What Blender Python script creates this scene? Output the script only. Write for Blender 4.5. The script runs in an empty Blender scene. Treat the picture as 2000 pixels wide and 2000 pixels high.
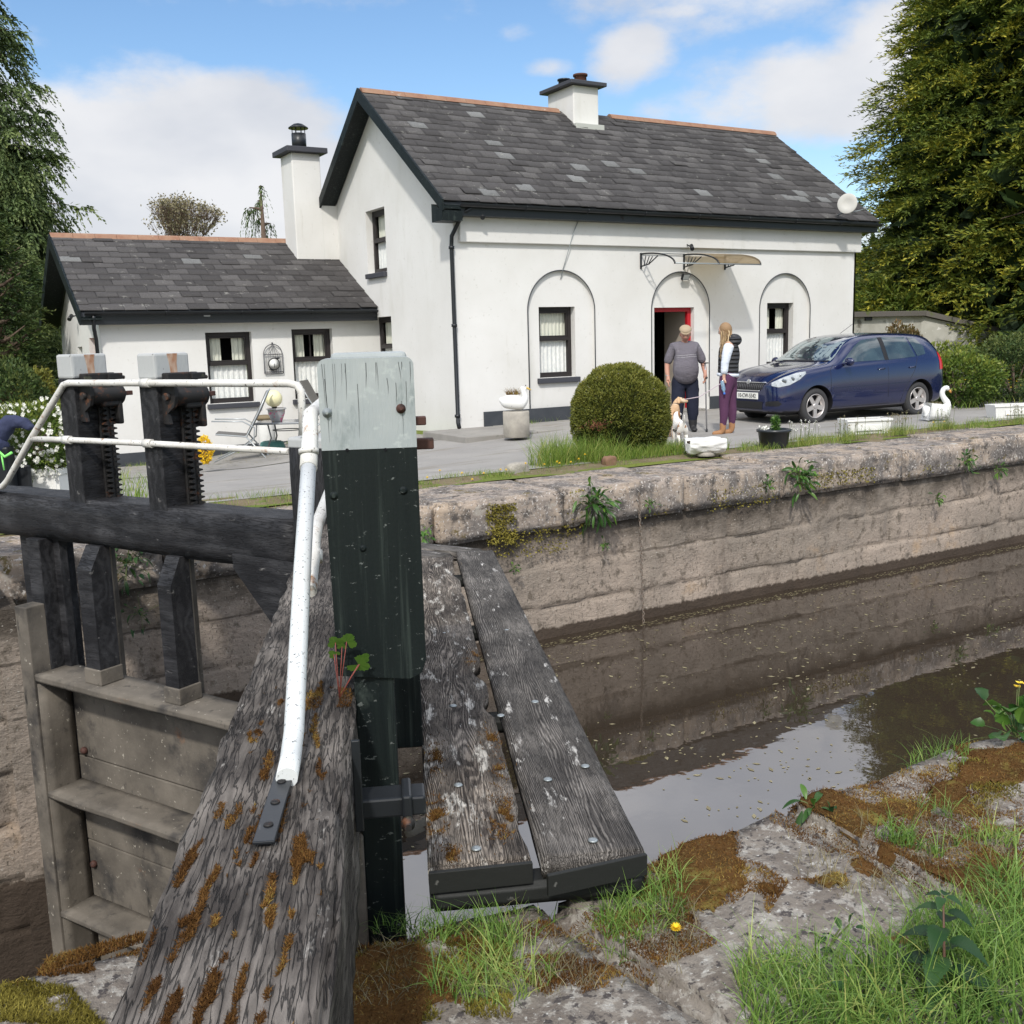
import bpy, bmesh, math, random
import numpy as np
from mathutils import Vector, Matrix, noise
from mathutils.bvhtree import BVHTree
random.seed(7); RNG = np.random.default_rng(7)
R = math.radians
scene = bpy.context.scene
COL = scene.collection

# ------------------------------------------------------------------ camera
F_PX = 2004.5; HEAD = R(59.31); PITCH = R(9.60); ROLL = R(-1.591); CAM = np.array([0, 0, 1.53])
_fw = np.array([math.cos(HEAD), math.sin(HEAD), 0]); _rt = np.array([math.sin(HEAD), -math.cos(HEAD), 0]); _up = np.array([0, 0, 1.])
CF = _fw*math.cos(PITCH)-_up*math.sin(PITCH); _U = _fw*math.sin(PITCH)+_up*math.cos(PITCH)
CR = _rt*math.cos(ROLL)+_U*math.sin(ROLL); CU = -_rt*math.sin(ROLL)+_U*math.cos(ROLL)
cd = bpy.data.cameras.new('camera'); cam = bpy.data.objects.new('camera', cd); COL.objects.link(cam)
cam.matrix_world = Matrix(((CR[0], CU[0], -CF[0], 0), (CR[1], CU[1], -CF[1], 0), (CR[2], CU[2], -CF[2], 1.53), (0, 0, 0, 1)))
cd.sensor_width = 36; cd.lens = F_PX*36/2000; cd.clip_end = 5000; cd.clip_start = .02
scene.camera = cam

def ray(x, y): return CF+CR*(x-1000)/F_PX-CU*(y-1000)/F_PX
def at(x, y, X=None, Y=None, Z=None):
    """photo pixel (0..2000) -> point on a world plane"""
    d = ray(x, y)
    if X is not None: t = (X-CAM[0])/d[0]
    elif Y is not None: t = (Y-CAM[1])/d[1]
    else: t = (Z-CAM[2])/d[2]
    return Vector(CAM+d*t)
def atp(x, y, p, n):
    d = ray(x, y); p = np.array(p, float); n = np.array(n, float)
    return Vector(CAM+d*(((p-CAM)@n)/(d@n)))

# ------------------------------------------------------------------ world, sun, exposure
SUN_DIR = Vector((-.78, -1.0, 1.22)).normalized()
sun_el = math.asin(SUN_DIR.z); sun_az = math.atan2(SUN_DIR.x, SUN_DIR.y)
w = bpy.data.worlds.new("World"); scene.world = w; w.use_nodes = True
nt = w.node_tree; nt.nodes.clear(); N = nt.nodes.new; L = nt.links.new
wo = N('ShaderNodeOutputWorld'); sky = N('ShaderNodeTexSky'); sky.sky_type = 'NISHITA'; sky.sun_disc = False
sky.sun_elevation = sun_el; sky.sun_rotation = sun_az; sky.air_density = 1.0; sky.dust_density = .6; sky.ozone_density = 2.0
bg1 = N('ShaderNodeBackground'); bg1.inputs[1].default_value = .15; hs = N('ShaderNodeHueSaturation'); hs.inputs['Saturation'].default_value = 1.12; hs.inputs['Value'].default_value = .92; L(sky.outputs[0], hs.inputs['Color']); L(hs.outputs[0], bg1.inputs[0])
bg2 = N('ShaderNodeBackground')
tc = N('ShaderNodeTexCoord'); sep = N('ShaderNodeSeparateXYZ'); L(tc.outputs['Generated'], sep.inputs[0])
def M(op, a, b=None, c=None):
    n = N('ShaderNodeMath'); n.operation = op
    for i, v in enumerate((a, b, c)):
        if v is None: continue
        if isinstance(v, (int, float)): n.inputs[i].default_value = v
        else: L(v, n.inputs[i])
    return n.outputs[0]
azn = M('ARCTAN2', sep.outputs[1], sep.outputs[0]); eln = M('ARCSINE', sep.outputs[2])
CLOUDS = [(250, 400, 470, 205, 1.45), (-250, 420, 420, 290, 1.4), (560, 480, 260, 120, 1.1), (1620, 160, 330, 95, .75), (1830, 70, 230, 120, .9), (1420, 200, 200, 60, .5), (1230, 110, 120, 80, .5), (1010, 62, 75, 34, .35), (1070, 130, 90, 30, .3), (1330, 20, 200, 30, .2),
          (700, -620, 1500, 420, 1.), (1900, -700, 1300, 480, 1.), (2300, 350, 420, 150, .9), (1300, 480, 900, 50, .4)]
q_ = N('ShaderNodeMapRange'); q_.inputs[1].default_value = .31; q_.inputs[2].default_value = .44; q_.inputs[3].default_value = .76; q_.inputs[4].default_value = 1.85; L(eln, q_.inputs[0]); L(q_.outputs[0], bg2.inputs[1])  # clouds above the frame brightened for the water reflection and fill light
acc = None
for cx, cy, rx, ry, a in CLOUDS:
    d = ray(cx, cy); d = d/np.linalg.norm(d); a0 = math.atan2(d[1], d[0]); e0 = math.asin(d[2])
    u = M('DIVIDE', M('SUBTRACT', azn, a0), rx/F_PX); v = M('DIVIDE', M('SUBTRACT', eln, e0), ry/F_PX)
    q = M('SUBTRACT', a, M('ADD', M('MULTIPLY', u, u), M('MULTIPLY', v, v)))
    acc = q if acc is None else M('MAXIMUM', acc, q)
for a0, e0, ra, re in ((HEAD-math.pi, .75, 1.55, .75), (2.75, .8, .7, .6), (-.15, .9, .5, .5)):   # unseen clouds added behind the viewer as white fill light
    u = M('DIVIDE', M('SUBTRACT', azn, a0), ra); v = M('DIVIDE', M('SUBTRACT', eln, e0), re); acc = M('MAXIMUM', acc, M('SUBTRACT', 1.0, M('ADD', M('MULTIPLY', u, u), M('MULTIPLY', v, v))))
acc = M('MAXIMUM', acc, -1.1)
no = N('ShaderNodeTexNoise'); no.inputs['Scale'].default_value = 5.5; no.inputs['Detail'].default_value = 8; no.inputs['Roughness'].default_value = .58
mp = N('ShaderNodeMapping'); mp.inputs['Scale'].default_value = (1, 1, 1.9); L(tc.outputs['Generated'], mp.inputs[0]); L(mp.outputs[0], no.inputs['Vector'])
dens = M('ADD', acc, M('MULTIPLY', M('SUBTRACT', no.outputs[0], .5), 2.9))
mr = N('ShaderNodeMapRange'); mr.interpolation_type = 'SMOOTHSTEP'; mr.inputs[1].default_value = -.12; mr.inputs[2].default_value = .62; L(dens, mr.inputs[0])
no2 = N('ShaderNodeTexNoise'); no2.inputs['Scale'].default_value = 4.5; no2.inputs['Detail'].default_value = 5; L(mp.outputs[0], no2.inputs['Vector'])
shade = N('ShaderNodeValToRGB'); L(no2.outputs[0], shade.inputs[0])
shade.color_ramp.elements[0].position = .36; shade.color_ramp.elements[0].color = (.72, .75, .82, 1)
shade.color_ramp.elements[1].position = .62; shade.color_ramp.elements[1].color = (.98, .98, 1.0, 1)
L(shade.outputs[0], bg2.inputs[0])
mx = N('ShaderNodeMixShader'); L(M('MULTIPLY', mr.outputs[0], .96), mx.inputs[0]); L(bg1.outputs[0], mx.inputs[1]); L(bg2.outputs[0], mx.inputs[2]); L(mx.outputs[0], wo.inputs[0])
sl = bpy.data.lights.new('sun', 'SUN'); sl.energy = 2.75; sl.angle = R(3); sl.color = (1, .955, .88)
so = bpy.data.objects.new('sun', sl); COL.objects.link(so); so.rotation_euler = (-SUN_DIR).to_track_quat('-Z', 'Y').to_euler()
scene.view_settings.view_transform = 'Standard'; scene.view_settings.look = 'None'; scene.view_settings.exposure = .25; scene.view_settings.gamma = 1

# ------------------------------------------------------------------ helpers
def tag(o, label=None, cat=None, group=None, kind=None):
    if label: o['label'] = label
    if cat: o['category'] = cat
    if group: o['group'] = group
    if kind: o['kind'] = kind
    return o
def link(name, me, m=None, parent=None, mw=None, smooth=False):
    o = bpy.data.objects.new(name, me); COL.objects.link(o)
    if m:
        for k in (m if isinstance(m, (list, tuple)) else [m]): me.materials.append(k)
    if mw is not None: o.matrix_basis = mw
    if parent is not None:
        o.parent = parent
        q = parent; acc = Matrix()
        while q is not None: acc = (q.matrix_parent_inverse @ q.matrix_basis) @ acc if q.parent else q.matrix_basis @ acc; q = q.parent
        o.matrix_parent_inverse = acc.inverted()
    if smooth: me.shade_smooth()
    return o
def empty(name, loc=(0, 0, 0), label=None, cat=None, group=None, rz=0):
    o = bpy.data.objects.new(name, None); COL.objects.link(o); o.location = loc; o.rotation_euler = (0, 0, rz); o.empty_display_size = .1
    o.matrix_basis = Matrix.Translation(Vector(loc)) @ Matrix.Rotation(rz, 4, 'Z')
    return tag(o, label, cat, group)
class MB:
    """collects shapes in one mesh (world coordinates, or local with a frame)"""
    def __init__(s): s.bm = bmesh.new(); s.mi = 0
    def quad(s, pts):
        f = s.bm.faces.new([s.bm.verts.new(p) for p in pts]); f.material_index = s.mi; return f
    def box(s, p0, p1, bev=0, M4=None):
        p0 = Vector(p0); p1 = Vector(p1); c = (p0+p1)/2; d = p1-p0
        r = bmesh.ops.create_cube(s.bm, size=1, matrix=(M4 or Matrix()) @ Matrix.Translation(c) @ Matrix.Diagonal((abs(d.x), abs(d.y), abs(d.z), 1)))
        fs = set(f for v in r['verts'] for f in v.link_faces)
        for f in fs: f.material_index = s.mi
        if bev:
            es = list(set(e for v in r['verts'] for e in v.link_edges))
            bmesh.ops.bevel(s.bm, geom=es, offset=bev, segments=2, affect='EDGES', profile=.5)
        return s
    def tube(s, pts, rad, n=10, cap=True):
        pts = [Vector(p) for p in pts]; rads = rad if isinstance(rad, (list, tuple)) else [rad]*len(pts)
        rings = []; up = None
        for i, p in enumerate(pts):
            if i == 0: t = pts[1]-p
            elif i == len(pts)-1: t = p-pts[i-1]
            else: t = (pts[i+1]-p).normalized()+(p-pts[i-1]).normalized()
            t.normalize()
            if up is None: up = t.orthogonal().normalized()
            up = (up-t*up.dot(t)); up = up.normalized() if up.length > 1e-6 else t.orthogonal().normalized(); b = t.cross(up)
            rings.append([s.bm.verts.new(p+(up*math.cos(a)+b*math.sin(a))*rads[i]) for a in [2*math.pi*k/n for k in range(n)]])
        for a, b in zip(rings, rings[1:]):
            for k in range(n):
                f = s.bm.faces.new((a[k], a[(k+1) % n], b[(k+1) % n], b[k])); f.material_index = s.mi; f.smooth = True
        if cap:
            for rg in (rings[0][::-1], rings[-1]):
                f = s.bm.faces.new(rg); f.material_index = s.mi
        return s
    def lathe(s, prof, n=24, M4=None):
        M4 = M4 or Matrix(); rings = []
        for r, z in prof: rings.append([s.bm.verts.new(M4 @ Vector((r*math.cos(2*math.pi*k/n), r*math.sin(2*math.pi*k/n), z))) for k in range(n)])
        for a, b in zip(rings, rings[1:]):
            for k in range(n):
                f = s.bm.faces.new((a[k], a[(k+1) % n], b[(k+1) % n], b[k])); f.material_index = s.mi; f.smooth = True
        for rg in (rings[0][::-1], rings[-1]):
            f = s.bm.faces.new(rg); f.material_index = s.mi
        return s
    def prism(s, poly, vec):
        """closed polygon (3d points) extruded along vec"""
        vec = Vector(vec); a = [s.bm.verts.new(p) for p in poly]; b = [s.bm.verts.new(Vector(p)+vec) for p in poly]; n = len(poly)
        fs = [s.bm.faces.new(a[::-1]), s.bm.faces.new(b)]+[s.bm.faces.new((a[i], a[(i+1) % n], b[(i+1) % n], b[i])) for i in range(n)]
        for f in fs: f.material_index = s.mi
        return s
    def sphere(s, c, r, seg=16, sc=(1, 1, 1), M4=None):
        rr = bmesh.ops.create_uvsphere(s.bm, u_segments=seg, v_segments=seg//2+2, radius=r, matrix=(M4 or Matrix()) @ Matrix.Translation(c) @ Matrix.Diagonal((*sc, 1)))
        for v in rr['verts']:
            for f in v.link_faces: f.smooth = True; f.material_index = s.mi
        return s
    def build(s, name, m=None, parent=None, mw=None, smooth=False, fix=True):
        if fix: bmesh.ops.recalc_face_normals(s.bm, faces=s.bm.faces)
        me = bpy.data.meshes.new(name); s.bm.to_mesh(me); s.bm.free()
        if smooth: me.shade_smooth()
        return link(name, me, m, parent, mw)
def frame(p0, p1, up=(0, 0, 1)):
    """matrix with local x from p0 to p1, z near up, origin p0"""
    p0 = Vector(p0); x = (Vector(p1)-p0).normalized(); z = Vector(up); y = z.cross(x).normalized(); z = x.cross(y)
    return Matrix(((x.x, y.x, z.x, p0.x), (x.y, y.y, z.y, p0.y), (x.z, y.z, z.z, p0.z), (0, 0, 0, 1)))
def npmesh(name, V, Fq, mi=None, attr=None, smooth=False):
    V = np.asarray(V, np.float32); Fq = np.asarray(Fq, np.int32); k = Fq.shape[1]
    me = bpy.data.meshes.new(name); me.vertices.add(len(V)); me.vertices.foreach_set('co', V.ravel())
    me.loops.add(Fq.size); me.loops.foreach_set('vertex_index', Fq.ravel()); me.polygons.add(len(Fq))
    me.polygons.foreach_set('loop_start', np.arange(0, Fq.size, k, dtype=np.int32)); me.polygons.foreach_set('loop_total', np.full(len(Fq), k, np.int32))
    if mi is not None: me.polygons.foreach_set('material_index', np.asarray(mi, np.int32))
    if attr is not None:
        a = me.attributes.new('tint', 'FLOAT', 'FACE'); a.data.foreach_set('value', np.asarray(attr, np.float32))
    me.update(calc_edges=True); me.validate()
    if smooth: me.shade_smooth()
    return me
def wood_box(name, L_, W_, H_, m, parent, mw, nx=40, rough=.004, bev=.01, seed=0, ny=4, nz=3, sc=1.0, notch=None):
    """board/beam: local x 0..L, y 0..W, z 0..H, worn irregular surface"""
    bm = bmesh.new(); bmesh.ops.create_cube(bm, size=1, matrix=Matrix.Translation((L_/2, W_/2, H_/2)) @ Matrix.Diagonal((L_, W_, H_, 1)))
    if bev: bmesh.ops.bevel(bm, geom=list(bm.edges), offset=bev, segments=2, affect='EDGES')
    for ax, n, ln in ((0, nx, L_), (1, ny, W_), (2, nz, H_)):
        for i in range(1, n):
            co = [0, 0, 0]; co[ax] = ln*i/n; no_ = [0, 0, 0]; no_[ax] = 1
            bmesh.ops.bisect_plane(bm, geom=list(bm.verts)+list(bm.edges)+list(bm.faces), plane_co=co, plane_no=no_)
    for v in bm.verts:
        p = v.co.copy(); q = Vector((p.x*3*sc, p.y*16*sc, p.z*16*sc))+Vector((seed*9.1, 0, seed*3.3))
        n1 = noise.noise_vector(q); n2 = noise.noise_vector(q*2.7)
        v.co += Vector((n1.x*.5, n1.y+.5*n2.y, n1.z+.5*n2.z))*rough
        if notch: notch(v)
    me = bpy.data.meshes.new(name); bm.to_mesh(me); bm.free(); me.shade_smooth()
    o = link(name, me, m, parent, mw)
    return o
def children(o): return [c for c in bpy.data.objects if c.parent == o]
def dup_tree(o, M4, parent=None):
    c = o.copy(); COL.objects.link(c)
    if parent is not None: c.parent = parent
    else: c.matrix_basis = M4 @ o.matrix_basis
    for ch in list(o.children): dup_tree(ch, M4, c)
    return c

# ------------------------------------------------------------------ materials
def new_mat(name):
    m = bpy.data.materials.new(name); m.use_nodes = True; nt = m.node_tree; nt.nodes.clear(); return m, nt
def rgb(c):
    return (c[0], c[1], c[2], 1)
def mat(name, base, rough=.7, spec=.3, metal=0, var=None, layers=(), bump=(), coords='Object', coat=0, trans=0, sub=0, emis=None, sheen=0):
    """base colour; var=(color2, scale, stretch) cloudy variation; layers=[(color, scale, lo, hi, stretch)] noise patches; bump=[(scale, strength, dist, stretch, kind)]"""
    m, nt = new_mat(name); N = nt.nodes.new; L = nt.links.new
    out = N('ShaderNodeOutputMaterial'); b = N('ShaderNodeBsdfPrincipled'); L(b.outputs[0], out.inputs[0]); tc = N('ShaderNodeTexCoord')
    def nz(scale, stretch, det=6, ro=.6):
        mp = N('ShaderNodeMapping'); mp.inputs['Scale'].default_value = tuple(stretch); L(tc.outputs[coords], mp.inputs[0])
        n = N('ShaderNodeTexNoise'); n.inputs['Scale'].default_value = scale; n.inputs['Detail'].default_value = det; n.inputs['Roughness'].default_value = ro
        L(mp.outputs[0], n.inputs['Vector']); return n, mp
    cur = None
    def setc(inp, v):
        if isinstance(v, tuple): inp.default_value = rgb(v)
        else: L(v, inp)
    cur = tuple(base)
    if var:
        c2, s, st = var; n, _ = nz(s, st); mr = N('ShaderNodeMapRange'); mr.inputs[1].default_value = .32; mr.inputs[2].default_value = .68; L(n.outputs[0], mr.inputs[0])
        mi = N('ShaderNodeMix'); mi.data_type = 'RGBA'; L(mr.outputs[0], mi.inputs[0]); setc(mi.inputs[6], cur); setc(mi.inputs[7], tuple(c2)); cur = mi.outputs[2]
    for i, (c, s, lo, hi, st) in enumerate(layers):
        n, mp = nz(s, st, 8, .65); mp.inputs['Location'].default_value = (i*3.7+1.3, i*1.9, i*5.1)
        mr = N('ShaderNodeMapRange'); mr.interpolation_type = 'SMOOTHSTEP'; mr.inputs[1].default_value = lo; mr.inputs[2].default_value = hi; L(n.outputs[0], mr.inputs[0])
        mi = N('ShaderNodeMix'); mi.data_type = 'RGBA'; L(mr.outputs[0], mi.inputs[0]); setc(mi.inputs[6], cur); setc(mi.inputs[7], tuple(c)); cur = mi.outputs[2]
    setc(b.inputs['Base Color'], cur)
    b.inputs['Roughness'].default_value = rough; b.inputs['Specular IOR Level'].default_value = spec; b.inputs['Metallic'].default_value = metal
    b.inputs['Coat Weight'].default_value = coat; b.inputs['Transmission Weight'].default_value = trans
    if sheen: b.inputs['Sheen Weight'].default_value = sheen
    if emis: b.inputs['Emission Color'].default_value = rgb(emis[0]); b.inputs['Emission Strength'].default_value = emis[1]
    prev = None
    for s, stg, dist, st in bump:
        n, _ = nz(s, st, 7, .62); bp = N('ShaderNodeBump'); bp.inputs['Strength'].default_value = stg; bp.inputs['Distance'].default_value = dist; L(n.outputs[0], bp.inputs['Height'])
        if prev: L(prev, bp.inputs['Normal'])
        prev = bp.outputs[0]
    if prev: L(prev, b.inputs['Normal'])
    m['bsdf'] = b.name
    return m
def leaf_mat(name, c1, c2, c3=None, rough=.55, trans=.25, spec=.3):
    """foliage coloured by per-face 'tint' attribute"""
    m, nt = new_mat(name); N = nt.nodes.new; L = nt.links.new
    out = N('ShaderNodeOutputMaterial'); b = N('ShaderNodeBsdfPrincipled'); at_ = N('ShaderNodeAttribute'); at_.attribute_name = 'tint'
    cr = N('ShaderNodeValToRGB'); L(at_.outputs['Fac'], cr.inputs[0]); cr.color_ramp.elements[0].color = rgb(c1); cr.color_ramp.elements[1].color = rgb(c2)
    if c3: e = cr.color_ramp.elements.new(.5); e.color = rgb(c2); cr.color_ramp.elements[2].color = rgb(c3)
    L(cr.outputs[0], b.inputs['Base Color']); b.inputs['Roughness'].default_value = rough; b.inputs['Specular IOR Level'].default_value = spec
    if trans:
        t = N('ShaderNodeBsdfTranslucent'); L(cr.outputs[0], t.inputs[0]); mx = N('ShaderNodeMixShader'); mx.inputs[0].default_value = trans
        L(b.outputs[0], mx.inputs[1]); L(t.outputs[0], mx.inputs[2]); L(mx.outputs[0], out.inputs[0])
    else: L(b.outputs[0], out.inputs[0])
    return m
I3 = (1, 1, 1)
def wood_mat(name, dark, light, scale=7, ridge=.5, patch=None, plo=.6, phi=.66, bumpd=.004, moss=None, mlo=.62, stretch=(.14, 1, 1), dist=2.2, rough=.8, crack=0):
    m, nt = new_mat(name); N = nt.nodes.new; L = nt.links.new
    out = N('ShaderNodeOutputMaterial'); b = N('ShaderNodeBsdfPrincipled'); L(b.outputs[0], out.inputs[0]); tc = N('ShaderNodeTexCoord')
    mp = N('ShaderNodeMapping'); mp.inputs['Scale'].default_value = stretch; L(tc.outputs['Object'], mp.inputs[0])
    dn = N('ShaderNodeTexNoise'); dn.inputs['Scale'].default_value = 5; dn.inputs['Detail'].default_value = 2; L(mp.outputs[0], dn.inputs['Vector'])
    va = N('ShaderNodeVectorMath'); va.operation = 'MULTIPLY_ADD'; L(dn.outputs['Color'], va.inputs[0]); va.inputs[1].default_value = (.0, .12*dist, .12*dist); L(mp.outputs[0], va.inputs[2])
    wv = N('ShaderNodeTexWave'); wv.wave_type = 'BANDS'; wv.bands_direction = 'Y'; wv.inputs['Scale'].default_value = scale; wv.inputs['Distortion'].default_value = 2.5; wv.inputs['Detail'].default_value = 3; wv.inputs['Detail Scale'].default_value = 1.5; L(va.outputs[0], wv.inputs['Vector'])
    fn = N('ShaderNodeTexNoise'); fn.inputs['Scale'].default_value = 28; fn.inputs['Detail'].default_value = 9; fn.inputs['Roughness'].default_value = .7; L(mp.outputs[0], fn.inputs['Vector'])
    big = N('ShaderNodeTexNoise'); big.inputs['Scale'].default_value = 4; big.inputs['Detail'].default_value = 5; L(tc.outputs['Object'], big.inputs['Vector'])
    hm = N('ShaderNodeMix'); hm.data_type = 'FLOAT'; hm.inputs[0].default_value = 1-ridge; L(wv.outputs['Fac'], hm.inputs[2]); L(fn.outputs[0], hm.inputs[3])
    ad = N('ShaderNodeMath'); ad.operation = 'MULTIPLY_ADD'; L(big.outputs[0], ad.inputs[0]); ad.inputs[1].default_value = 1.1; ad.inputs[2].default_value = -.55
    sm = N('ShaderNodeMath'); sm.operation = 'ADD'; L(hm.outputs[0], sm.inputs[0]); L(ad.outputs[0], sm.inputs[1])
    mr = N('ShaderNodeMapRange'); mr.inputs[1].default_value = .38; mr.inputs[2].default_value = .85; L(sm.outputs[0], mr.inputs[0])
    mi = N('ShaderNodeMix'); mi.data_type = 'RGBA'; L(mr.outputs[0], mi.inputs[0]); mi.inputs[6].default_value = rgb(dark); mi.inputs[7].default_value = rgb(light); cur = mi.outputs[2]
    def lay(col, sc, lo, hi, st, cur, off):
        mq = N('ShaderNodeMapping'); mq.inputs['Scale'].default_value = st; mq.inputs['Location'].default_value = off; L(tc.outputs['Object'], mq.inputs[0])
        n = N('ShaderNodeTexNoise'); n.inputs['Scale'].default_value = sc; n.inputs['Detail'].default_value = 8; n.inputs['Roughness'].default_value = .68; L(mq.outputs[0], n.inputs['Vector'])
        q = N('ShaderNodeMapRange'); q.interpolation_type = 'SMOOTHSTEP'; q.inputs[1].default_value = lo; q.inputs[2].default_value = hi; L(n.outputs[0], q.inputs[0])
        k = N('ShaderNodeMix'); k.data_type = 'RGBA'; L(q.outputs[0], k.inputs[0]); L(cur, k.inputs[6]); k.inputs[7].default_value = rgb(col); return k.outputs[2]
    if patch: cur = lay(patch, 11, plo, phi, (.45, 1.6, 1.6), cur, (3, 1, 2))
    if moss: cur = lay(moss, 8, mlo, mlo+.04, (.5, 1, 1), cur, (8, 4, 1))
    L(cur, b.inputs['Base Color']); b.inputs['Roughness'].default_value = rough; b.inputs['Specular IOR Level'].default_value = .25
    h2 = hm.outputs[0]
    if crack:
        mq = N('ShaderNodeMapping'); mq.inputs['Scale'].default_value = (.10, 1, 1); L(tc.outputs['Object'], mq.inputs[0])
        mq.inputs['Scale'].default_value = (.085, 1, 1); v = N('ShaderNodeTexNoise'); v.inputs['Scale'].default_value = 95; v.inputs['Detail'].default_value = 3; v.inputs['Roughness'].default_value = .45; v.inputs['Distortion'].default_value = .35; L(mq.outputs[0], v.inputs['Vector'])
        v1 = N('ShaderNodeMath'); v1.operation = 'SUBTRACT'; L(v.outputs[0], v1.inputs[0]); v1.inputs[1].default_value = .5; v2 = N('ShaderNodeMath'); v2.operation = 'ABSOLUTE'; L(v1.outputs[0], v2.inputs[0])
        q = N('ShaderNodeMapRange'); q.inputs[1].default_value = .0; q.inputs[2].default_value = .045; L(v2.outputs[0], q.inputs[0])
        k = N('ShaderNodeMix'); k.data_type = 'RGBA'; k.blend_type = 'MULTIPLY'; k.inputs[0].default_value = crack; L(b.inputs['Base Color'].links[0].from_socket, k.inputs[6]); L(q.outputs[0], k.inputs[7]); L(k.outputs[2], b.inputs['Base Color'])
        mm = N('ShaderNodeMath'); mm.operation = 'MULTIPLY_ADD'; L(q.outputs[0], mm.inputs[0]); mm.inputs[1].default_value = .5; L(hm.outputs[0], mm.inputs[2]); h2 = mm.outputs[0]
    bp = N('ShaderNodeBump'); bp.inputs['Strength'].default_value = .9; bp.inputs['Distance'].default_value = bumpd; L(h2, bp.inputs['Height']); L(bp.outputs[0], b.inputs['Normal'])
    return m
MT = {}
MT['render'] = mat('white_render', (.68, .675, .66), .85, .15, var=((.60, .59, .565), .6, I3), layers=[((.54, .53, .49), 1.3, .54, .80, (1, 1, .30)), ((.44, .42, .36), 3.2, .63, .80, (1.4, 1.4, .14)), ((.54, .53, .50), 14, .60, .72, I3)], bump=[(60, .25, .004, I3), (2, .3, .01, I3)])
MT['plinth'] = mat('plinth_paint', (.035, .04, .048), .6, .3, var=((.055, .06, .068), 3, I3), bump=[(40, .3, .004, I3)])
MT['black'] = mat('black_paint', (.013, .015, .018), .38, .4, layers=[((.10, .10, .10), 14, .68, .74, (.3, 1, 1))], bump=[(25, .2, .003, I3)])
MT['greenblack'] = mat('green_black_paint', (.0042, .0072, .0080), .5, .22, var=((.007, .011, .011), 16, (2.5, 2.5, .12)), layers=[((.030, .040, .036), 7, .54, .72, (4, 4, .12)), ((.10, .11, .105), 60, .62, .66, (.6, .6, 1)), ((.035, .045, .04), 5, .6, .7, (1, 1, .6))], bump=[(22, .5, .004, (3, 3, .12)), (90, .3, .002, I3)])
MT['brownblack'] = mat('window_frame_paint', (.022, .018, .018), .45, .35)
MT['sill'] = mat('sill_paint', (.05, .052, .062), .6, .3, bump=[(30, .3, .003, I3)])
MT['terra'] = mat('terracotta', (.24, .125, .085), .85, .15, var=((.30, .19, .13), 5, I3), layers=[((.42, .38, .32), 9, .62, .72, I3)], bump=[(30, .3, .004, I3)])
MT['red'] = mat('red_paint', (.42, .012, .02), .4, .4)
MT['beige'] = mat('beige_plaster', (.42, .37, .31), .9, .1)
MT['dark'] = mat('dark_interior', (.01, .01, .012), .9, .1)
MT['doorgrey'] = mat('door_leaf_paint', (.035, .034, .038), .55, .3)
MT['glass'] = mat('window_glass', (.015, .018, .02), .03, .9, trans=.0, coat=.3)
MT['curtain'] = mat('curtain', (.80, .80, .72), .9, .1, var=((.58, .60, .52), 9, (9, 9, .4)))
MT['lace'] = mat('lace_curtain', (.88, .88, .86), .8, .2, var=((.66, .68, .68), 14, (2.2, 2.2, 1)), layers=[((.72, .76, .78), 22, .56, .62, (1.5, 1.5, .8))])
MT['tarmac'] = mat('tarmac', (.31, .298, .28), .9, .12, var=((.25, .24, .228), .9, I3), layers=[((.22, .20, .17), 1.1, .54, .66, (.3, 1.6, 1)), ((.17, .16, .15), 14, .62, .70, I3), ((.35, .33, .30), 2.5, .55, .75, I3), ((.19, .19, .19), 5, .66, .74, I3), ((.40, .40, .39), 90, .62, .7, I3)], bump=[(120, .5, .004, I3)])
MT['path'] = mat('footpath_concrete', (.30, .285, .26), .9, .2, var=((.21, .20, .185), 1.4, I3), layers=[((.12, .12, .10), 3.3, .6, .72, I3), ((.16, .17, .08), 7, .66, .74, I3)], bump=[(60, .5, .006, I3)])
MT['earth'] = mat('verge_earth', (.19, .15, .10), .95, .1, var=((.13, .11, .06), 3, I3), layers=[((.12, .15, .04), 5, .52, .66, I3), ((.34, .30, .25), 20, .62, .70, I3)], bump=[(30, .7, .02, I3)])
MT['lawn'] = mat('rough_lawn', (.10, .14, .03), .9, .1, var=((.16, .18, .04), .6, I3), bump=[(30, .6, .02, I3)])
STONE_COP = mat('coping_stone', (.36, .285, .215), .9, .15, var=((.27, .235, .21), 1.9, I3), layers=[((.15, .135, .125), 3.1, .44, .60, I3), ((.36, .27, .18), 1.3, .60, .72, I3), ((.085, .075, .068), 6, .52, .66, I3), ((.34, .31, .27), 5, .62, .68, I3), ((.13, .10, .04), 2.6, .60, .66, I3), ((.45, .45, .42), 3.6, .66, .70, I3), ((.075, .065, .06), 22, .56, .64, I3), ((.48, .45, .42), 34, .57, .63, I3), ((.62, .62, .58), 8, .70, .74, I3)], bump=[(7, .7, .03, I3), (55, .6, .008, I3)])
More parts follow.
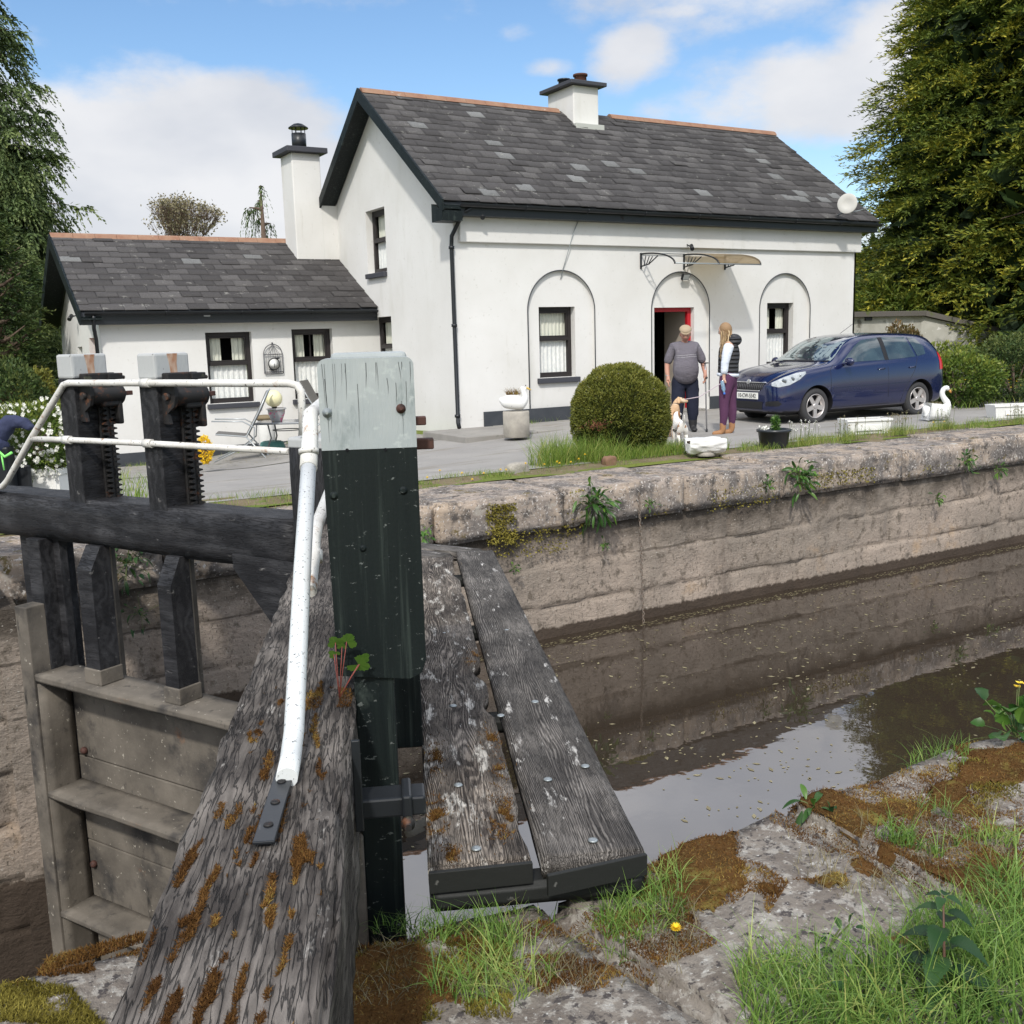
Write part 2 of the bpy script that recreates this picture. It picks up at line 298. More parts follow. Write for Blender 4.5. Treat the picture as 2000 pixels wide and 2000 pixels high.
def lock_wall_mat(tide=-1.375, nm='lock_wall_stone', z1=-.36):
    m, nt = new_mat(nm); N = nt.nodes.new; L = nt.links.new
    out = N('ShaderNodeOutputMaterial'); b = N('ShaderNodeBsdfPrincipled'); L(b.outputs[0], out.inputs[0]); tc = N('ShaderNodeTexCoord'); sx = N('ShaderNodeSeparateXYZ'); L(tc.outputs['Object'], sx.inputs[0])
    def nz(s, st, det=7, r=.62, off=(0, 0, 0)):
        mp = N('ShaderNodeMapping'); mp.inputs['Scale'].default_value = st; mp.inputs['Location'].default_value = off; L(tc.outputs['Object'], mp.inputs[0]); n = N('ShaderNodeTexNoise'); n.inputs['Scale'].default_value = s; n.inputs['Detail'].default_value = det; n.inputs['Roughness'].default_value = r; L(mp.outputs[0], n.inputs['Vector']); return n.outputs[0]
    def mr(v, a, c): q = N('ShaderNodeMapRange'); q.interpolation_type = 'SMOOTHSTEP'; q.inputs[1].default_value = a; q.inputs[2].default_value = c; L(v, q.inputs[0]); return q.outputs[0]
    def mix(f, a, c):
        k = N('ShaderNodeMix'); k.data_type = 'RGBA'; L(f, k.inputs[0])
        for i, v in ((6, a), (7, c)):
            if isinstance(v, tuple): k.inputs[i].default_value = rgb(v)
            else: L(v, k.inputs[i])
        return k.outputs[2]
    def ma(op, a, c):
        k = N('ShaderNodeMath'); k.operation = op
        for i, v in enumerate((a, c)):
            if isinstance(v, (int, float)): k.inputs[i].default_value = v
            else: L(v, k.inputs[i])
        return k.outputs[0]
    cur = mix(mr(nz(.9, I3), .35, .65), (.345, .285, .235), (.24, .205, .17))
    cur = mix(mr(nz(11, (1, 1, .8), off=(8, 3, 3)), .53, .66), cur, (.15, .125, .10))
    cur = mix(mr(nz(2.5, (1, 1, .35), off=(3, 0, 1)), .56, .74), cur, (.17, .14, .115))
    cur = mix(mr(nz(1.1, I3, off=(7, 2, 0)), .60, .74), cur, (.36, .26, .17))
    # algae / soot darkening in the upper course, ragged
    up = ma('ADD', sx.outputs[2], ma('MULTIPLY', nz(3.5, (1, 1, 1.2), off=(1, 5, 2)), .9))
    cur = mix(mr(up, -.34, .10), cur, (.075, .062, .05))
    cur = mix(mr(nz(38, I3, off=(2, 2, 2)), .62, .70), cur, (.42, .39, .34))
    cur = mix(mr(nz(60, (1, 1, .35), 4, off=(5, 2, 2)), .60, .66), cur, (.12, .10, .08))
    # wet tide band with a ragged edge
    wet = ma('ADD', sx.outputs[2], ma('MULTIPLY', nz(14, (1, 1, .5), off=(9, 0, 0)), .10))
    cur = mix(mr(wet, tide, tide-.03), cur, (.060, .045, .034))
    fr_ = ma('FRACT', ma('ADD', ma('DIVIDE', ma('SUBTRACT', z1, sx.outputs[2]), .42), .5), 0); jd = ma('ABSOLUTE', ma('SUBTRACT', fr_, .5), 0); jd = ma('ADD', jd, ma('MULTIPLY', ma('SUBTRACT', nz(5, I3, off=(4, 4, 4)), .5), .05))
    jm = ma('MULTIPLY', mr(jd, .035, .012), mr(nz(1.6, (1, 1, 2), off=(6, 1, 1)), .46, .54)); cur = mix(ma('MULTIPLY', jm, .6), cur, (.045, .035, .028))
    L(cur, b.inputs['Base Color']); b.inputs['Roughness'].default_value = .9; b.inputs['Specular IOR Level'].default_value = .2
    bp = N('ShaderNodeBump'); bp.inputs['Strength'].default_value = .8; bp.inputs['Distance'].default_value = .03; L(nz(22, (1, 1, 1.6), 9, .7), bp.inputs['Height'])
    bq = N('ShaderNodeBump'); bq.inputs['Strength'].default_value = .6; bq.inputs['Distance'].default_value = .05; L(nz(4, I3), bq.inputs['Height']); L(bp.outputs[0], bq.inputs['Normal']); L(bq.outputs[0], b.inputs['Normal'])
    return m
MT['lockwall'] = lock_wall_mat(); MT['lockwall2'] = lock_wall_mat(-2.35, 'chamber_wall_stone', -.30)
def water_mat(name, deep, spec=.5, ior=2.3):
    m, nt = new_mat(name); N = nt.nodes.new; L = nt.links.new
    out = N('ShaderNodeOutputMaterial'); d = N('ShaderNodeBsdfDiffuse'); d.inputs[0].default_value = rgb(deep); g = N('ShaderNodeBsdfGlossy'); g.inputs['Roughness'].default_value = .015; g.inputs[0].default_value = (.93, .94, .97, 1)
    fr = N('ShaderNodeFresnel'); fr.inputs[0].default_value = ior; mx = N('ShaderNodeMixShader'); L(d.outputs[0], mx.inputs[1]); L(g.outputs[0], mx.inputs[2]); L(mx.outputs[0], out.inputs[0])
    mu = N('ShaderNodeMath'); mu.operation = 'MULTIPLY'; mu.inputs[1].default_value = spec*2; mu.use_clamp = True; L(fr.outputs[0], mu.inputs[0]); L(mu.outputs[0], mx.inputs[0])
    tc = N('ShaderNodeTexCoord'); n = N('ShaderNodeTexNoise'); n.inputs['Scale'].default_value = 3; n.inputs['Detail'].default_value = 3; L(tc.outputs['Object'], n.inputs['Vector'])
    bp = N('ShaderNodeBump'); bp.inputs['Strength'].default_value = .055; bp.inputs['Distance'].default_value = .02; L(n.outputs[0], bp.inputs['Height'])
    L(bp.outputs[0], g.inputs['Normal']); L(bp.outputs[0], fr.inputs['Normal'])
    return m
WZ = -1.55
# ================================================================== SETTING
def ground_z(x, y):
    if y < 5: return -.03 - .04*max(0, -(y+1))
    s = min(1, max(0, (y-10.5)/9)); t = min(1, max(0, (10-x)/5.5)); return -.05*min(1, max(0, 1-abs(y-12.5)/2.5))-.6*s*t
def grid_sheet(name, xs, ys, zf, m, skip=None):
    V = [(x, y, zf(x, y)) for y in ys for x in xs]; n = len(xs); Fq = []
    for j in range(len(ys)-1):
        for i in range(n-1):
            if skip and skip((xs[i]+xs[i+1])/2, (ys[j]+ys[j+1])/2): continue
            Fq.append((j*n+i, j*n+i+1, (j+1)*n+i+1, (j+1)*n+i))
    return link(name, npmesh(name, V, Fq, smooth=True), m)
XS = [-400, -150, -60, -30, -15, -8, -4]+[x*.5 for x in range(-6, 60)]+[32, 36, 42, 50, 70, 110, 200, 500, 900]
YS = [-600, -200, -60, -20, -8, -4, -2, -1, 0, .6, 1.15]+[9.6+.4*i for i in range(46)]+[30, 34, 40, 55, 80, 140, 300, 700, 1200]
g = grid_sheet('ground', XS, YS, lambda x, y: ground_z(x, y)+.02*noise.noise(Vector((x*.8, y*.8, 0))), MT['lawn'], skip=lambda x, y: 1.15 < y < 9.6)
tag(g, kind='structure')
TX = [-12, -8, -4]+[x*.5 for x in range(-4, 60)]+[32, 40, 60]
road = grid_sheet('road', TX, [10.1+.25*i for i in range(22)], lambda x, y: ground_z(x, y)+.024+.006*noise.noise(Vector((x*.5, y*.5, 3))), MT['tarmac']); tag(road, kind='structure')
yard = grid_sheet('yard', [x*.5 for x in range(-10, 17)], [15.30+.25*i for i in range(18)], lambda x, y: ground_z(x, y)+.03, MT['path'], skip=lambda x, y: x > 8.4); tag(yard, kind='structure')
fp = MB(); 
for i in range(8): fp.box((7.7+i*1.36, 14.35, -.2), (9.045+i*1.36, 15.9, .0+.006*(i % 3)), .012)
fp = fp.build('footpath', MT['path']); tag(fp, kind='structure')
vs = grid_sheet('verge', [x*.125 for x in range(-16, 300)], [9.45+.1*i for i in range(10)], lambda x, y: -.035+.05*min(1, max(0, (y-9.5)/.3))+.035*noise.noise(Vector((x*2.2, y*2.2, 1)))*(1 if y < 10 else .3), MT['earth']); tag(vs, kind='structure')
wa = MB(); wa.quad([(-1, 2, WZ), (300, 2, WZ), (300, 8.9, WZ), (-1, 8.9, WZ)])
# upper pound water is held back by the gates: split the sheet along the leaf line
wa.bm.free(); wa = MB(); wa.quad([(1.05, 2.0, WZ), (300, 2.0, WZ), (300, 8.9, WZ), (.75, 8.9, WZ), (2.15, 5.45, WZ)])
wobj = wa.build('water', water_mat('canal_water', (.036, .027, .019), .56, 1.75), fix=False); tag(wobj, kind='structure')
wl = MB(); wl.quad([(-60, 1.5, -4.3), (1.05, 2.0, -4.3), (2.15, 5.45, -4.3), (.75, 8.9, -4.3), (-60, 8.9, -4.3)])
wlo = wl.build('lower_water', water_mat('lower_canal_water', (.02, .018, .014), .6, 1.6), fix=False); tag(wlo, kind='structure')

# ---- lock walls (far side)
farw = empty('lock_wall', (6, 8.6, 0), 'long brown sandstone lock wall below the cottage with rounded coping stones and a wet tide line', 'lock wall')
def wall_face(name, x0, x1, z0, z1, yf, m, parent, sgn=-1, st=.065, seed=0):
    xs = np.arange(x0, x1+st, st); zs = np.arange(z0, z1+.001, .03); V = []; Fq = []
    courses = [z1-.42*k for k in range(14)]
    for z in zs:
        for x in xs:
            k = int((z1-z)/.42); dz = abs((z1-z)-.42*round((z1-z)/.42)); off = noise.noise(Vector((x*1.2, z*1.2, seed)))*.018+noise.noise(Vector((x*6, z*6, seed+3)))*.012
            hx = (x+.37*k*1.7+.2*noise.noise(Vector((k*3.3, 0, 0)))) % 1.15; dv = min(hx, 1.15-hx)
            blk = noise.noise(Vector((int((x+.37*k*1.7)/1.15)*3.1, k*5.7, seed)))*.03
            grv = (.026 if dz < .022 and noise.noise(Vector((x*1.5, k*2., 7))) > .0 else 0)+(.03 if dv < .04 and noise.noise(Vector((x*2, k*2., 9))) > .0 else 0)
            V.append((x, yf+sgn*(off+blk-grv), z))
    n = len(xs)
    for j in range(len(zs)-1):
        for i in range(n-1): Fq.append((j*n+i, j*n+i+1, (j+1)*n+i+1, (j+1)*n+i))
    return link(name, npmesh(name, V, Fq, smooth=True), m, parent)
wall_face('wall_face', .5, 36, -2.3, -.36, 8.66, MT['lockwall'], farw)
wall_face('wall_face', -14, .62, -4.6, -.30, 8.12, MT['lockwall2'], farw, seed=5)
q = MB(); q.box((.45, 8.1, -4.6), (.6, 9.2, -.32)); q.build('wall_return', MT['lockwall2'], farw)
def coping(x0, x1, y0, y1, z0, z1, m, parent, seed, front=-1, rnd=.035, amp=.010):
    bm = bmesh.new(); bmesh.ops.create_cube(bm, size=1, matrix=Matrix.Translation(((x0+x1)/2, (y0+y1)/2, (z0+z1)/2)) @ Matrix.Diagonal((x1-x0-.012, y1-y0, z1-z0, 1)))
    bmesh.ops.bevel(bm, geom=list(bm.edges), offset=rnd, segments=3, affect='EDGES')
    for ax, a, b in ((0, x0, x1), (1, y0, y1), (2, z0, z1)):
        n = max(2, int((b-a)/.08))
        for i in range(1, n):
            co = [0, 0, 0]; co[ax] = a+(b-a)*i/n; nn = [0, 0, 0]; nn[ax] = 1
            bmesh.ops.bisect_plane(bm, geom=list(bm.verts)+list(bm.edges)+list(bm.faces), plane_co=co, plane_no=nn)
    for v in bm.verts:
        p = v.co; d = noise.noise_vector(p*2.2+Vector((seed, 0, 0)))*amp+noise.noise_vector(p*9+Vector((seed, 4, 0)))*amp*.5; v.co += d
    me = bpy.data.meshes.new('coping_stone'); bm.to_mesh(me); bm.free(); me.shade_smooth()
    return link('coping_stone', me, m, parent)
xs = [.4, 1.75, 3.3, 4.25, 5.72, 7.3, 8.75, 10.9, 12.3, 14.0, 15.6, 17.3, 19.2, 21, 23, 25, 27.5, 30, 34, 38, 42]
for i in range(len(xs)-1):
    j = random.uniform(-.025, .025); coping(xs[i], xs[i+1], 8.58+j, 9.72, -.40, .0+random.uniform(-.02, .02), STONE_COP, farw, i*3.1)
for i in range(5): coping(-8.2+i*1.72, -6.48+i*1.72, 8.06, 9.72, -.36, .0, STONE_COP, farw, i*3.1+50)
# ---- near side
nearw = empty('lock_wall', (2, 2.2, 0), 'nearer lock wall with big mossy lichened coping stones in the foreground', 'lock wall')
NEAR_M = mat('lichened_stone', (.24, .215, .185), .93, .12, var=((.13, .11, .095), 7, I3), layers=[((.30, .28, .25), 22, .50, .60, I3), ((.07, .062, .06), 34, .54, .62, I3), ((.42, .41, .38), 60, .60, .66, I3), ((.46, .45, .41), 9, .66, .72, I3), ((.16, .085, .03), 5.0, .62, .70, I3)], bump=[(9, .8, .03, I3), (70, .7, .008, I3)])
xs2 = [-2.2, -.9, .62]
for i in range(2): coping(xs2[i], xs2[i+1], .9, 2.66, -.45, -.01, NEAR_M, nearw, 100, amp=.03)
coping(.62, 1.42, .9, 2.28, -.45, -.0, NEAR_M, nearw, 100, amp=.04)
xs3 = [1.42, 2.30, 3.45, 4.9, 6.6, 8.3, 10, 12, 15]
for i in range(8): coping(xs3[i], xs3[i+1], 1.0, 2.24, -.45, .0+(.012 if i == 1 else 0), NEAR_M, nearw, 100, amp=.04)
wall_face('wall_face', .6, 16, -2.3, -.42, 2.2, MT['lockwall'], nearw, sgn=1, seed=11)
wall_face('wall_face', -6, .62, -4.6, -.42, 2.58, MT['lockwall2'], nearw, sgn=1, seed=12)
# lock sill and chamber floor behind the gates
# ================================================================== COTTAGE
cot = empty('cottage', (12, 16, 0), 'white rendered lock keeper cottage with slate roof, arched recesses, black trim and lower side wing', 'cottage')
def plate(name, outer, holes, to3, reveal, m, parent):
    bm = bmesh.new(); es = []
    for loop in [outer]+holes:
        vs_ = [bm.verts.new(to3(*p)) for p in loop]
        es += [bm.edges.new((vs_[i], vs_[(i+1) % len(vs_)])) for i in range(len(vs_))]
    bmesh.ops.triangle_fill(bm, use_beauty=True, use_dissolve=False, edges=es)
    for loop in holes:
        a = [bm.verts.new(to3(*p)) for p in loop]; b = [bm.verts.new(to3(*p)+Vector(reveal)) for p in loop]; n = len(loop)
        for i in range(n): bm.faces.new((a[i], a[(i+1) % n], b[(i+1) % n], b[i]))
    me = bpy.data.meshes.new(name); bm.to_mesh(me); bm.free(); return link(name, me, m, parent)
def rect(x0, z0, x1, z1): return [(x0, z0), (x1, z0), (x1, z1), (x0, z1)]
def arch(cx, r, z0, zs, n=24): return [(cx-r, z0), (cx+r, z0)]+[(cx+r*math.cos(a), zs+r*.98*math.sin(a)) for a in [math.pi*k/n for k in range(n+1)]]
ZB = -.75
FY = 15.89
ARCH = [(10.605, .735, 2.0), (13.415, .735, 2.0), (16.245, .735, 1.99)]
W1 = (10.14, .80, 10.93, 2.075); DR = (12.79, .0, 13.80, 2.04); W3 = (15.78, .80, 16.54, 2.11)
f3 = lambda dy: (lambda x, z: Vector((x, FY+dy, z)))
plate('front_wall', rect(8.43, ZB, 18.36, 3.95), [arch(c, r, (.0 if i != 1 else 0.0)+.002, zs) for i, (c, r, zs) in enumerate(ARCH)], f3(0), (0, .055, 0), MT['render'], cot)
for (c, r, zs), hole in zip(ARCH, (W1, DR, W3)):
    plate('arch_recess', rect(c-r-.01, 0, c+r+.01, zs+r+.01), [rect(hole[0], hole[1]+(.003 if hole is DR else 0), hole[2], hole[3])], f3(.055), (0, .22, 0), MT['render'], cot)
for c, r, zs in ARCH:
    line = MB()
    pts = [(c-r, FY-.004, .26)]+[(c+r*math.cos(a), FY-.004, zs+r*.98*math.sin(a)) for a in [math.pi-math.pi*k/32 for k in range(33)]]+[(c+r, FY-.004, .26)]
    line.tube(pts, .011, 5); line.build('arch_edging', MT['plinth'], cot)
b = MB(); b.box((8.52, FY-.075, 3.17), (18.44, FY-.002, 3.80), .012); b.build('fascia_band', MT['render'], cot)
# gable wall X=8.43 (faces -X); s = Y
def gab(x): return lambda y, z: Vector((x, y, z))
ROOFA = (18.82, 6.17)
GW1 = (18.68, 2.88, 19.60, 4.09); GW2 = (18.60, .8, 19.50, 2.02)
plate('gable_wall', [(15.89, ZB), (21.9, ZB), (21.9, 3.88), (18.85, 6.10), (15.89, 3.92)], [rect(*GW1), rect(*GW2)], gab(8.43), (.2, 0, 0), MT['render'], cot)
b = MB(); b.prism([(18.36, 15.89, ZB), (18.36, 21.9, ZB), (18.36, 21.9, 3.85), (18.36, 18.85, 6.05), (18.36, 15.89, 3.9)], (-.05, 0, 0)); b.quad([(8.43, 21.9, ZB), (18.36, 21.9, ZB), (18.36, 21.9, 3.85), (8.43, 21.9, 3.85)]); b.build('rear_wall', MT['render'], cot)
b = MB(); b.box((8.9, FY-.03, -.03), (12.675, FY-.002, .26)); b.box((14.16, FY-.03, -.03), (18.37, FY-.002, .26)); b.build('plinth_band', MT['plinth'], cot)
# slate roofs
def slate_mat():
    m, nt = new_mat('roof_slate'); N = nt.nodes.new; L = nt.links.new
    out = N('ShaderNodeOutputMaterial'); b = N('ShaderNodeBsdfPrincipled'); L(b.outputs[0], out.inputs[0]); at_ = N('ShaderNodeAttribute'); at_.attribute_name = 'tint'
    cr = N('ShaderNodeValToRGB'); L(at_.outputs['Fac'], cr.inputs[0]); e = cr.color_ramp.elements; e[0].color = (.040, .037, .037, 1); e[1].color = (.17, .172, .172, 1); e[1].position = 1
    for p, c in ((.55, (.062, .058, .058, 1)), (.9, (.088, .083, .082, 1)), (.93, (.125, .127, .127, 1))):
        k = e.new(p); k.color = c
    tc = N('ShaderNodeTexCoord'); n = N('ShaderNodeTexNoise'); n.inputs['Scale'].default_value = 5; n.inputs['Detail'].default_value = 9; n.inputs['Roughness'].default_value = .7; L(tc.outputs['Object'], n.inputs['Vector'])
    q = N('ShaderNodeMapRange'); q.inputs[1].default_value = .60; q.inputs[2].default_value = .70; L(n.outputs[0], q.inputs[0]); k = N('ShaderNodeMix'); k.data_type = 'RGBA'; L(q.outputs[0], k.inputs[0]); L(cr.outputs[0], k.inputs[6]); k.inputs[7].default_value = (.20, .195, .18, 1)
    n2 = N('ShaderNodeTexNoise'); n2.inputs['Scale'].default_value = 40; n2.inputs['Detail'].default_value = 6; L(tc.outputs['Object'], n2.inputs['Vector'])
    q2 = N('ShaderNodeMapRange'); q2.inputs[1].default_value = .3; q2.inputs[2].default_value = .7; q2.inputs[3].default_value = .75; q2.inputs[4].default_value = 1.25; L(n2.outputs[0], q2.inputs[0])
    k2 = N('ShaderNodeMix'); k2.data_type = 'RGBA'; k2.blend_type = 'MULTIPLY'; k2.inputs[0].default_value = 1; L(k.outputs[2], k2.inputs[6]); L(q2.outputs[0], k2.inputs[7])
    L(k2.outputs[2], b.inputs['Base Color']); b.inputs['Roughness'].default_value = .62; b.inputs['Specular IOR Level'].default_value = .35
    bp = N('ShaderNodeBump'); bp.inputs['Strength'].default_value = .4; bp.inputs['Distance'].default_value = .006; L(n2.outputs[0], bp.inputs['Height']); L(bp.outputs[0], b.inputs['Normal'])
    return m
MT['slate'] = slate_mat()
def slates(name, e0, e1, r0, r1, rows, wd, parent, seed=1, lichen=.0):
    """slate courses between eave line e0-e1 and ridge line r0-r1"""
    rng = random.Random(seed); e0, e1, r0, r1 = map(Vector, (e0, e1, r0, r1)); nrm = (e1-e0).cross(r0-e0).normalized(); nrm = nrm if nrm.z > 0 else -nrm
    V = []; Fq = []; T = []
    P = lambda u, v: (e0*(1-u)+e1*u)*(1-v)+(r0*(1-u)+r1*u)*v
    ln = (e1-e0).length; n = int(ln/wd)
    for j in range(rows):
        v0 = j/rows-.004; v1 = (j+1.25)/rows; off = (j % 2)*.5; sag = 0
        for i in range(-1, n+1):
            u0 = max(0, (i+off+.012)/n); u1 = min(1, (i+1+off-.012)/n)
            if u1 <= u0: continue
            jt = rng.uniform(-.008, .008); lf = .016+rng.uniform(-.004, .005)+(.012 if rng.random() < .03 else 0)
            a = P(u0, max(0, v0+jt))+nrm*lf; b_ = P(u1, max(0, v0+jt+rng.uniform(-.003, .003)))+nrm*(lf+rng.uniform(-.003, .003)); c = P(u1, min(1, v1))+nrm*.002; d = P(u0, min(1, v1))+nrm*.002
            k = len(V); V += [a, b_, c, d, a-nrm*.014, b_-nrm*.014]; t = rng.random()**1.3*.88
            if rng.random() < (.055 if ln > 8 else .02) and j > 0: t = rng.uniform(.94, 1)
            Fq += [(k, k+1, k+2, k+3), (k+4, k+5, k+1, k)]; T += [t, t*.6]
    return link(name, npmesh(name, V, Fq, attr=T), MT['slate'], parent)
RX0, RX1 = 8.08, 18.72
EY, EZ = 15.56, 3.80; RY, RZ_ = 18.82, 6.20
rf = MB(); rf.prism([(RX0+.01, EY+.04, EZ-.015), (RX0+.01, RY, RZ_-.02), (RX0+.01, 22.1, 3.77), (RX0+.01, 22.1, 3.69), (RX0+.01, RY, RZ_-.11), (RX0+.01, EY+.04, EZ-.09)], (RX1-RX0-.02, 0, 0)); roof = rf.build('roof', MT['plinth'], cot)
slates('slate_slope', (RX0, EY, EZ), (RX1, EY, EZ), (RX0, RY, RZ_), (RX1, RY, RZ_), 17, .34, roof, 3)
slates('slate_slope', (RX1, 22.1, EZ), (RX0, 22.1, EZ), (RX1, RY, RZ_), (RX0, RY, RZ_), 16, .40, roof, 4)
for lo_, hi_ in ((0, 10), (13, 24)):
    rt = MB()
    for i in range(lo_, hi_):
        x0 = RX0+i*(RX1-RX0)/24+.03; x1 = x0+(RX1-RX0)/24
        rt.prism([(x0, RY-.13, RZ_-.065), (x0, RY-.07, RZ_+.02), (x0, RY, RZ_+.05), (x0, RY+.07, RZ_+.02), (x0, RY+.13, RZ_-.065)], (x1-x0-.006, 0, 0))
    rt.build('ridge_tiles', MT['terra'], roof)
bb = MB()
for y0, z0 in ((EY-.02, EZ+.02), (21.25, 4.42)):
    d = Vector((0, RY-y0, RZ_+.035-(z0+.0))); a = Vector((RX0-.035, y0, z0)); h = Vector((0, 0, -.20))
    bb.prism([a, a+d, a+d+h*1.15, a+h], (.04, 0, 0)); bb.prism([a+Vector((.04, 0, -.12)), a+d+Vector((.04, 0, -.12)), a+d+Vector((.04, 0, -.15)), a+Vector((.04, 0, -.15))], (.32, 0, 0))
bb.prism([(RX0-.037, EY-.02, EZ-.16), (RX0-.037, EY-.02, EZ-.32), (RX0-.037, EY+.36, EZ-.32), (RX0-.037, EY+.36, EZ-.02)], (.38, 0, 0))
bb.build('bargeboard', MT['greenblack'], cot)
gt = MB(); gt.box((RX0+.36, EY+.06, EZ-.22), (RX1-.02, EY+.10, EZ-.02)); gt.box((RX0+.36, EY+.10, EZ-.22), (RX1-.02, FY-.0, EZ-.19)); gt.build('eaves_board', MT['black'], cot)
def gutter(p0, p1, r, brk=1.2):
    g_ = MB(); p0 = Vector(p0); p1 = Vector(p1); d = (p1-p0); n = 10
    prof = [(r*math.cos(a), r*math.sin(a)) for a in [math.pi+math.pi*k/n for k in range(n+1)]]; prof += [(x*.88, z*.88) for x, z in prof[::-1]]
    g_.prism([p0+Vector((0, x, z)) for x, z in prof], d)
    k = int(d.length/brk)
    for i in range(1, k): 
        c = p0+d*i/k; g_.tube([c+Vector((0, r*1.08*math.cos(a), r*1.08*math.sin(a))) for a in [math.pi+math.pi*q/10 for q in range(11)]], .012, 5)
    return g_
gutter((RX0+.3, EY-.01, EZ-.03), (RX1, EY-.01, EZ-.05), .06).build('gutter', MT['black'], cot)
dp = MB(); dp.tube([(8.62, EY+.02, EZ-.09), (8.5, 15.66, 3.62), (8.36, 15.83, 3.26), (8.36, 15.85, 3.1), (8.365, 15.85, .1), (8.36, 15.80, .02)], .036, 10)
for z in (1.75, 3.05, .2): dp.tube([(8.36, 15.85, z), (8.36, 15.85, z+.05)], .05, 10)
dp.build('downpipe', MT['black'], cot)
# chimneys
def chimney(x0, x1, y0, y1, z0, z1, capz, pots, name='chimney'):
    c = MB(); c.box((x0, y0, z0), (x1, y1, z1), .02); ch = c.build(name, MT['render'], cot)
    k = MB(); k.box((x0-.13, y0-.13, z1), (x1+.13, y1+.13, z1+capz), .012); k.build('cap', MT['sill'], ch)
    for (px, py, r, h, mt) in pots:
        p = MB(); p.lathe([(r*.95, 0), (r, .04), (r*.9, h*.8), (r*1.1, h*.84), (r*1.1, h), (r*.8, h)], 18, Matrix.Translation((px, py, z1+capz-.01))); p.build('chimney_pot', mt, ch)
    return ch
cA = at(1120, 205, Y=18.35).x; cB = at(1169, 205, Y=18.35).x; cY = at(1070, 205, X=cA).y
chimney(cA, cB, 18.35, cY, 5.6, 6.63, .08, [((cA+cB)/2-.15, 18.35+(cY-18.35)*.6, .13, .17, MT['black']), ((cA+cB)/2+.1, 18.35+(cY-18.35)*.35, .14, .24, mat('red_pot', (.085, .04, .03), .8, .2))])
fl = MB(); fl.box((cA-.04, 18.2, 5.72), (cB+.04, 18.36, 5.86), .01); fl.build('lead_flashing', mat('flashing', (.42, .43, .40), .8, .2), cot)
c1l = at(568, 292, Y=21.1); c1r = at(624, 293, Y=21.1)
cYb = at(547, 303, X=c1l.x).y; ch1 = chimney(c1l.x, c1r.x, 21.1, cYb, 2.4, c1l.z-.05, .11, [])
cb_ = MB(); cb_.box((c1r.x-.02, 21.103, 2.4), (8.6, cYb-.003, 4.42), .0); cb_.build('chimney_breast', MT['render'], cot)
cw = MB(); cx = (c1l.x+c1r.x)/2; cw.mi = 0
M4 = Matrix.Translation((cx, (21.1+cYb)/2, c1l.z+.05)); cw.lathe([(.15, 0), (.15, .34), (.13, .34)], 16, M4)
for k in range(8): a = k*math.pi/4; cw.tube([(cx+.14*math.cos(a), (21.1+cYb)/2+.14*math.sin(a), c1l.z+.39), (cx+.14*math.cos(a), (21.1+cYb)/2+.14*math.sin(a), c1l.z+.50)], .007, 4)
cw.lathe([(.205, .44), (.205, .46), (.10, .53), (.02, .55)], 16, M4); cw.build('chimney_cowl', MT['black'], ch1)
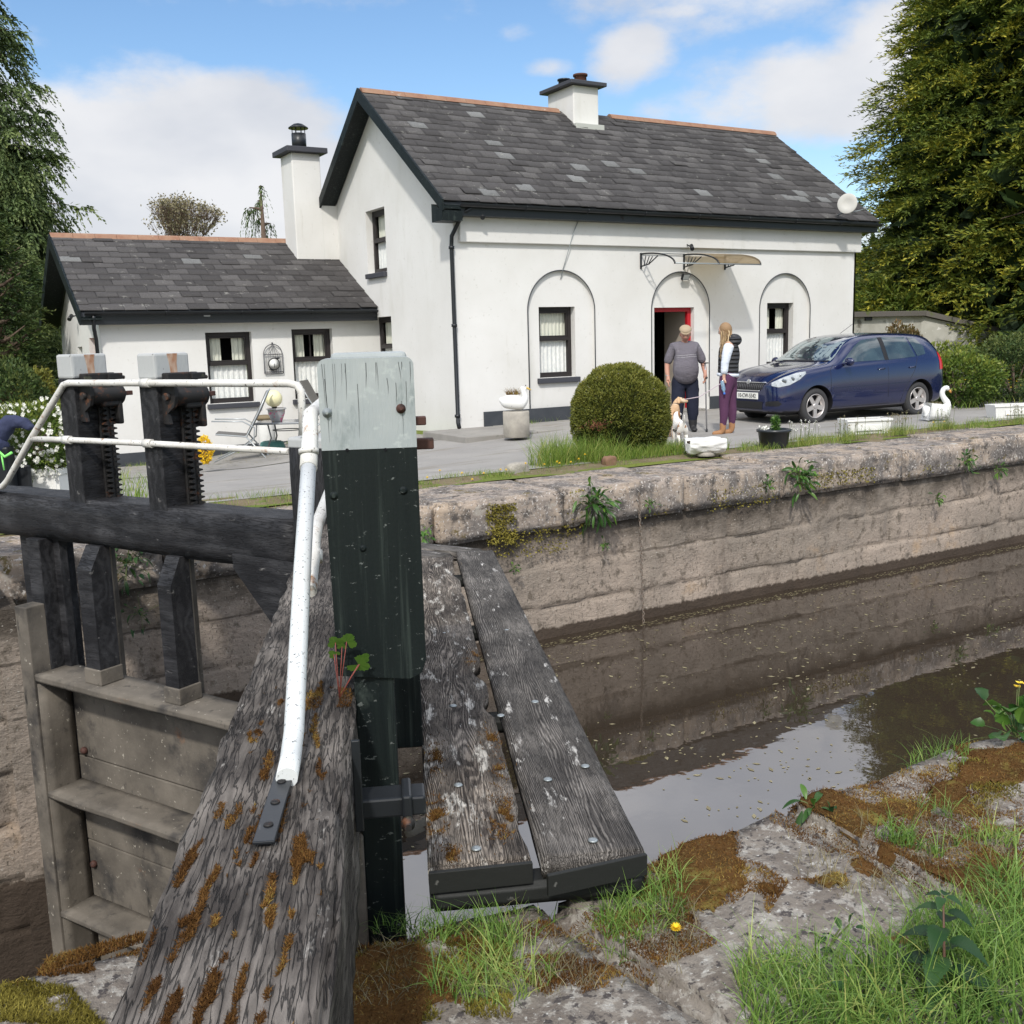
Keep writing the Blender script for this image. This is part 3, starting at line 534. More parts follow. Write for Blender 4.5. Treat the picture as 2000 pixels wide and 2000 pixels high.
# windows
def window(org, ux, un, w_, h_, split, rec, parent, sillw=.06, mull=False, name='window', tcur=True, sill=True, fw=.075):
    """org = lower left of opening on wall plane, ux along wall, un outward"""
    org = Vector(org); ux = Vector(ux); un = Vector(un); uz = Vector((0, 0, 1))
    M4 = Matrix(((ux.x, un.x, 0, org.x), (ux.y, un.y, 0, org.y), (0, 0, 1, org.z), (0, 0, 0, 1)))
    f = MB(); d = -rec
    def bx(x0, z0, x1, z1, y0, y1): f.box((x0, y0, z0), (x1, y1, z1), .006, M4)
    o_ = .06
    bx(0, 0, fw, h_, d-.04, d+.03); bx(w_-fw, 0, w_, h_, d-.04, d+.03); bx(fw, h_-fw, w_-fw, h_, d-.04, d+.028); bx(fw, 0, w_-fw, fw*1.2, d-.04, d+.028)
    zs = h_*split; bx(fw, zs-.035, w_-fw, zs+.035, d-.04, d+.045)
    i2 = .035; 
    bx(fw, zs+.035, fw+i2, h_-fw, d-.03, d+.02); bx(w_-fw-i2, zs+.035, w_-fw, h_-fw, d-.03, d+.02); bx(fw+i2, h_-fw-i2, w_-fw-i2, h_-fw, d-.03, d+.02); bx(fw+i2, zs+.035, w_-fw-i2, zs+.06, d-.03, d+.02)
    if mull: bx(w_*.5-.012, zs+.06, w_*.5+.012, h_-fw-i2, d-.03, d+.02)
    fo = f.build(name, MT['brownblack'], parent)
    g_ = MB(); g_.quad([M4 @ Vector(q) for q in ((w_-fw+.01, d-.018, fw), (fw-.01, d-.018, fw), (fw-.01, d-.018, h_-fw+.01), (w_-fw+.01, d-.018, h_-fw+.01))]); g_.build('pane', MT['paneglass'], fo, fix=False)
    c = MB()
    def drape(x0, x1, z0, z1, amp, per, y):
        n = 26; prev = None
        for k in range(n+1):
            x = x0+(x1-x0)*k/n; yy = y+amp*math.sin(k/n*per*6.28)
            pa = M4 @ Vector((x, yy, z0)); pb = M4 @ Vector((x, yy, z1))
            if prev: fc = c.quad([prev[0], pa, pb, prev[1]]); fc.smooth = True
            prev = (pa, pb)
    yb = d-.045
    drape(fw, w_-fw, fw, zs, .012, 7, yb); c.build('lace_curtain', MT['lace'], fo, fix=False)
    c = MB()
    if tcur: drape(fw, w_*.38, zs, h_-fw, .012, 3, yb-.03); drape(w_*.62, w_-fw, zs, h_-fw, .012, 3, yb-.03)
    else: drape(fw, w_-fw, zs, h_-fw, .012, 8, yb-.03)
    c.build('curtain', MT['curtain'], fo, fix=False)
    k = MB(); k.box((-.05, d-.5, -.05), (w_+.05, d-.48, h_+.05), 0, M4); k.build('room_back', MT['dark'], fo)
    if sill:
        s = MB(); s.box((-sillw, d, -.10), (w_+sillw, .075, -.005), .01, M4); s.build('sill', MT['sill'], fo)
    return fo
def pane_mat():
    m, nt = new_mat('pane_glass'); N = nt.nodes.new; L = nt.links.new
    out = N('ShaderNodeOutputMaterial'); t = N('ShaderNodeBsdfTransparent'); t.inputs[0].default_value = (.93, .93, .92, 1); g_ = N('ShaderNodeBsdfGlossy'); g_.inputs['Roughness'].default_value = .02
    fr = N('ShaderNodeFresnel'); fr.inputs[0].default_value = 1.5; mx = N('ShaderNodeMixShader'); ge = N('ShaderNodeNewGeometry'); iv = N('ShaderNodeMath'); iv.operation = 'SUBTRACT'; iv.inputs[0].default_value = 1; L(ge.outputs['Backfacing'], iv.inputs[1]); mu = N('ShaderNodeMath'); mu.operation = 'MULTIPLY'; L(fr.outputs[0], mu.inputs[0]); L(iv.outputs[0], mu.inputs[1]); L(mu.outputs[0], mx.inputs[0]); L(t.outputs[0], mx.inputs[1]); L(g_.outputs[0], mx.inputs[2]); L(mx.outputs[0], out.inputs[0]); return m
MT['paneglass'] = pane_mat()
window((W1[0], FY+.055, W1[1]), (1, 0, 0), (0, -1, 0), W1[2]-W1[0], W1[3]-W1[1], .55, .16, cot, tcur=False)
window((W3[0], FY+.055, W3[1]), (1, 0, 0), (0, -1, 0), W3[2]-W3[0], W3[3]-W3[1], .55, .16, cot)
for gw in (GW1, GW2): window((8.43, gw[2], gw[1]), (0, -1, 0), (-1, 0, 0), gw[2]-gw[0], gw[3]-gw[1], .52, .17, cot, tcur=False, sillw=.0)
# front door, open
d = MB(); y = FY+.055
d.box((DR[0], y+.10, 0), (DR[0]+.07, y+.17, 2.04)); d.box((DR[2]-.09, y+.10, 0), (DR[2]-.001, y+.17, 2.04)); d.box((DR[0]+.07, y+.101, 1.96), (DR[2]-.09, y+.169, 2.039)); dfr = d.build('door_frame', MT['red'], cot)
d = MB(); d.box((DR[0]+.08, y+.2, .03), (DR[0]+.125, y+1.0, 1.95), .004); dl = d.build('front_door', MT['doorgrey'], cot)
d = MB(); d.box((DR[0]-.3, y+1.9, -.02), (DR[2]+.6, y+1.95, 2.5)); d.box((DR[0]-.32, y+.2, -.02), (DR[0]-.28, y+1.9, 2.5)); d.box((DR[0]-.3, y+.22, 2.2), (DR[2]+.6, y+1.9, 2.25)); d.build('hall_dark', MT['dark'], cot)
d = MB(); hx = at(1322, 700, Y=y+.95).x; d.box((hx, y+.9, .0), (hx+1.6, y+.94, 2.2)); d.box((DR[2]-.02, y+.22, 0), (DR[2]+.03, y+.9, 2.2)); d.build('hall_wall', MT['beige'], cot)
d = MB(); d.box((DR[0]-.1, FY-.22, -.05), (DR[2]+.1, FY+.6, .045), .015); d.build('door_step', MT['path'], cot)
# annexe
AX0, AX1, AY, ARY, ARZ = 3.22, 8.43, 19.5, 21.9, 3.72
AW1 = (5.06, .47, 5.93, 1.79); AW2 = (6.72, .47, 7.55, 1.82)
plate('annexe_wall', rect(AX0, -.9, AX1, 2.2), [rect(*AW1), rect(*AW2)], lambda x, z: Vector((x, AY, z)), (0, .2, 0), MT['render'], cot)
for aw in (AW1, AW2): window((aw[0], AY, aw[1]), (1, 0, 0), (0, -1, 0), aw[2]-aw[0], aw[3]-aw[1], .56, .16, cot, mull=(aw is AW2))
EG = [(20.0, .9, 20.75, 1.75), (21.6, 1.0, 22.2, 1.6)]
plate('annexe_gable', [(AY, -.9), (24.3, -.9), (24.3, 2.15), (ARY, 3.62), (AY, 2.15)], [rect(*e) for e in EG], lambda y, z: Vector((AX0-.04*(1.5-z), y, z)), (.25, 0, 0), MT['render'], cot)
e = MB(); e.box((AX0+.22, 19.98, .88), (AX0+.27, 20.8, 1.77)); e.build('end_door', MT['red'], cot); e = MB(); e.box((AX0+.2, 21.55, .98), (AX0+.25, 22.25, 1.62)); e.build('end_window', MT['glass'], cot)
b = MB(); b.box((AX0-.03, AY-.03, -.9), (AX1-.002, AY-.002, -.33)); b.build('annexe_plinth', MT['plinth'], cot)
aeY, aeZ = 19.2, 2.20
rf = MB(); rf.prism([(2.9, aeY+.03, aeZ-.02), (2.9, ARY, ARZ-.02), (2.9, 24.6, 2.15), (2.9, 24.6, 2.07), (2.9, ARY, ARZ-.12), (2.9, aeY+.03, aeZ-.10)], (AX1-2.9-.003, 0, 0)); ar = rf.build('annexe_roof', MT['plinth'], cot)
slates('slate_slope', (2.88, aeY, aeZ), (AX1-.005, aeY, aeZ), (2.88, ARY, ARZ), (AX1-.005, ARY, ARZ), 13, .35, ar, 9)
rt = MB()
for i in range(12):
    x0 = 2.88+i*.402; rt.prism([(x0, ARY-.12, ARZ-.06), (x0, ARY-.06, ARZ+.02), (x0, ARY, ARZ+.05), (x0, ARY+.06, ARZ+.02), (x0, ARY+.12, ARZ-.06)], (.396, 0, 0))
rt.build('ridge_tiles', MT['terra'], ar)
bb = MB()
for y0, z0 in ((aeY-.02, aeZ+.0), (24.62, 2.16)):
    dd = Vector((0, ARY-y0, ARZ+.02-z0)); a = Vector((2.85, y0, z0)); h = Vector((0, 0, -.24)); bb.prism([a, a+dd, a+dd+h*1.1, a+h], (.04, 0, 0)); bb.prism([a+Vector((.04, 0, -.13)), a+dd+Vector((.04, 0, -.13)), a+dd+Vector((.04, 0, -.16)), a+Vector((.04, 0, -.16))], (.34, 0, 0))
bb.build('annexe_bargeboard', MT['greenblack'], cot)
b = MB(); b.box((2.9, aeY+.05, aeZ-.24), (AX1-.003, aeY+.09, aeZ-.02)); b.box((2.9, aeY+.09, aeZ-.24), (AX1-.003, AY, aeZ-.21)); b.build('annexe_eaves_board', MT['black'], cot)
gutter((2.95, aeY-.01, aeZ-.02), (AX1-.02, aeY-.01, aeZ-.04), .055).build('annexe_gutter', MT['black'], cot)
dp = MB(); dp.tube([(3.1, aeY, aeZ-.08), (3.1, 19.3, 1.9), (3.14, 19.42, 1.7), (3.14, 19.42, -.5)], .034, 10); dp.build('annexe_downpipe', MT['black'], cot)
# ================================================================== LOCK GATES
V3 = Vector
MT['tar'] = wood_mat('tarred_timber', (.012, .012, .014), (.050, .050, .054), 5, .2, patch=(.17, .165, .16), plo=.63, phi=.72, bumpd=.006, crack=.5, rough=.55)
MT['oldbeam'] = wood_mat('weathered_beam', (.040, .034, .030), (.22, .195, .172), 12, .10, patch=(.36, .34, .31), plo=.62, phi=.72, bumpd=.010, moss=(.10, .045, .018), mlo=.68, crack=.75, stretch=(.16, 1, 1))
MT['plankA'] = wood_mat('bleached_plank', (.050, .041, .035), (.36, .31, .26), 48, .28, patch=(.56, .53, .48), plo=.54, phi=.64, bumpd=.008, dist=2.4, crack=.6)
MT['plankB'] = wood_mat('grey_plank', (.045, .041, .038), (.23, .21, .19), 52, .30, patch=(.52, .50, .47), plo=.585, phi=.66, bumpd=.006, dist=1.3, crack=.5)
MT['plankend'] = mat('plank_end_paint', (.014, .015, .014), .6, .3, layers=[((.14, .14, .13), 15, .66, .74, I3)], bump=[(30, .4, .004, I3)])
MT['gatewood'] = mat('silted_gate_timber', (.17, .15, .125), .85, .2, var=((.085, .075, .063), 3, (1, 1, 1)), layers=[((.045, .042, .04), 2.2, .48, .66, I3), ((.03, .028, .026), 7, .58, .70, (1, 1, .4)), ((.22, .12, .07), 2.8, .64, .76, I3), ((.40, .37, .31), 30, .63, .70, I3)], bump=[(12, .4, .01, I3), (60, .4, .004, I3)])
MT['iron'] = mat('rusty_dark_iron', (.018, .017, .017), .6, .4, metal=.2, layers=[((.11, .045, .022), 14, .55, .68, I3), ((.075, .075, .05), 9, .62, .70, I3)], bump=[(30, .5, .004, I3)])
MT['rust'] = mat('dark_red_iron', (.075, .035, .028), .7, .3, layers=[((.03, .018, .016), 20, .5, .6, I3)], bump=[(50, .4, .003, I3)])
MT['pipe'] = mat('chipped_white_pipe', (.66, .655, .63), .45, .4, var=((.52, .50, .46), 6, I3), layers=[((.26, .13, .06), 9, .57, .68, I3), ((.07, .06, .05), 50, .60, .65, I3)], bump=[(60, .4, .003, I3)])
MT['pipe2'] = mat('speckled_white_pipe', (.60, .62, .62), .4, .4, layers=[((.10, .10, .10), 120, .60, .64, (1, 1, .8)), ((.38, .39, .30), 6, .64, .76, I3)], bump=[(80, .4, .002, I3)])
MT['postwhite'] = mat('faded_pale_blue_paint', (.275, .305, .315), .6, .3, var=((.33, .355, .36), 6, I3), layers=[((.17, .20, .20), 9, .56, .70, (1, 1, .3)), ((.36, .39, .39), 26, .56, .66, I3), ((.05, .055, .06), 50, .70, .73, (1.6, 1.6, .6))], bump=[(30, .6, .005, (3, 3, .25))])
MT['capwhite'] = mat('flaking_white_paint', (.38, .39, .39), .7, .3, layers=[((.30, .13, .06), 5, .64, .72, (2.5, 2.5, .35)), ((.12, .12, .12), 26, .66, .72, I3)], bump=[(30, .6, .005, (2, 2, .5))])
MT['ruststain'] = mat('rust_stain', (.30, .13, .06), .8, .2, var=((.52, .42, .34), 22, (1, 1, .4)))
MT['steel'] = mat('galvanised_steel', (.30, .33, .34), .45, .5, metal=.6, bump=[(60, .3, .002, I3)])

# ---------------- far leaf
fA = V3((.537, 7.658, 0)); dF = V3((.4488, -.8936, 0)); yF = V3((.8936, .4488, 0)); nF = -yF
gF = empty('lock_gate', (1.2, 6.5, 0), 'far gate leaf of black timber with two toothed paddle racks and white handrail', 'lock gate')
def FL(u, y, z): return fA+dF*u+yF*y+V3((0, 0, z))
def fpx(px, py, y=0):
    p = atp(px, py, fA+yF*y, nF); q = p-fA; return q.dot(dF), p.z
FM = Matrix(((dF.x, yF.x, 0, fA.x), (dF.y, yF.y, 0, fA.y), (0, 0, 1, 0), (0, 0, 0, 1)))
zb = .5*(fpx(0, 1053)[1]+fpx(575, 1107)[1]); uB = fpx(577, 1050)[0]
wood_box('balance_beam', uB+4.6, .28, .60-zb, MT['tar'], gF, FM @ Matrix.Translation((-4.6, 0, zb)), nx=60, rough=.007, bev=.018, seed=2)
def fbox(name, u0, u1, y0, y1, z0, z1, m, bev=.006, par=None):
    b = MB(); b.box((u0, y0, z0), (u1, y1, z1), bev); return b.build(name, m, par or gF, FM)
# mitre post
uM = fpx(567, 930)[0]
wood_box('mitre_post', 4.9, .30, .30, MT['tar'], gF, FM @ Matrix.Translation((uM, -.015, fpx(562, 858)[1]-.02)) @ Matrix.Rotation(R(90), 4, 'Y'), nx=30, rough=.008, bev=.02, seed=5)
k = MB(); k.box((uB-.31+.012, .01, 0), (uB-.012, .29, .035), .012)
zt = fpx(562, 858)[1]
k = MB(); k.box((uM+.003, -.013, zt-.05), (uM+.297, .283, zt+.012), .014); k.build('post_cap', MT['capwhite'], gF, FM)
# heel stile, boards, struts
yl = -.18
def fz(px, py, y=0): return fpx(px, py, y)
uh0, _ = fz(28, 1190, yl); uh1, _ = fz(47, 1190, yl)
fbox('heel_post', uh0, uh1+.02, yl, yl+.22, -4.4, fz(40, 1186, yl)[1], MT['gatewood'])
fbox('heel_post', uh0+.0, uh1+.03, -.05, .2, -4.4, zb+.01, MT['tar'])
u0, _ = fz(52, 1150, .06); u1, _ = fz(126, 1150, .06); fbox('hanging_board', u0, u1, .05, .11, -.60, zb+.005, MT['tar'])
ztop = fz(72, 1320, yl)[1]; ub = uB+.05
for (y0p, th) in ((ztop, .05),): pass
rails = [(fz(72, 1320, yl)[1], .055), (fz(93, 1548, yl)[1], .05), (fz(114, 1780, yl)[1], .05), (fz(114, 1780, yl)[1]-.75, .05), (fz(114, 1780, yl)[1]-1.5, .05)]
for i, (z, h) in enumerate(rails):
    wood_box('gate_rail', ub-uh1, .28, h, MT['gatewood'], gF, FM @ Matrix.Translation((uh1+.0, yl+.01, z-h)), nx=26, rough=.004, bev=.006, seed=8+i)
z0 = rails[0][0]
for i in range(6): fbox('gate_planking', uh1, ub, .085, .14, z0-.03-.62*(i+1)+.008, z0-.03-.62*i, MT['gatewood'])
for zz, (a, b_) in (((z0-.03), rails[:2]), (0, rails[1:3])): pass
wood_box('stile', 3.8, .24, .06, MT['gatewood'], gF, FM @ Matrix.Translation((uh1-.02, yl+.02, z0-.06)) @ Matrix.Rotation(R(90), 4, 'Y'), nx=10, seed=3)
bo = MB()
for (px, py) in ((92, 1365), (122, 1480), (112, 1600), (142, 1705)):
    u, z = fz(px, py, yl+.1); c = FL(u+.02, .07, z); bo = MB(); bo.sphere(c, .026, 10, (1, 1, 1)); bo.build('bolt', MT['rust'], gF)
for (x0, x1, yt, yb_) in ((150, 177, 1112, 1278), (307, 333, 1142, 1318)):
    u0, zt0 = fz(x0, yt, -.10); u1, _ = fz(x1, yt, -.10); zb0 = z0-.0
    s = MB(); pr = [(-.10, zb0), (-.10, zt0), (-.02, zb+.01), (.045, zb+.01), (.045, zb0)]
    s.prism([(u0, y, z) for y, z in pr], (u1-u0, 0, 0)); st_ = s.build('strut', MT['tar'], gF, FM)
    fbox('strut_shoe', u0-.012, u1+.012, -.112, .057, z0+.0, z0+.10, MT['gatewood'])
for (xa, ya, xb, yb_) in ((213, 1062, 231, 1312), (368, 1096, 392, 1352)):
    ua, za = fz(xa, ya, .2); ub_, zz = fz(xb, yb_, .2); s = MB(); s.box((ua-.02, .19, -3.9), (ua+.03, .22, za+.05), .003); s.build('paddle_rod', MT['gatewood'], gF, FM)
s = MB(); pl = [fz(x, y, -.012) for x, y in ((453, 1082), (577, 1100), (577, 1165), (548, 1232), (536, 1225), (456, 1110))]
s.prism([(u, -.012, z) for u, z in pl], (0, .03, 0)); s.build('knee_plate', MT['tar'], gF, FM)
# paddle posts with racks
def rack(b, M4, h, n=26, w_=.075):
    b.box((-w_*.5-.012, -.03, -h), (w_*.5+.012, -.012, 0), .003, M4); b.box((-w_*.16, -.05, -h), (w_*.16, -.03, 0), .002, M4)
    for i in range(n):
        z = -h+(i+.5)*h/n; t = h/n*.42
        for sx in (-1, 1):
            b.prism([M4 @ V3((sx*w_*.12, -.058, z-t)), M4 @ V3((sx*w_*.12, -.058, z+t)), M4 @ V3((sx*w_*.62, -.064, z+t*.1)), M4 @ V3((sx*w_*.62, -.064, z-t*.5))], (M4.to_3x3() @ V3((0, .028, 0))))
def paddle_post(root, M4, W_, D_, ztop, zbot, white, m_post, m_cap, gearside=1, taper=0, gear=True, capz=.22, seed=1):
    """M4: frame with local x across post face, y into post, origin face centre at z=0"""
    p = wood_box('paddle_post', ztop-zbot, W_, D_, m_post, root, M4 @ Matrix.Translation((-W_/2, 0, ztop)) @ Matrix.Rotation(R(90), 4, 'Y') @ Matrix.Rotation(R(90), 4, 'X'), nx=24, rough=.004, bev=.008, seed=seed)
    return p
def post(root, M4, W_, D_, ztop, zbot, capz, m_post, m_cap, name='paddle_post', bev=.014):
    b = MB(); b.box((-W_/2, 0, zbot), (W_/2, D_, ztop-capz), .005); p = b.build(name, m_post, root, M4)
    b = MB(); b.box((-W_/2-.001, -.001, ztop-capz), (W_/2+.001, D_+.001, ztop), bev); b.build('painted_top', m_cap, p, M4)
    return p
def gearbox(root, M4, zg, s=1.0, h=.85):
    """rack and pinion gear on the face of a post; zg = spindle height"""
    T = lambda x, y, z: M4 @ V3((x, y, z))
    b = MB(); b.box((-.105, -.055, zg+.075), (.12, -.001, zg+.135), .008, M4); b.box((.06, -.07, zg+.09), (.165, -.015, zg+.13), .006, M4); b.tube([T(.15, -.045, zg+.105), T(.19, -.045, zg+.10)], .012, 6); hd = b.build('top_bracket', MT['iron'], root)
    b = MB(); b.tube([T(-.10, -.06, zg), T(-.06, -.06, zg), T(.10, -.06, zg), T(.13, -.06, zg), T(.155, -.06, zg)], [.052, .06, .06, .068, .04], 16)
    b.box((-.02, -.10, zg-.075), (.10, -.0, zg+.075), .012, M4); b.box((.09, -.10, zg-.19), (.125, .0, zg+.02), .01, M4)
    pr = [(-.115, -.115, zg+.06), (-.115, -.09, zg+.075), (-.115, -.0, zg+.075), (-.115, .0, zg-.16), (-.115, -.055, zg-.16), (-.115, -.04, zg-.10), (-.115, -.10, zg-.06), (-.115, -.12, zg)]
    b.prism([T(*q) for q in pr], M4.to_3x3() @ V3((.022, 0, 0)))
    b.tube([T(-.14, -.06, zg+.0), T(-.09, -.06, zg)], .022, 8); b.build('gear_housing', MT['iron'], root)
    b = MB(); b.box((.155, -.074, zg-.014), (.225, -.046, zg+.014), .003, M4); b.build('spindle', MT['rust'], root)
    b = MB(); rack(b, M4 @ Matrix.Translation((.045, 0, zg-.0)), h, int(26*h/.85)); b.build('rack', MT['iron'], root)
for (x0, x1, yt, seed) in ((138, 206, 692, 1), (300, 367, 690, 2)):
    uc, zt_ = fpx(x0, yt, .012)                       # near corner of the post, its broad face looks along the leaf
    WW, DD = .25, .155; PF = FM @ Matrix.Translation((uc, .012+WW/2, 0)) @ Matrix.Rotation(R(90), 4, 'Z')   # local x = upstream, y = back along the beam
    p = post(gF, PF, WW, DD, zt_, .45, .15, MT['tar'], MT['capwhite'])
    b = MB(); b.prism([(-.035, -.0025, zt_-.004), (.04, -.0025, zt_-.004), (.03, -.0025, zt_-.06), (.034, -.0025, zt_-.152), (-.012, -.0025, zt_-.152), (-.022, -.0025, zt_-.07)], (0, .0015, 0)); b.build('rust_stain', MT['ruststain'], p, PF)
    gearbox(p, PF @ Matrix.Translation((.02, 0, 0)), fpx(190, 772, .1)[1], h=.66)
# handrail
def fp3(px, py, y=.0): u, z = fpx(px, py, y); return FL(u, y, z)
b = MB(); r_ = .0205
b.tube([fp3(-40, 960), fp3(5, 950), fp3(14, 940), fp3(60, 858), fp3(118, 762), fp3(124, 752), fp3(134, 748), fp3(285, 748), fp3(565, 749), fp3(581, 753), fp3(588, 764), fp3(592, 850)], r_, 12)
b.tube([fp3(60, 857), fp3(132, 859), fp3(290, 866), fp3(566, 882)], r_*.9, 12)
for px, py in ((285, 748), (132, 859), (290, 866)): q = fp3(px, py); b.tube([q-dF*.035, q+dF*.035], r_*1.28, 12)
b.build('handrail', MT['pipe'], gF)
# walkway boards of far leaf, on the upstream side
e1 = at(944, 1070, Z=.2); e2 = at(884, 1079, Z=.2)
for e, w_, sd in ((e1, .17, 1), (e2, .17, 2)):
    p0 = e-dF*3.2; wood_box('walkway_board', 3.2, w_, .06, MT['plankB'], gF, frame(V3((p0.x, p0.y, .135)), V3((e.x, e.y, .135))) @ Matrix.Translation((0, -w_, 0)), nx=30, rough=.004, seed=sd+20)

# ---------------- near leaf
R0 = V3((.42, 1.246, 0)); dN = (V3((1.035, 2.63, 0))-R0).normalized(); yN = V3((-dN.y, dN.x, 0))
gN = empty('lock_gate', (.9, 2.4, 0), 'near gate leaf with weathered foreground beam, pale blue topped post and walkway planks', 'lock gate')
NM = Matrix(((dN.x, yN.x, 0, R0.x), (dN.y, yN.y, 0, R0.y), (0, 0, 1, 0), (0, 0, 0, 1)))
def npx(px, py, y): p = atp(px, py, R0+yN*y, yN); return (p-R0).dot(dN), p.z
def nx_(px, py, x): p = atp(px, py, R0+dN*x, dN); return (p-R0).dot(yN), p.z
beamN = wood_box('balance_beam', 5.55, .31, .37, MT['oldbeam'], gN, NM @ Matrix.Translation((-1.15, 0, .23)), nx=110, rough=.011, bev=.014, seed=4, ny=12, nz=6, sc=1.6)
# choose face position of the tall post so that its left edge meets the beam edge
xP = 1.36
yl_, zt_ = nx_(618, 702, xP); yr_, _ = nx_(807, 702, xP); zr = nx_(806, 1325, xP)[1]
ylb, _ = nx_(700, 1500, xP); yrb, _ = nx_(778, 1500, xP)
PM = NM @ Matrix.Translation((xP, 0, 0)) @ Matrix.Rotation(R(-90), 4, 'Z')   # local x = -yN (to the right), y = dN (away)
tallW = abs(yr_-yl_); cxl = -(yl_+yr_)/2
zsp = nx_(700, 878, xP)[1]
b = MB(); pr = [(-tallW/2*.93, zr+.02), (-tallW/2, zsp), (tallW/2, zsp), (tallW/2, zr+.05), (tallW/2-.012, zr+.015), (tallW/2-.045, zr)]
b.prism([(x+cxl, 0, z) for x, z in pr], (0, .105, 0)); tp = b.build('paddle_post', MT['greenblack'], gN, PM)
b = MB(); n = 8; r_ = .022; pr = [(-tallW/2, zsp), (tallW/2, zsp)]+[(tallW/2-r_+r_*math.cos(a), zt_-r_+r_*math.sin(a)) for a in [math.pi/2*k/n for k in range(n+1)]]+[(-tallW/2+r_+r_*math.cos(a), zt_-r_+r_*math.sin(a)) for a in [math.pi/2+math.pi/2*k/n for k in range(n+1)]]
b.prism([(x+cxl, -.001, z+.0005) for x, z in pr], (0, .107, 0)); b.build('painted_top', MT['postwhite'], tp, PM)
crk = MB(); rr = random.Random(4)
for i in range(20):
    x = cxl+rr.uniform(-tallW/2+.008, tallW/2-.008); top = rr.random() < .6
    z1 = zt_-.012 if top else rr.uniform(zsp+.04, zsp+.2); ln = rr.uniform(.015, .12) if top else rr.uniform(.03, .17); z2 = max(zsp+.002, z1-ln); x2 = x+rr.uniform(-.004, .006); ww = rr.uniform(.00025, .0008)
    crk.prism([(x-ww, -.0012, z1), (x+ww, -.0012, z1), ((x+x2)/2+ww+.001, -.0012, (z1+z2)/2), (x2, -.0012, z2), ((x+x2)/2-ww+.001, -.0012, (z1+z2)/2)], (0, -.0006, 0))
crk.build('paint_cracks', MT['black'], tp, PM)
for (px, py, mt) in ((639, 806, MT['steel']), (783, 798, MT['rust'])):
    yy, zz = nx_(px, py, xP); c = V3((-yy, 0, zz)); b = MB(); X = Matrix.Translation(c) @ Matrix.Rotation(R(90), 4, 'X'); b.lathe([(.0125, .0), (.0125, .003), (.0105, .0035), (.0105, .006), (.0075, .0065), (.0075, .013), (.0035, .0135), (.0035, .018)], 16, X); b.build('bolt', mt, tp, PM)
for (px, py, r) in ((652, 968, .011), (788, 958, .011), (709, 1071, .009)):
    yy, zz = nx_(px, py, xP); b = MB(); X = Matrix.Translation((-yy, 0, zz)) @ Matrix.Rotation(R(90), 4, 'X'); b.lathe([(r, .0), (r, .002), (r*.75, .0022), (r*.75, .004), (r*.5, .0042), (r*.5, .006)], 14, X); b.build('bolt', MT['greenblack'], tp, PM)
for (px, py) in ((678, 879), (753, 878)):
    yy, zz = nx_(px, py, xP); b = MB(); X = Matrix.Translation((-yy, -.0015, zz)) @ Matrix.Rotation(R(90), 4, 'X'); b.lathe([(.0045, .0), (.0045, .001)], 12, X); b.build('bolt_hole', MT['dark'], tp, PM)
b = MB(); b.box((-ylb, .012, -4.2), (-yrb, .10, zr+.08), .006); b.build('post_tail', MT['greenblack'], gN, PM)
# second post behind it
x2 = xP+.70; a_, zt2 = nx_(645, 690, x2); c_, _ = nx_(793, 690, x2); w2 = abs(a_-c_); PM2 = NM @ Matrix.Translation((x2, 0, 0)) @ Matrix.Rotation(R(-90), 4, 'Z') @ Matrix.Translation((-(a_+c_)/2, 0, 0))
p2 = post(gN, PM2, w2, .105, zt2, .15, .23, MT['greenblack'], MT['postwhite'])
for XX, (px, py), (rx, ry) in ((xP, (833, 865), (847, 865)), (x2, (833, 822), (832, 822))):
    if XX == xP: yy, zz = nx_(px, 866, XX+.16); ye, _ = nx_(847, 866, XX+.16); xl = XX+.16
    else: yy, zz = nx_(808, 822, XX+.16); ye, _ = nx_(832, 822, XX+.16); xl = XX+.16
    b = MB(); b.box((xl-.016, yy+.10, zz-.015), (xl+.016, ye, zz+.015), .004); b.build('spindle', MT['rust'], gN, NM)
    b = MB(); b.box((xl-.04, yr_+.03, zz-.06), (xl+.05, yl_-.03, zz+.06), .012); b.build('gear_housing', MT['iron'], gN, NM)
# leaf frame under the beam
for i in range(4):
    b = MB(); b.box((1.35, .0, -.55-1.0*i), (4.55, .12, .20-1.0*i-.01), .006); b.build('gate_planking', MT['gatewood'], gN, NM)
b = MB(); b.box((4.42, -.02, -4.2), (4.72, .28, 1.02), .015); b.build('mitre_post', MT['tar'], gN, NM)

# planks
def plank(nl, nr, fl, fr, zn, zf, th, m, seed, notch=None):
    a = at(*nl, Z=zn); b_ = at(*nr, Z=zn); c = at(*fl, Z=zf); d = at(*fr, Z=zf); Lx = ((c-a).length+(d-b_).length)/2
    xd = ((c-a)+(d-b_)).normalized(); F4 = frame(a, a+xd); inv = F4.inverted(); lb = inv @ b_; lc = inv @ c; ld = inv @ d
    w0 = lb.y; bm_m = F4 @ Matrix.Translation((0, 0, -th))
    def sh(v):
        u = v.co.x/Lx; yy = v.co.y
        y0 = lc.y*u; y1 = lb.y*(1-u)+ld.y*u
        t = yy; v.co.y = y0+(y1-y0)*t; 
        if notch: notch(v, u, t)
    return wood_box('walkway_board', Lx, 1.0, th, m, gN, bm_m, nx=120, rough=.005, bev=.008, seed=seed, ny=8, nz=2, notch=sh), F4, Lx
def rot_edge(v, u, t):
    # decayed inner edge with bites out of it
    if t > .75:return
    e = max(0, noise.noise(Vector((u*9, 3, 0)))-.12)*.12+max(0, .035-abs(u-.52)*.5)*.8+max(0, .03-abs(u-.27)*.5)*.6
    k = max(0, 1-t/.4); v.co.y -= 0
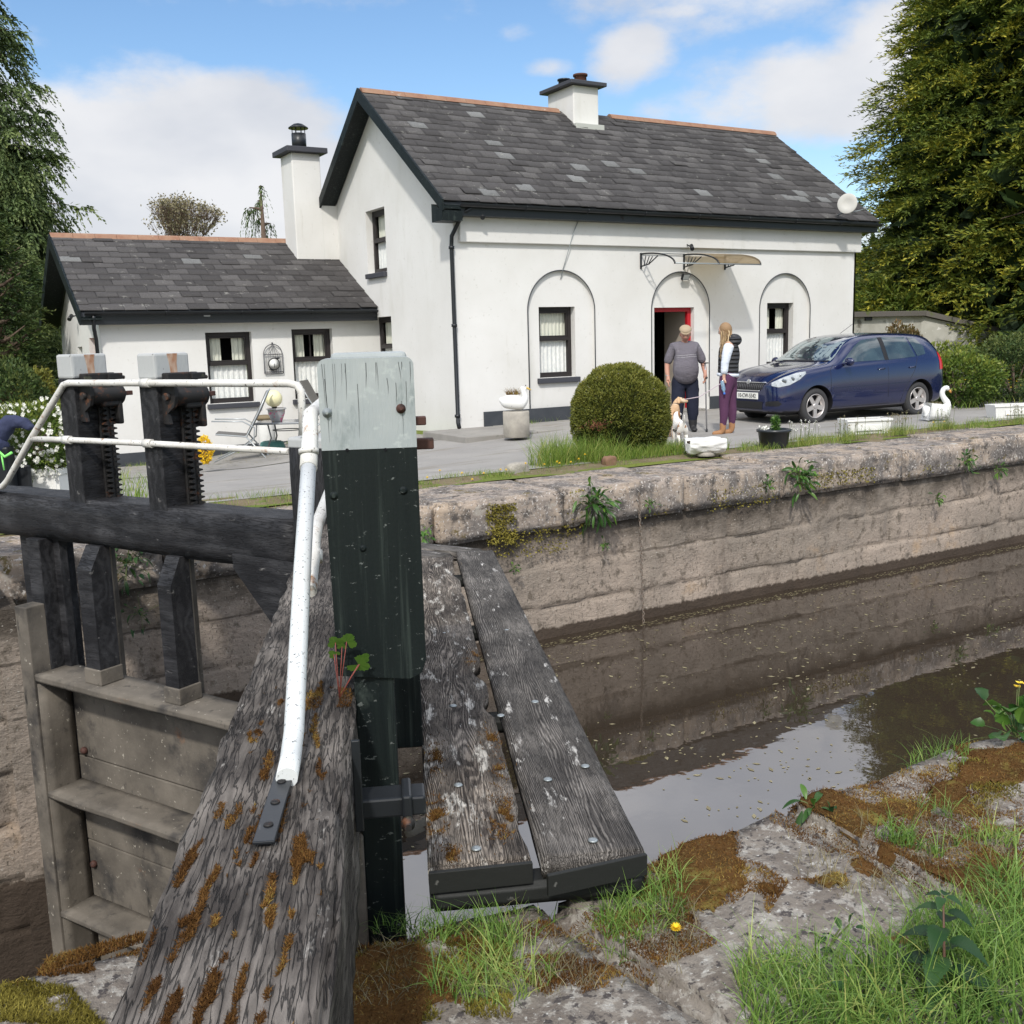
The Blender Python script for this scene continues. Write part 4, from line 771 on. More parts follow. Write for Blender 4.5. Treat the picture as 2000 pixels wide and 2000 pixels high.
def rotA(v, u, t):
    e = max(0, noise.noise(Vector((u*11, 3, 0)))-.05)*.13+max(0, .05-abs(u-.93)*.6)*.5
    if t < .5: v.co.y += -e*(1-t*2) if False else e*(1-t*2)*-1*-1
MT['plankend'].name = 'plank_end_paint'
nlA, nrA = (836, 1698), (1038, 1677)
# board next to the post: y runs from right to left in its frame, so pass right edge as origin
boards = []
for nl, nr, fl, fr, m, sd, nt_ in (((1038, 1677), (836, 1698), (886, 1083), (806, 1093), MT['plankA'], 31, rotA), ((1260, 1661), (1066, 1703), (962, 1073), (893, 1082), MT['plankB'], 32, None)):
    zn = .145; zf = .20
    boards.append(plank(nl, nr, fl, fr, zn, zf, .062, m, sd, nt_))
a = at(838, 1700, Z=.145); b_ = at(1260, 1664, Z=.145); F4 = frame(V3((a.x, a.y, 0)), V3((b_.x, b_.y, 0)))
for (q1, q2, z_) in (((836, 1700), (1040, 1679), .145), ((1067, 1705), (1262, 1663), .145)):
    e1_ = at(*q1, Z=z_); e2_ = at(*q2, Z=z_); FE = frame(e1_, e2_); b = MB(); b.box((.001, -.010, -.064), ((e2_-e1_).length-.001, .004, -.004), .002); b.build('board_end', MT['plankend'], gN, FE)
for k_, x_ in enumerate((0.0, 1.2, 2.4, 3.5)):
    o = dN*x_; wood_box('bearer', (b_-a).length*(1-.1*k_), .09, .062, MT['plankend'], gN, Matrix.Translation(o+V3((0, 0, .018+.012*k_))) @ F4, nx=20, rough=.003, seed=k_)
for (F4b, Lx, dy) in ((boards[0][1], boards[0][2], 0), (boards[1][1], boards[1][2], 0)):
    pass
for (px, py, z_) in ((930, 1659, .148), (1158, 1643, .148), (1070, 1524, .153), (978, 1399, .160), (895, 1535, .153), (885, 1380, .160), (1045, 1372, .160), (868, 1238, .17), (990, 1232, .17), (1143, 1498, .153)):
    c = at(px, py, Z=z_); b = MB(); b.lathe([(.0145, 0), (.013, .0035), (.004, .005)], 14, Matrix.Translation(c+V3((0, 0, .002)))); b.build('coach_bolt', MT['steel'], gN)
# iron bracket
b = MB(); y0 = nx_(700, 1580, 1.02)[0]; y1 = nx_(832, 1575, 1.02)[0]; zz = nx_(760, 1560, 1.02)[1]; z2 = nx_(760, 1598, 1.02)[1]
b.box((1.02, y0, z2), (1.10, y1, zz), .006); yb0 = nx_(795, 1570, 1.0)[0]; b.box((1.0, yb0-.012, z2-.01), (1.11, yb0+.012, zz+.012), .006)
b.box((1.00, y0-.012, z2-.02), (1.012, y0+.008, zz+.16), .003); b.build('iron_bracket', MT['black'], gN, NM)
b = MB(); b.lathe([(.017, 0), (.017, .012), (.009, .014), (.009, .03)], 12, NM @ Matrix.Translation((1.0, yb0, z2-.005)) @ Matrix.Rotation(R(-90), 4, 'Y')); b.build('bracket_bolt', MT['iron'], gN)
# handrail of near leaf
q0 = at(563, 1500, Z=.625); yr0 = (q0-R0).dot(yN)
def np3(px, py, dx=0): u, z = npx(px, py, yr0); return R0+dN*(u+dx)+yN*yr0+V3((0, 0, z))
top = np3(606, 845)
b = MB(); b.tube([np3(560, 1520), np3(567, 1485), np3(574, 1430), np3(591, 1100), np3(603, 905)], .0235, 16)
nh = b.build('handrail', MT['pipe2'], gN)
b = MB(); pts = [np3(602.5, 915), np3(604, 880), np3(606, 848)]; e = pts[-1]; pts += [e+V3((0, 0, .035))+dN*.012, e+V3((0, 0, .058))+dN*.05, e+V3((0, 0, .06))+dN*.12, e+V3((0, 0, .06))+dN*2.9]
b.tube(pts, [.027, .027, .026, .0255, .025, .022, .022], 16); b.tube([np3(603, 884)-V3((0, 0, .004)), np3(603, 880)+V3((0, 0, .004))], .0315, 16)
b.build('top_pipe', MT['pipe'], gN)
b = MB(); q = [np3(605, 1155), np3(608, 1120), np3(613, 1085)]; q += [q[-1]+V3((0, 0, .04))+dN*.05, q[-1]+V3((0, 0, .06))+dN*.2, q[-1]+V3((0, 0, .06))+dN*2.4]; b.tube(q, .021, 12); b.tube([q[2]-V3((0, 0, .02)), q[2]+V3((0, 0, .01))+dN*.02], .027, 12); b.build('lower_pipe', MT['pipe'], gN)
pa = at(558, 1508, Z=.607); pb = at(515, 1650, Z=.607); F5 = frame(pb, pa); b = MB(); b.box((0, -.021, 0), ((pa-pb).length, .021, .007), .002); pl_ = b.build('foot_plate', MT['black'], gN, F5)
for t in (.2, .5, .8): b = MB(); b.lathe([(.010, 0), (.009, .003), (.003, .0045)], 12, F5 @ Matrix.Translation(((pa-pb).length*t, 0, .007))); b.build('plate_bolt', MT['iron'], gN)
# ================================================================== VEGETATION
def unit(a): return a/np.maximum(np.linalg.norm(a, axis=-1, keepdims=True), 1e-9)
def leaves(C, D, S, Lh, Wd, tint, fold=0.0):
    """diamond leaves: C base, D direction, S side vector, Lh length, Wd width"""
    C = np.asarray(C); n = len(C); D = unit(D); S = unit(S-D*np.sum(S*D, 1, keepdims=True)); Lh = np.broadcast_to(Lh, n)[:, None]; Wd = np.broadcast_to(Wd, n)[:, None]
    up = np.cross(D, S)*fold*Wd
    V = np.stack([C, C+D*Lh*.45+S*Wd*.5+up, C+D*Lh, C+D*Lh*.45-S*Wd*.5+up], 1).reshape(-1, 3)
    return V, np.arange(4*n).reshape(n, 4), np.asarray(tint)
def join(parts):
    V = []; F_ = []; T = []; k = 0
    for v, f, t in parts: V.append(v); F_.append(f+k); T.append(t); k += len(v)
    return np.concatenate(V), np.concatenate(F_), np.concatenate(T)
def mk(name, parts, m, parent=None): V, F_, T = join(parts); return link(name, npmesh(name, V, F_, attr=np.clip(T, 0, 1)), m, parent)
def blades(P, h, w, lean, tint, segs=3, rng=RNG, az=None, droop=.6):
    """grass blades at P (n,3): tapered, curved ribbons"""
    P = np.asarray(P, float); n = len(P); h = np.broadcast_to(h, n); w = np.broadcast_to(w, n); lean = np.broadcast_to(lean, n)
    a = rng.uniform(0, 2*np.pi, n) if az is None else az; d = np.stack([np.cos(a), np.sin(a), 0*a], 1); b = rng.uniform(0, 2*np.pi, n); s = np.stack([np.cos(b), np.sin(b), 0*b], 1)
    pts = []
    for k in range(segs+1):
        u = k/segs; c = P+d*(h*lean*u**1.7)[:, None]+np.array([0, 0, 1])*(h*(u-droop*lean*u*u*.5))[:, None]; ww = (w*(1-u)**.7*.5+.0002)[:, None]; pts += [c-s*ww, c+s*ww]
    V = np.stack(pts, 1); m = 2*(segs+1); base = np.arange(n)[:, None]*m; F_ = np.concatenate([base+np.array([2*k, 2*k+1, 2*k+3, 2*k+2]) for k in range(segs)], 0)
    return V.reshape(-1, 3), F_, np.tile(np.asarray(tint), segs)
LM = dict(
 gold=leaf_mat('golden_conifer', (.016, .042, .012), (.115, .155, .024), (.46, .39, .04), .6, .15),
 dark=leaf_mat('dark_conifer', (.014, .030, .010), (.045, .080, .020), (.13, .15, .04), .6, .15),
 weep=leaf_mat('weeping_cypress', (.03, .055, .022), (.105, .15, .05), (.23, .26, .09), .6, .15),
 yew=leaf_mat('clipped_yew', (.028, .048, .010), (.13, .14, .022), (.25, .235, .048), .55, .15),
 grass=leaf_mat('grass_blade', (.06, .12, .015), (.17, .27, .04), (.40, .38, .12), .5, .35),
 grass2=leaf_mat('long_grass', (.06, .13, .025), (.18, .30, .06), (.42, .43, .14), .45, .3),
 moss=leaf_mat('moss', (.065, .030, .010), (.16, .082, .024), (.34, .27, .07), .9, .1, .1),
 mossg=leaf_mat('olive_moss', (.05, .045, .010), (.12, .10, .018), (.30, .26, .06), .9, .1, .1),
 leaf=leaf_mat('broad_leaf', (.022, .065, .012), (.05, .13, .02), (.13, .24, .04), .4, .3, .4),
 nettle=leaf_mat('nettle_leaf', (.012, .040, .014), (.028, .075, .022), (.05, .11, .03), .5, .3, .3),
 shrubg=leaf_mat('shrub_green', (.025, .055, .012), (.085, .14, .022), (.24, .26, .04), .5, .2),
 shrubb=leaf_mat('shrub_bronze', (.030, .040, .016), (.095, .085, .030), (.20, .12, .05), .5, .2),
 yellow=leaf_mat('yellow_petal', (.70, .42, .01), (.82, .56, .02), (.85, .65, .06), .5, .2),
 white=leaf_mat('white_petal', (.62, .62, .55), (.80, .80, .74), (.85, .85, .80), .6, .2),
 pale=leaf_mat('sparse_leaf', (.10, .085, .05), (.22, .19, .11), (.34, .30, .18), .6, .2))
MT['bark'] = mat('bark', (.085, .06, .045), .9, .1, var=((.15, .11, .085), 6, (1, 1, .3)), bump=[(12, .8, .02, (1, 1, .3))])
rng = RNG
def conifer(name, base, H, Rf, nb, ns, nl, leafL, leafW, m, label, cat='tree', group=None, droop=.25, sprayL=.45, hang=0., seed=0, t0=.04, trunk=.25, hz=.3, only=None, rise=0.1, tipgold=.6, dense=None):
    rg = np.random.default_rng(seed); base = np.array(base, float); root = empty(name, tuple(base), label, cat, group)
    b = MB(); b.tube([base, base+np.array([0, 0, H*.5]), base+np.array([0, 0, H*.97])], [trunk, trunk*.55, .03], 8); 
    t = t0+(1-t0)*rg.random(nb)**.9; az = rg.uniform(0, 2*np.pi, nb)
    if only is not None: az = only[0]+(rg.random(nb)-.5)*only[1]
    Rb = np.array([Rf(x) for x in t])*(.72+.42*rg.random(nb)); o = np.stack([np.cos(az), np.sin(az), 0*az], 1); side = np.stack([-np.sin(az), np.cos(az), 0*az], 1)
    st = base+np.stack([0*t, 0*t, t*H], 1)
    def bp(i, u): return st[i]+o[i]*(Rb[i]*u)[:, None]+np.array([0, 0, 1])*(Rb[i]*(rise*u-droop*u*u))[:, None]
    for i in range(0, nb, max(1, nb//60)):
        ii = np.array([i]); b.tube([bp(ii, np.array([u]))[0] for u in (0, .4, .8)], [.06, .035, .01], 5, cap=False)
    b.build('trunk', MT['bark'], root)
    I = np.repeat(np.arange(nb), ns); u = .22+.78*rg.random(len(I))**.75; c = bp(I, u); ntint = rg.random(nb)[I]
    sd = (o[I]*(.55+.5*u[:, None])+side[I]*rg.normal(0, .6, len(I))[:, None]+np.array([0, 0, 1])*(rg.normal(-.05-hang, .28, len(I)))[:, None]); sd = unit(sd)
    sl = sprayL*(.6+.6*rg.random(len(I)))*(1.15-.4*u)
    J = np.repeat(np.arange(len(I)), nl); v = (np.tile(np.arange(nl), len(I))+rg.random(len(J)))/nl
    P = c[J]+sd[J]*(sl[J]*v)[:, None]+np.array([0, 0, -1])*((hang*.9+.12)*sl[J]*v*v)[:, None]
    ax = unit(sd[J]-np.array([0, 0, 1])*(hang*v)[:, None]); sv = unit(np.cross(ax, rg.normal(0, 1, (len(J), 3))+np.array([0, 0, 2.]))); sg = np.where(rg.random(len(J)) < .5, -1, 1)[:, None]
    D = ax*.75+sv*sg*.75*(1-v)[:, None]+rg.normal(0, .22, (len(J), 3))-np.array([0, 0, .3*hang])
    sz = (1.1-.45*v)*(.7+.6*rg.random(len(J)))
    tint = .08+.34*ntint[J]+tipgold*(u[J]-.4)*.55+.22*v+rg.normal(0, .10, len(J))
    if dense:
        nd = dense[0]; tt = t0+(1-t0)*rg.random(nd)**1.1; aa = rg.uniform(0, 2*np.pi, nd); rr0 = np.array([Rf(x) for x in tt])*.72*rg.random(nd)**.4; Q = base+np.stack([np.cos(aa)*rr0, np.sin(aa)*rr0, tt*H], 1); mk('filler_foliage', [leaves(Q, rg.normal(0, 1, (nd, 3)), rg.normal(0, 1, (nd, 3)), dense[1], dense[1]*.6, .25*rg.random(nd))], LM['dark'], root)  # dark filler leaves added inside the crown to block light
    Pl = leaves(P, D, np.cross(D, rg.normal(0, 1, (len(J), 3))+np.array([0, 0, 1.5])) , leafL*sz, leafW*sz, tint)
    mk('crown', [Pl], m, root); return root
def on_ray(x, y, dist): d = ray(x, y); d = d/np.linalg.norm(d[:2]); return CAM+d*dist
def gp(x, dist, z=0): p = on_ray(x, 660, dist); return (p[0], p[1], z)
face = HEAD+math.pi   # azimuth towards the camera
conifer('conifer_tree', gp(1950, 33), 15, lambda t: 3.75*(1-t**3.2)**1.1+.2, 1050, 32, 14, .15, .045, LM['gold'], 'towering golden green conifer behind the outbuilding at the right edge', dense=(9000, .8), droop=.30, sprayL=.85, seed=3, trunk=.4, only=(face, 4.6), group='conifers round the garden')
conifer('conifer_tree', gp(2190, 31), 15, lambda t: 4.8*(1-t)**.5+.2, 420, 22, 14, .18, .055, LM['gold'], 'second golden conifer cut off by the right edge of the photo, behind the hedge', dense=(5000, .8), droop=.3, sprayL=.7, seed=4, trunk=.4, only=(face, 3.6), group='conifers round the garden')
conifer('cypress_tree', gp(-15, 31), 12.3, lambda t: (1-t)**.6*3.5+.1, 230, 18, 16, .13, .06, LM['weep'], 'tall weeping cypress with drooping open branches at the left edge', droop=.24, sprayL=.62, hang=.5, seed=5, trunk=.3, rise=.30, tipgold=.3, t0=.2)
conifer('cypress_tree', gp(45, 31), 6.8, lambda t: (1-t)**.6*1.9+.25, 200, 14, 16, .16, .05, LM['weep'], 'lower weeping cypress rising just behind the side wing roof', dense=(1500, .4), droop=.2, sprayL=.7, hang=.9, seed=6, rise=.35, tipgold=.4)
conifer('cypress_tree', gp(528, 33), 6.3, lambda t: (1-t)**.8*1.5+.2, 40, 9, 14, .13, .035, LM['weep'], 'small drooping cypress tip just left of the tall white chimney', droop=.1, sprayL=.6, hang=1.3, seed=8, rise=.25)
conifer('hedge_conifer', gp(-20, 23, -.6), 4.6, lambda t: (1-t)**.45*1.15+.1, 170, 12, 13, .10, .032, LM['dark'], 'dense upright green conifer left of the side wing, furthest left', 'tree', 'upright conifers left of the side wing', droop=-.5, sprayL=.4, seed=10, rise=.1, tipgold=.7)
conifer('hedge_conifer', gp(20, 27.5, -.6), 4.8, lambda t: (1-t)**.4*1.1+.1, 150, 12, 13, .10, .032, LM['weep'], 'dense upright conifer nearest the gable end of the side wing', 'tree', 'upright conifers left of the side wing', droop=-.5, sprayL=.4, seed=11, rise=.1, tipgold=.7)
conifer('hedge_conifer', gp(-60, 24, -.6), 5.5, lambda t: (1-t)**.4*1.6+.1, 150, 12, 12, .12, .04, LM['dark'], 'darkest upright conifer half out of frame at the left', 'tree', 'upright conifers left of the side wing', droop=-.5, sprayL=.4, seed=12, rise=.1, tipgold=.7)
def shrub(name, c, r, n, leafL, leafW, m, label, cat='shrub', group=None, seed=0, lump=.22, squash=1, inner=.6, stems=True, down=0, extra=None):
    rg = np.random.default_rng(seed); c = np.array(c, float); r = np.array(r, float); root = empty(name, (c[0], c[1], c[2]-r[2]), label, cat, group)
    d = unit(rg.normal(0, 1, (n, 3))); ln = np.array([noise.noise(Vector(q)*2.3+Vector((seed, 0, 0)))+.5*noise.noise(Vector(q)*6+Vector((seed, 3, 0))) for q in d]); rad = (1+lump*ln)*(inner+(1-inner)*rg.random(n)**.35)
    P = c+d*r*rad[:, None]; P[:, 2] = np.maximum(P[:, 2], c[2]-r[2]+.01)
    D = d+rg.normal(0, .6, (n, 3))+np.array([0, 0, .25-down]); sz = .6+.8*rg.random(n); tint = .25+.45*rg.random(n)+.35*ln+.15*d[:, 2]
    mk('foliage', [leaves(P, D, rg.normal(0, 1, (n, 3)), leafL*sz, leafW*sz, tint)], m, root)
    if stems:
        b = MB()
        for k in range(5):
            a = rg.uniform(0, 6.28); q = c+np.array([math.cos(a)*r[0]*.5, math.sin(a)*r[1]*.5, r[2]*.3]); b.tube([c-np.array([0, 0, r[2]]), (c+q)/2-np.array([0, 0, r[2]*.4]), q], [.03, .02, .008], 5)
        b.build('stem', MT['bark'], root)
    return root
# hedges and shrubs on the right
def sh(x, dist, w_px, ytop, zb, **k):
    p = gp(x, dist); zt = CAM[2]-(ytop-(661-.028*(x-990)))/F_PX*dist*.99; r = w_px/2/F_PX*dist; return (p[0], p[1], (zt+zb)/2), (r, r, (zt-zb)/2)
for (x, dist, wp, yt, m, lab, n, sd, ll) in ((1775, 23.2, 150, 665, 'shrubb', 'bronze tinted shrub directly behind the blue car', 9000, 1, .09), (1760, 24.2, 80, 622, 'shrubb', 'taller olive shrub against the mottled outbuilding wall', 7000, 2, .08), (1875, 22, 150, 672, 'shrubg', 'yellow green shrub right of the bronze one', 9000, 3, .085), (1850, 24.5, 180, 655, 'shrubg', 'low green shrub below the outbuilding roof slope', 7000, 4, .08), (1985, 23.5, 150, 640, 'dark', 'dark green hedge shrub at the right edge', 10000, 5, .07), (2080, 21.5, 130, 690, 'dark', 'dark hedge shrub cut off by the right edge', 6000, 6, .07)):
    c, r = sh(x, dist, wp, yt+14, -.05); shrub('garden_shrub', c, r, n, ll*.8, ll*.4, LM[m], lab, 'shrub', 'shrubs along the drive', seed=sd, lump=.25)
c, r = sh(1740, 31.5, 180, 572, 0); shrub('garden_shrub', c, (r[0], r[1], r[2]), 16000, .2, .07, LM['shrubg'], 'bright green feathery shrub showing above the outbuilding roof', 'shrub', seed=21, lump=.6, down=.3)
c, r = sh(62, 20.5, 70, 715, -.6); shrub('garden_shrub', c, r, 7000, .06, .03, LM['yew'], 'golden shrub left of the side wing end wall', 'shrub', seed=22)
c, r = sh(10, 19, 130, 700, -.6); shrub('garden_shrub', c, r, 8000, .07, .035, LM['dark'], 'dark leafy shrub behind the white daisy bush', 'shrub', seed=23)
c, r = sh(383, 15.6, 24, 815, -.38); shrub('yellow_flower_bush', (c[0], c[1], c[2]), (.10, .10, .20), 1200, .03, .02, LM['yellow'], 'small bush full of yellow flowers behind the second paddle post', 'flowering bush', seed=24)
# far woodland belts close the horizon
def belt(name, x0, x1, dist, ztop, n, m, label, seed):
    rg = np.random.default_rng(seed); xs_ = rg.uniform(x0, x1, n); z = rg.random(n)**.8; P = np.array([on_ray(x, 660, dist+rg.uniform(-4, 4)) for x in xs_]); top = np.array([ztop*(.75+.35*noise.noise(Vector((x/90, seed, 0)))+.1*noise.noise(Vector((x/20, seed, 0)))) for x in xs_]); P[:, 2] = z*top-.3
    o = link(name, npmesh(name, *leaves(P, rg.normal(0, 1, (n, 3)), rg.normal(0, 1, (n, 3)), 1.1, .7, rg.random(n)*.7)[:2], attr=rg.random(n)*.6), m); tag(o, label, 'woodland', kind='stuff')
belt('distant_wood', -700, 420, 48, 3.6, 9000, LM['dark'], 'far off belt of trees behind the side wing', 1)
belt('distant_wood', 1640, 2900, 60, 7.5, 16000, LM['dark'], 'far off dark belt of trees behind the golden conifers', 2)
# thin leafy tree behind the annexe roof
def thin_tree(name, base, H, m, label, seed, spread=1.4):
    rg = random.Random(seed); root = empty(name, base, label, 'tree'); b = MB(); tips = []
    def grow(p, d, l, r, k):
        q = p+d*l; b.tube([p, (p+q)/2+Vector((rg.uniform(-1, 1), rg.uniform(-1, 1), 0))*l*.04, q], [r, r*.8, r*.6], 5, cap=False)
        if k == 0: tips.append((q, d)); return
        if k < 3: tips.append(((p+q)/2, d)); tips.append((q, d))
        for i in range(4): nd = (d+Vector((rg.uniform(-1, 1), rg.uniform(-1, 1), rg.uniform(-.1, .8)))*.42).normalized(); grow(q, nd, l*.70, r*.55, k-1)
    grow(Vector(base), Vector((0, 0, 1)), H*.34, .08, 5); b.build('trunk', MT['bark'], root)
    n = len(tips)*2; P = np.array([tips[i % len(tips)][0] for i in range(n)])+rng.normal(0, .10, (n, 3)); mk('crown', [leaves(P, rng.normal(0, 1, (n, 3)), rng.normal(0, 1, (n, 3)), .10, .05, rng.random(n))], m, root)
thin_tree('young_tree', gp(338, 36, 0), 6.3, LM['pale'], 'sparse thin tree with small pale leaves above the side wing ridge', 5)

# ---- topiary ball
tb = empty('topiary_bush', (8.12, 10.75, 0), 'clipped yew dome on the lock side between duck planter and dog', 'topiary'); n = 42000
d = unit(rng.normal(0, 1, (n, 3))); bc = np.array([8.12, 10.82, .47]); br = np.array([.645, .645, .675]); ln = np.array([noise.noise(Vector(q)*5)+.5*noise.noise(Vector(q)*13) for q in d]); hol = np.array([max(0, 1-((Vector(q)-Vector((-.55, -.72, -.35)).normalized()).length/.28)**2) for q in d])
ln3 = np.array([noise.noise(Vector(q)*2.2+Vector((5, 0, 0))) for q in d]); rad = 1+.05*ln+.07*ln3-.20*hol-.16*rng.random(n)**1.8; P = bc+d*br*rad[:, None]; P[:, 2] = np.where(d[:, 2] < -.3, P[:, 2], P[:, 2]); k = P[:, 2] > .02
D = d*.8+rng.normal(0, .55, (n, 3))+np.array([0, 0, .3]); tint = .38+.30*ln+.22*d[:, 2]+rng.normal(0, .14, n)-.3*hol  # shading put into the tint: lighter on top, darker in the hollow
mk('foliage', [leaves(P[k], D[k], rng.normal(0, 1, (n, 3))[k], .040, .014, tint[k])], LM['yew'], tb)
b = MB(); b.sphere(bc, .56, 20, (1, 1, 1.02)); b.build('dark_core', mat('dark_core', (.018, .022, .008), .9, .1), tb); b = MB(); b.tube([(8.12, 10.82, -.05), (8.12, 10.82, .3)], .05, 8); b.build('stem', MT['bark'], tb)  # plain solid dark ball fills the inside of the foliage
n = 110; hc = at(1165, 832, Y=10.30); P = np.array(hc)+rng.normal(0, 1, (n, 3))*np.array([.085, .03, .025]); mk('dead_sprig', [leaves(P, rng.normal(0, 1, (n, 3))+np.array([0, -.4, .8]), rng.normal(0, 1, (n, 3)), .05, .009, rng.random(n)*.4)], leaf_mat('dead_twig', (.16, .05, .03), (.24, .10, .06), None), tb)

# ---- height lookup on stones and beam
def bvh_of(objs):
    V = []; F_ = []; k = 0
    for o in objs:
        mw = o.matrix_basis if o.parent is None else (Matrix() if o.matrix_basis == Matrix() else o.matrix_basis)
        V += [mw @ v.co for v in o.data.vertices]; F_ += [[i+k for i in p.vertices] for p in o.data.polygons]; k = len(V)
    return BVHTree.FromPolygons(V, F_)
bv_near = bvh_of([o for o in nearw.children if o.name.startswith('coping')]); bv_far = bvh_of([o for o in farw.children if o.name.startswith('coping')]); bv_beam = bvh_of([beamN]); bv_pl = bvh_of([o for o in gN.children if o.name.startswith('walkway')])
def drop(bv, x, y, z0=2., default=None):
    h = bv.ray_cast(Vector((x, y, z0)), Vector((0, 0, -1))); return h[0].z if h[0] is not None else default
def inpoly(x, y, poly):
    c = False; j = len(poly)-1
    for i in range(len(poly)):
        (xi, yi), (xj, yj) = poly[i], poly[j]
        if (yi > y) != (yj > y) and x < (xj-xi)*(y-yi)/(yj-yi)+xi: c = not c
        j = i
    return c
def sample(poly, n, bv, z=0., mask=None, default=-.03, ok=None):
    xs_ = [p[0] for p in poly]; ys_ = [p[1] for p in poly]; out = []; t = 0
    while len(out) < n and t < n*12:
        t += 1; x = random.uniform(min(xs_), max(xs_)); y = random.uniform(min(ys_), max(ys_))
        if not inpoly(x, y, poly): continue
        p = at(x, y, Z=z)
        if mask is not None and mask(p) <= random.random()*.3: continue
        h = drop(bv, p.x, p.y, 1.5, default) if bv else z
        if h is None: continue
        out.append((p.x, p.y, h))
    return np.array(out)
NZ = lambda s, o, th: (lambda p: (noise.noise(Vector((p.x*s+o, p.y*s, o)))+.4*noise.noise(Vector((p.x*s*3+o, p.y*s*3, o)))-th)*4)
parts = []; pg = []
# brown moss sheets on the near stones
for poly, n, msk, hh in (([(1490, 1600), (1700, 1510), (1830, 1500), (2000, 1560), (2000, 1790), (1850, 1760), (1700, 1690), (1560, 1640)], 30000, NZ(3, 1, -.45), .010), ([(1260, 1690), (1400, 1650), (1540, 1730), (1500, 1800), (1330, 1780), (1200, 1740)], 7000, NZ(4, 5, -.2), .013), ([(680, 1830), (900, 1800), (1330, 1760), (1400, 1850), (1100, 1960), (980, 1900), (760, 2000), (660, 2000)], 19000, NZ(4, 9, -.15), .012), ([(90, 1850), (280, 1800), (310, 1840), (250, 1930), (60, 1900)], 6000, NZ(5, 3, -.1), .012)):
    P = sample(poly, n, bv_near, 0, msk); parts.append(blades(P-np.array([0, 0, .003]), hh*rng.uniform(.5, 1.3, len(P)), .0035, rng.uniform(.2, 1.1, len(P)), np.clip(.25+.5*np.array([noise.noise(Vector(q)*7) for q in P])+rng.normal(.1, .18, len(P)), 0, 1), 2))
for poly, n, msk in (([(0, 1900), (140, 1930), (210, 2000), (0, 2000)], 6500, NZ(5, 2, -.4)), ([(670, 1850), (1000, 1830), (1000, 2000), (680, 2000)], 9000, NZ(4, 19, -.1)), ([(1850, 1500), (1960, 1490), (2000, 1560), (1880, 1580)], 2500, NZ(5, 7, -.3))):
    P = sample(poly, n, bv_near, 0, msk); pg.append(blades(P-np.array([0, 0, .003]), .015*rng.uniform(.5, 1.3, len(P)), .0035, rng.uniform(.2, 1.1, len(P)), np.clip(.5+.6*np.array([noise.noise(Vector(q)*9) for q in P])+rng.normal(.1, .18, len(P)), 0, 1), 2))
tag(mk('moss', parts, LM['moss']), 'rusty brown moss spread over the near coping stones', 'moss', kind='stuff')
tag(mk('moss', pg, LM['mossg']), 'olive yellow moss on the near stones at the bottom of the photo', 'moss', kind='stuff')
V = []; F_ = []; st_ = .016
for (xa, xb, ya, yb_, th, o) in ((2.35, 5.2, 1.25, 2.26, .02, 3), (1.45, 2.4, 1.75, 2.26, .12, 7), (.1, 1.0, 1.9, 2.7, .05, 5)):
    nx = int((xb-xa)/st_); ny = int((yb_-ya)/st_); idx = {}
    for j in range(ny):
        for i in range(nx):
            x = xa+i*st_; y = ya+j*st_; m_ = noise.noise(Vector((x*2.3+o, y*3.1, o)))+.45*noise.noise(Vector((x*9, y*9, o)))-th
            if m_ < 0: continue
            h = drop(bv_near, x, y, 1.5, None)
            if h is None: continue
            idx[(i, j)] = len(V); V.append((x, y, h-.003+min(.016, m_*.09)+.004*noise.noise(Vector((x*60, y*60, 0)))))
    for (i, j), a in idx.items():
        q = [(i, j), (i+1, j), (i+1, j+1), (i, j+1)]
        if all(k in idx for k in q): F_.append([idx[k] for k in q])
mo = link('moss', npmesh('moss', V, F_, smooth=True), mat('moss_cushion', (.10, .050, .018), .95, .05, var=((.065, .038, .014), 12, I3), layers=[((.16, .13, .035), 6, .52, .66, I3), ((.17, .12, .045), 90, .56, .64, I3)], bump=[(90, .9, .008, I3), (25, .6, .01, I3)])); tag(mo, 'low brown and olive moss cushions covering parts of the near stones', 'moss', kind='stuff')
Vm = np.array(V); Pm = np.repeat(Vm, 7, 0)+np.concatenate([rng.uniform(-.008, .008, (len(Vm)*7, 2)), np.full((len(Vm)*7, 1), -.003)], 1)
tm = np.repeat(np.clip(.30+.75*np.array([noise.noise(Vector(q)*5) for q in V]), 0, 1), 7)+rng.normal(0, .16, len(Pm))
tag(mk('moss', [blades(Pm, .010*rng.uniform(.4, 1.4, len(Pm)), .0032, rng.uniform(.3, 1.3, len(Pm)), tm, 2)], LM['moss']), 'fuzzy rust and olive moss tufts on the cushions of the near stones', 'moss', kind='stuff')
# moss on the beam: elongated streaks
parts = []
def beam_pts(u0, u1, y0, y1, n, th, o):
    out = []; t = 0
    while len(out) < n and t < n*30:
        t += 1; u = random.uniform(u0, u1); y = random.uniform(y0, y1)
        if noise.noise(Vector((u*5+o, y*46, o)))+.4*noise.noise(Vector((u*22, y*80, o))) < th: continue
        p = R0+dN*u+yN*y; h = drop(bv_beam, p.x, p.y)
        if h: out.append((p.x, p.y, h))
    return np.array(out)
for (u0, u1, y0, y1, n, th, o) in ((-.4, .62, .03, .29, 21000, .32, 3), (.5, 1.55, .05, .26, 3800, .40, 8), (1.25, 1.42, .01, .14, 1500, .0, 2), (.55, .75, .12, .19, 1500, .05, 4)):
    P = beam_pts(u0, u1, y0, y1, n, th, o)
    if len(P): parts.append(blades(P-np.array([0, 0, .002]), .0072*rng.uniform(.4, 1.5, len(P)), .0026, rng.uniform(.2, 1.2, len(P)), np.clip(.2+.55*np.array([noise.noise(Vector(q)*11) for q in P])+rng.normal(.05, .15, len(P)), 0, 1), 2))
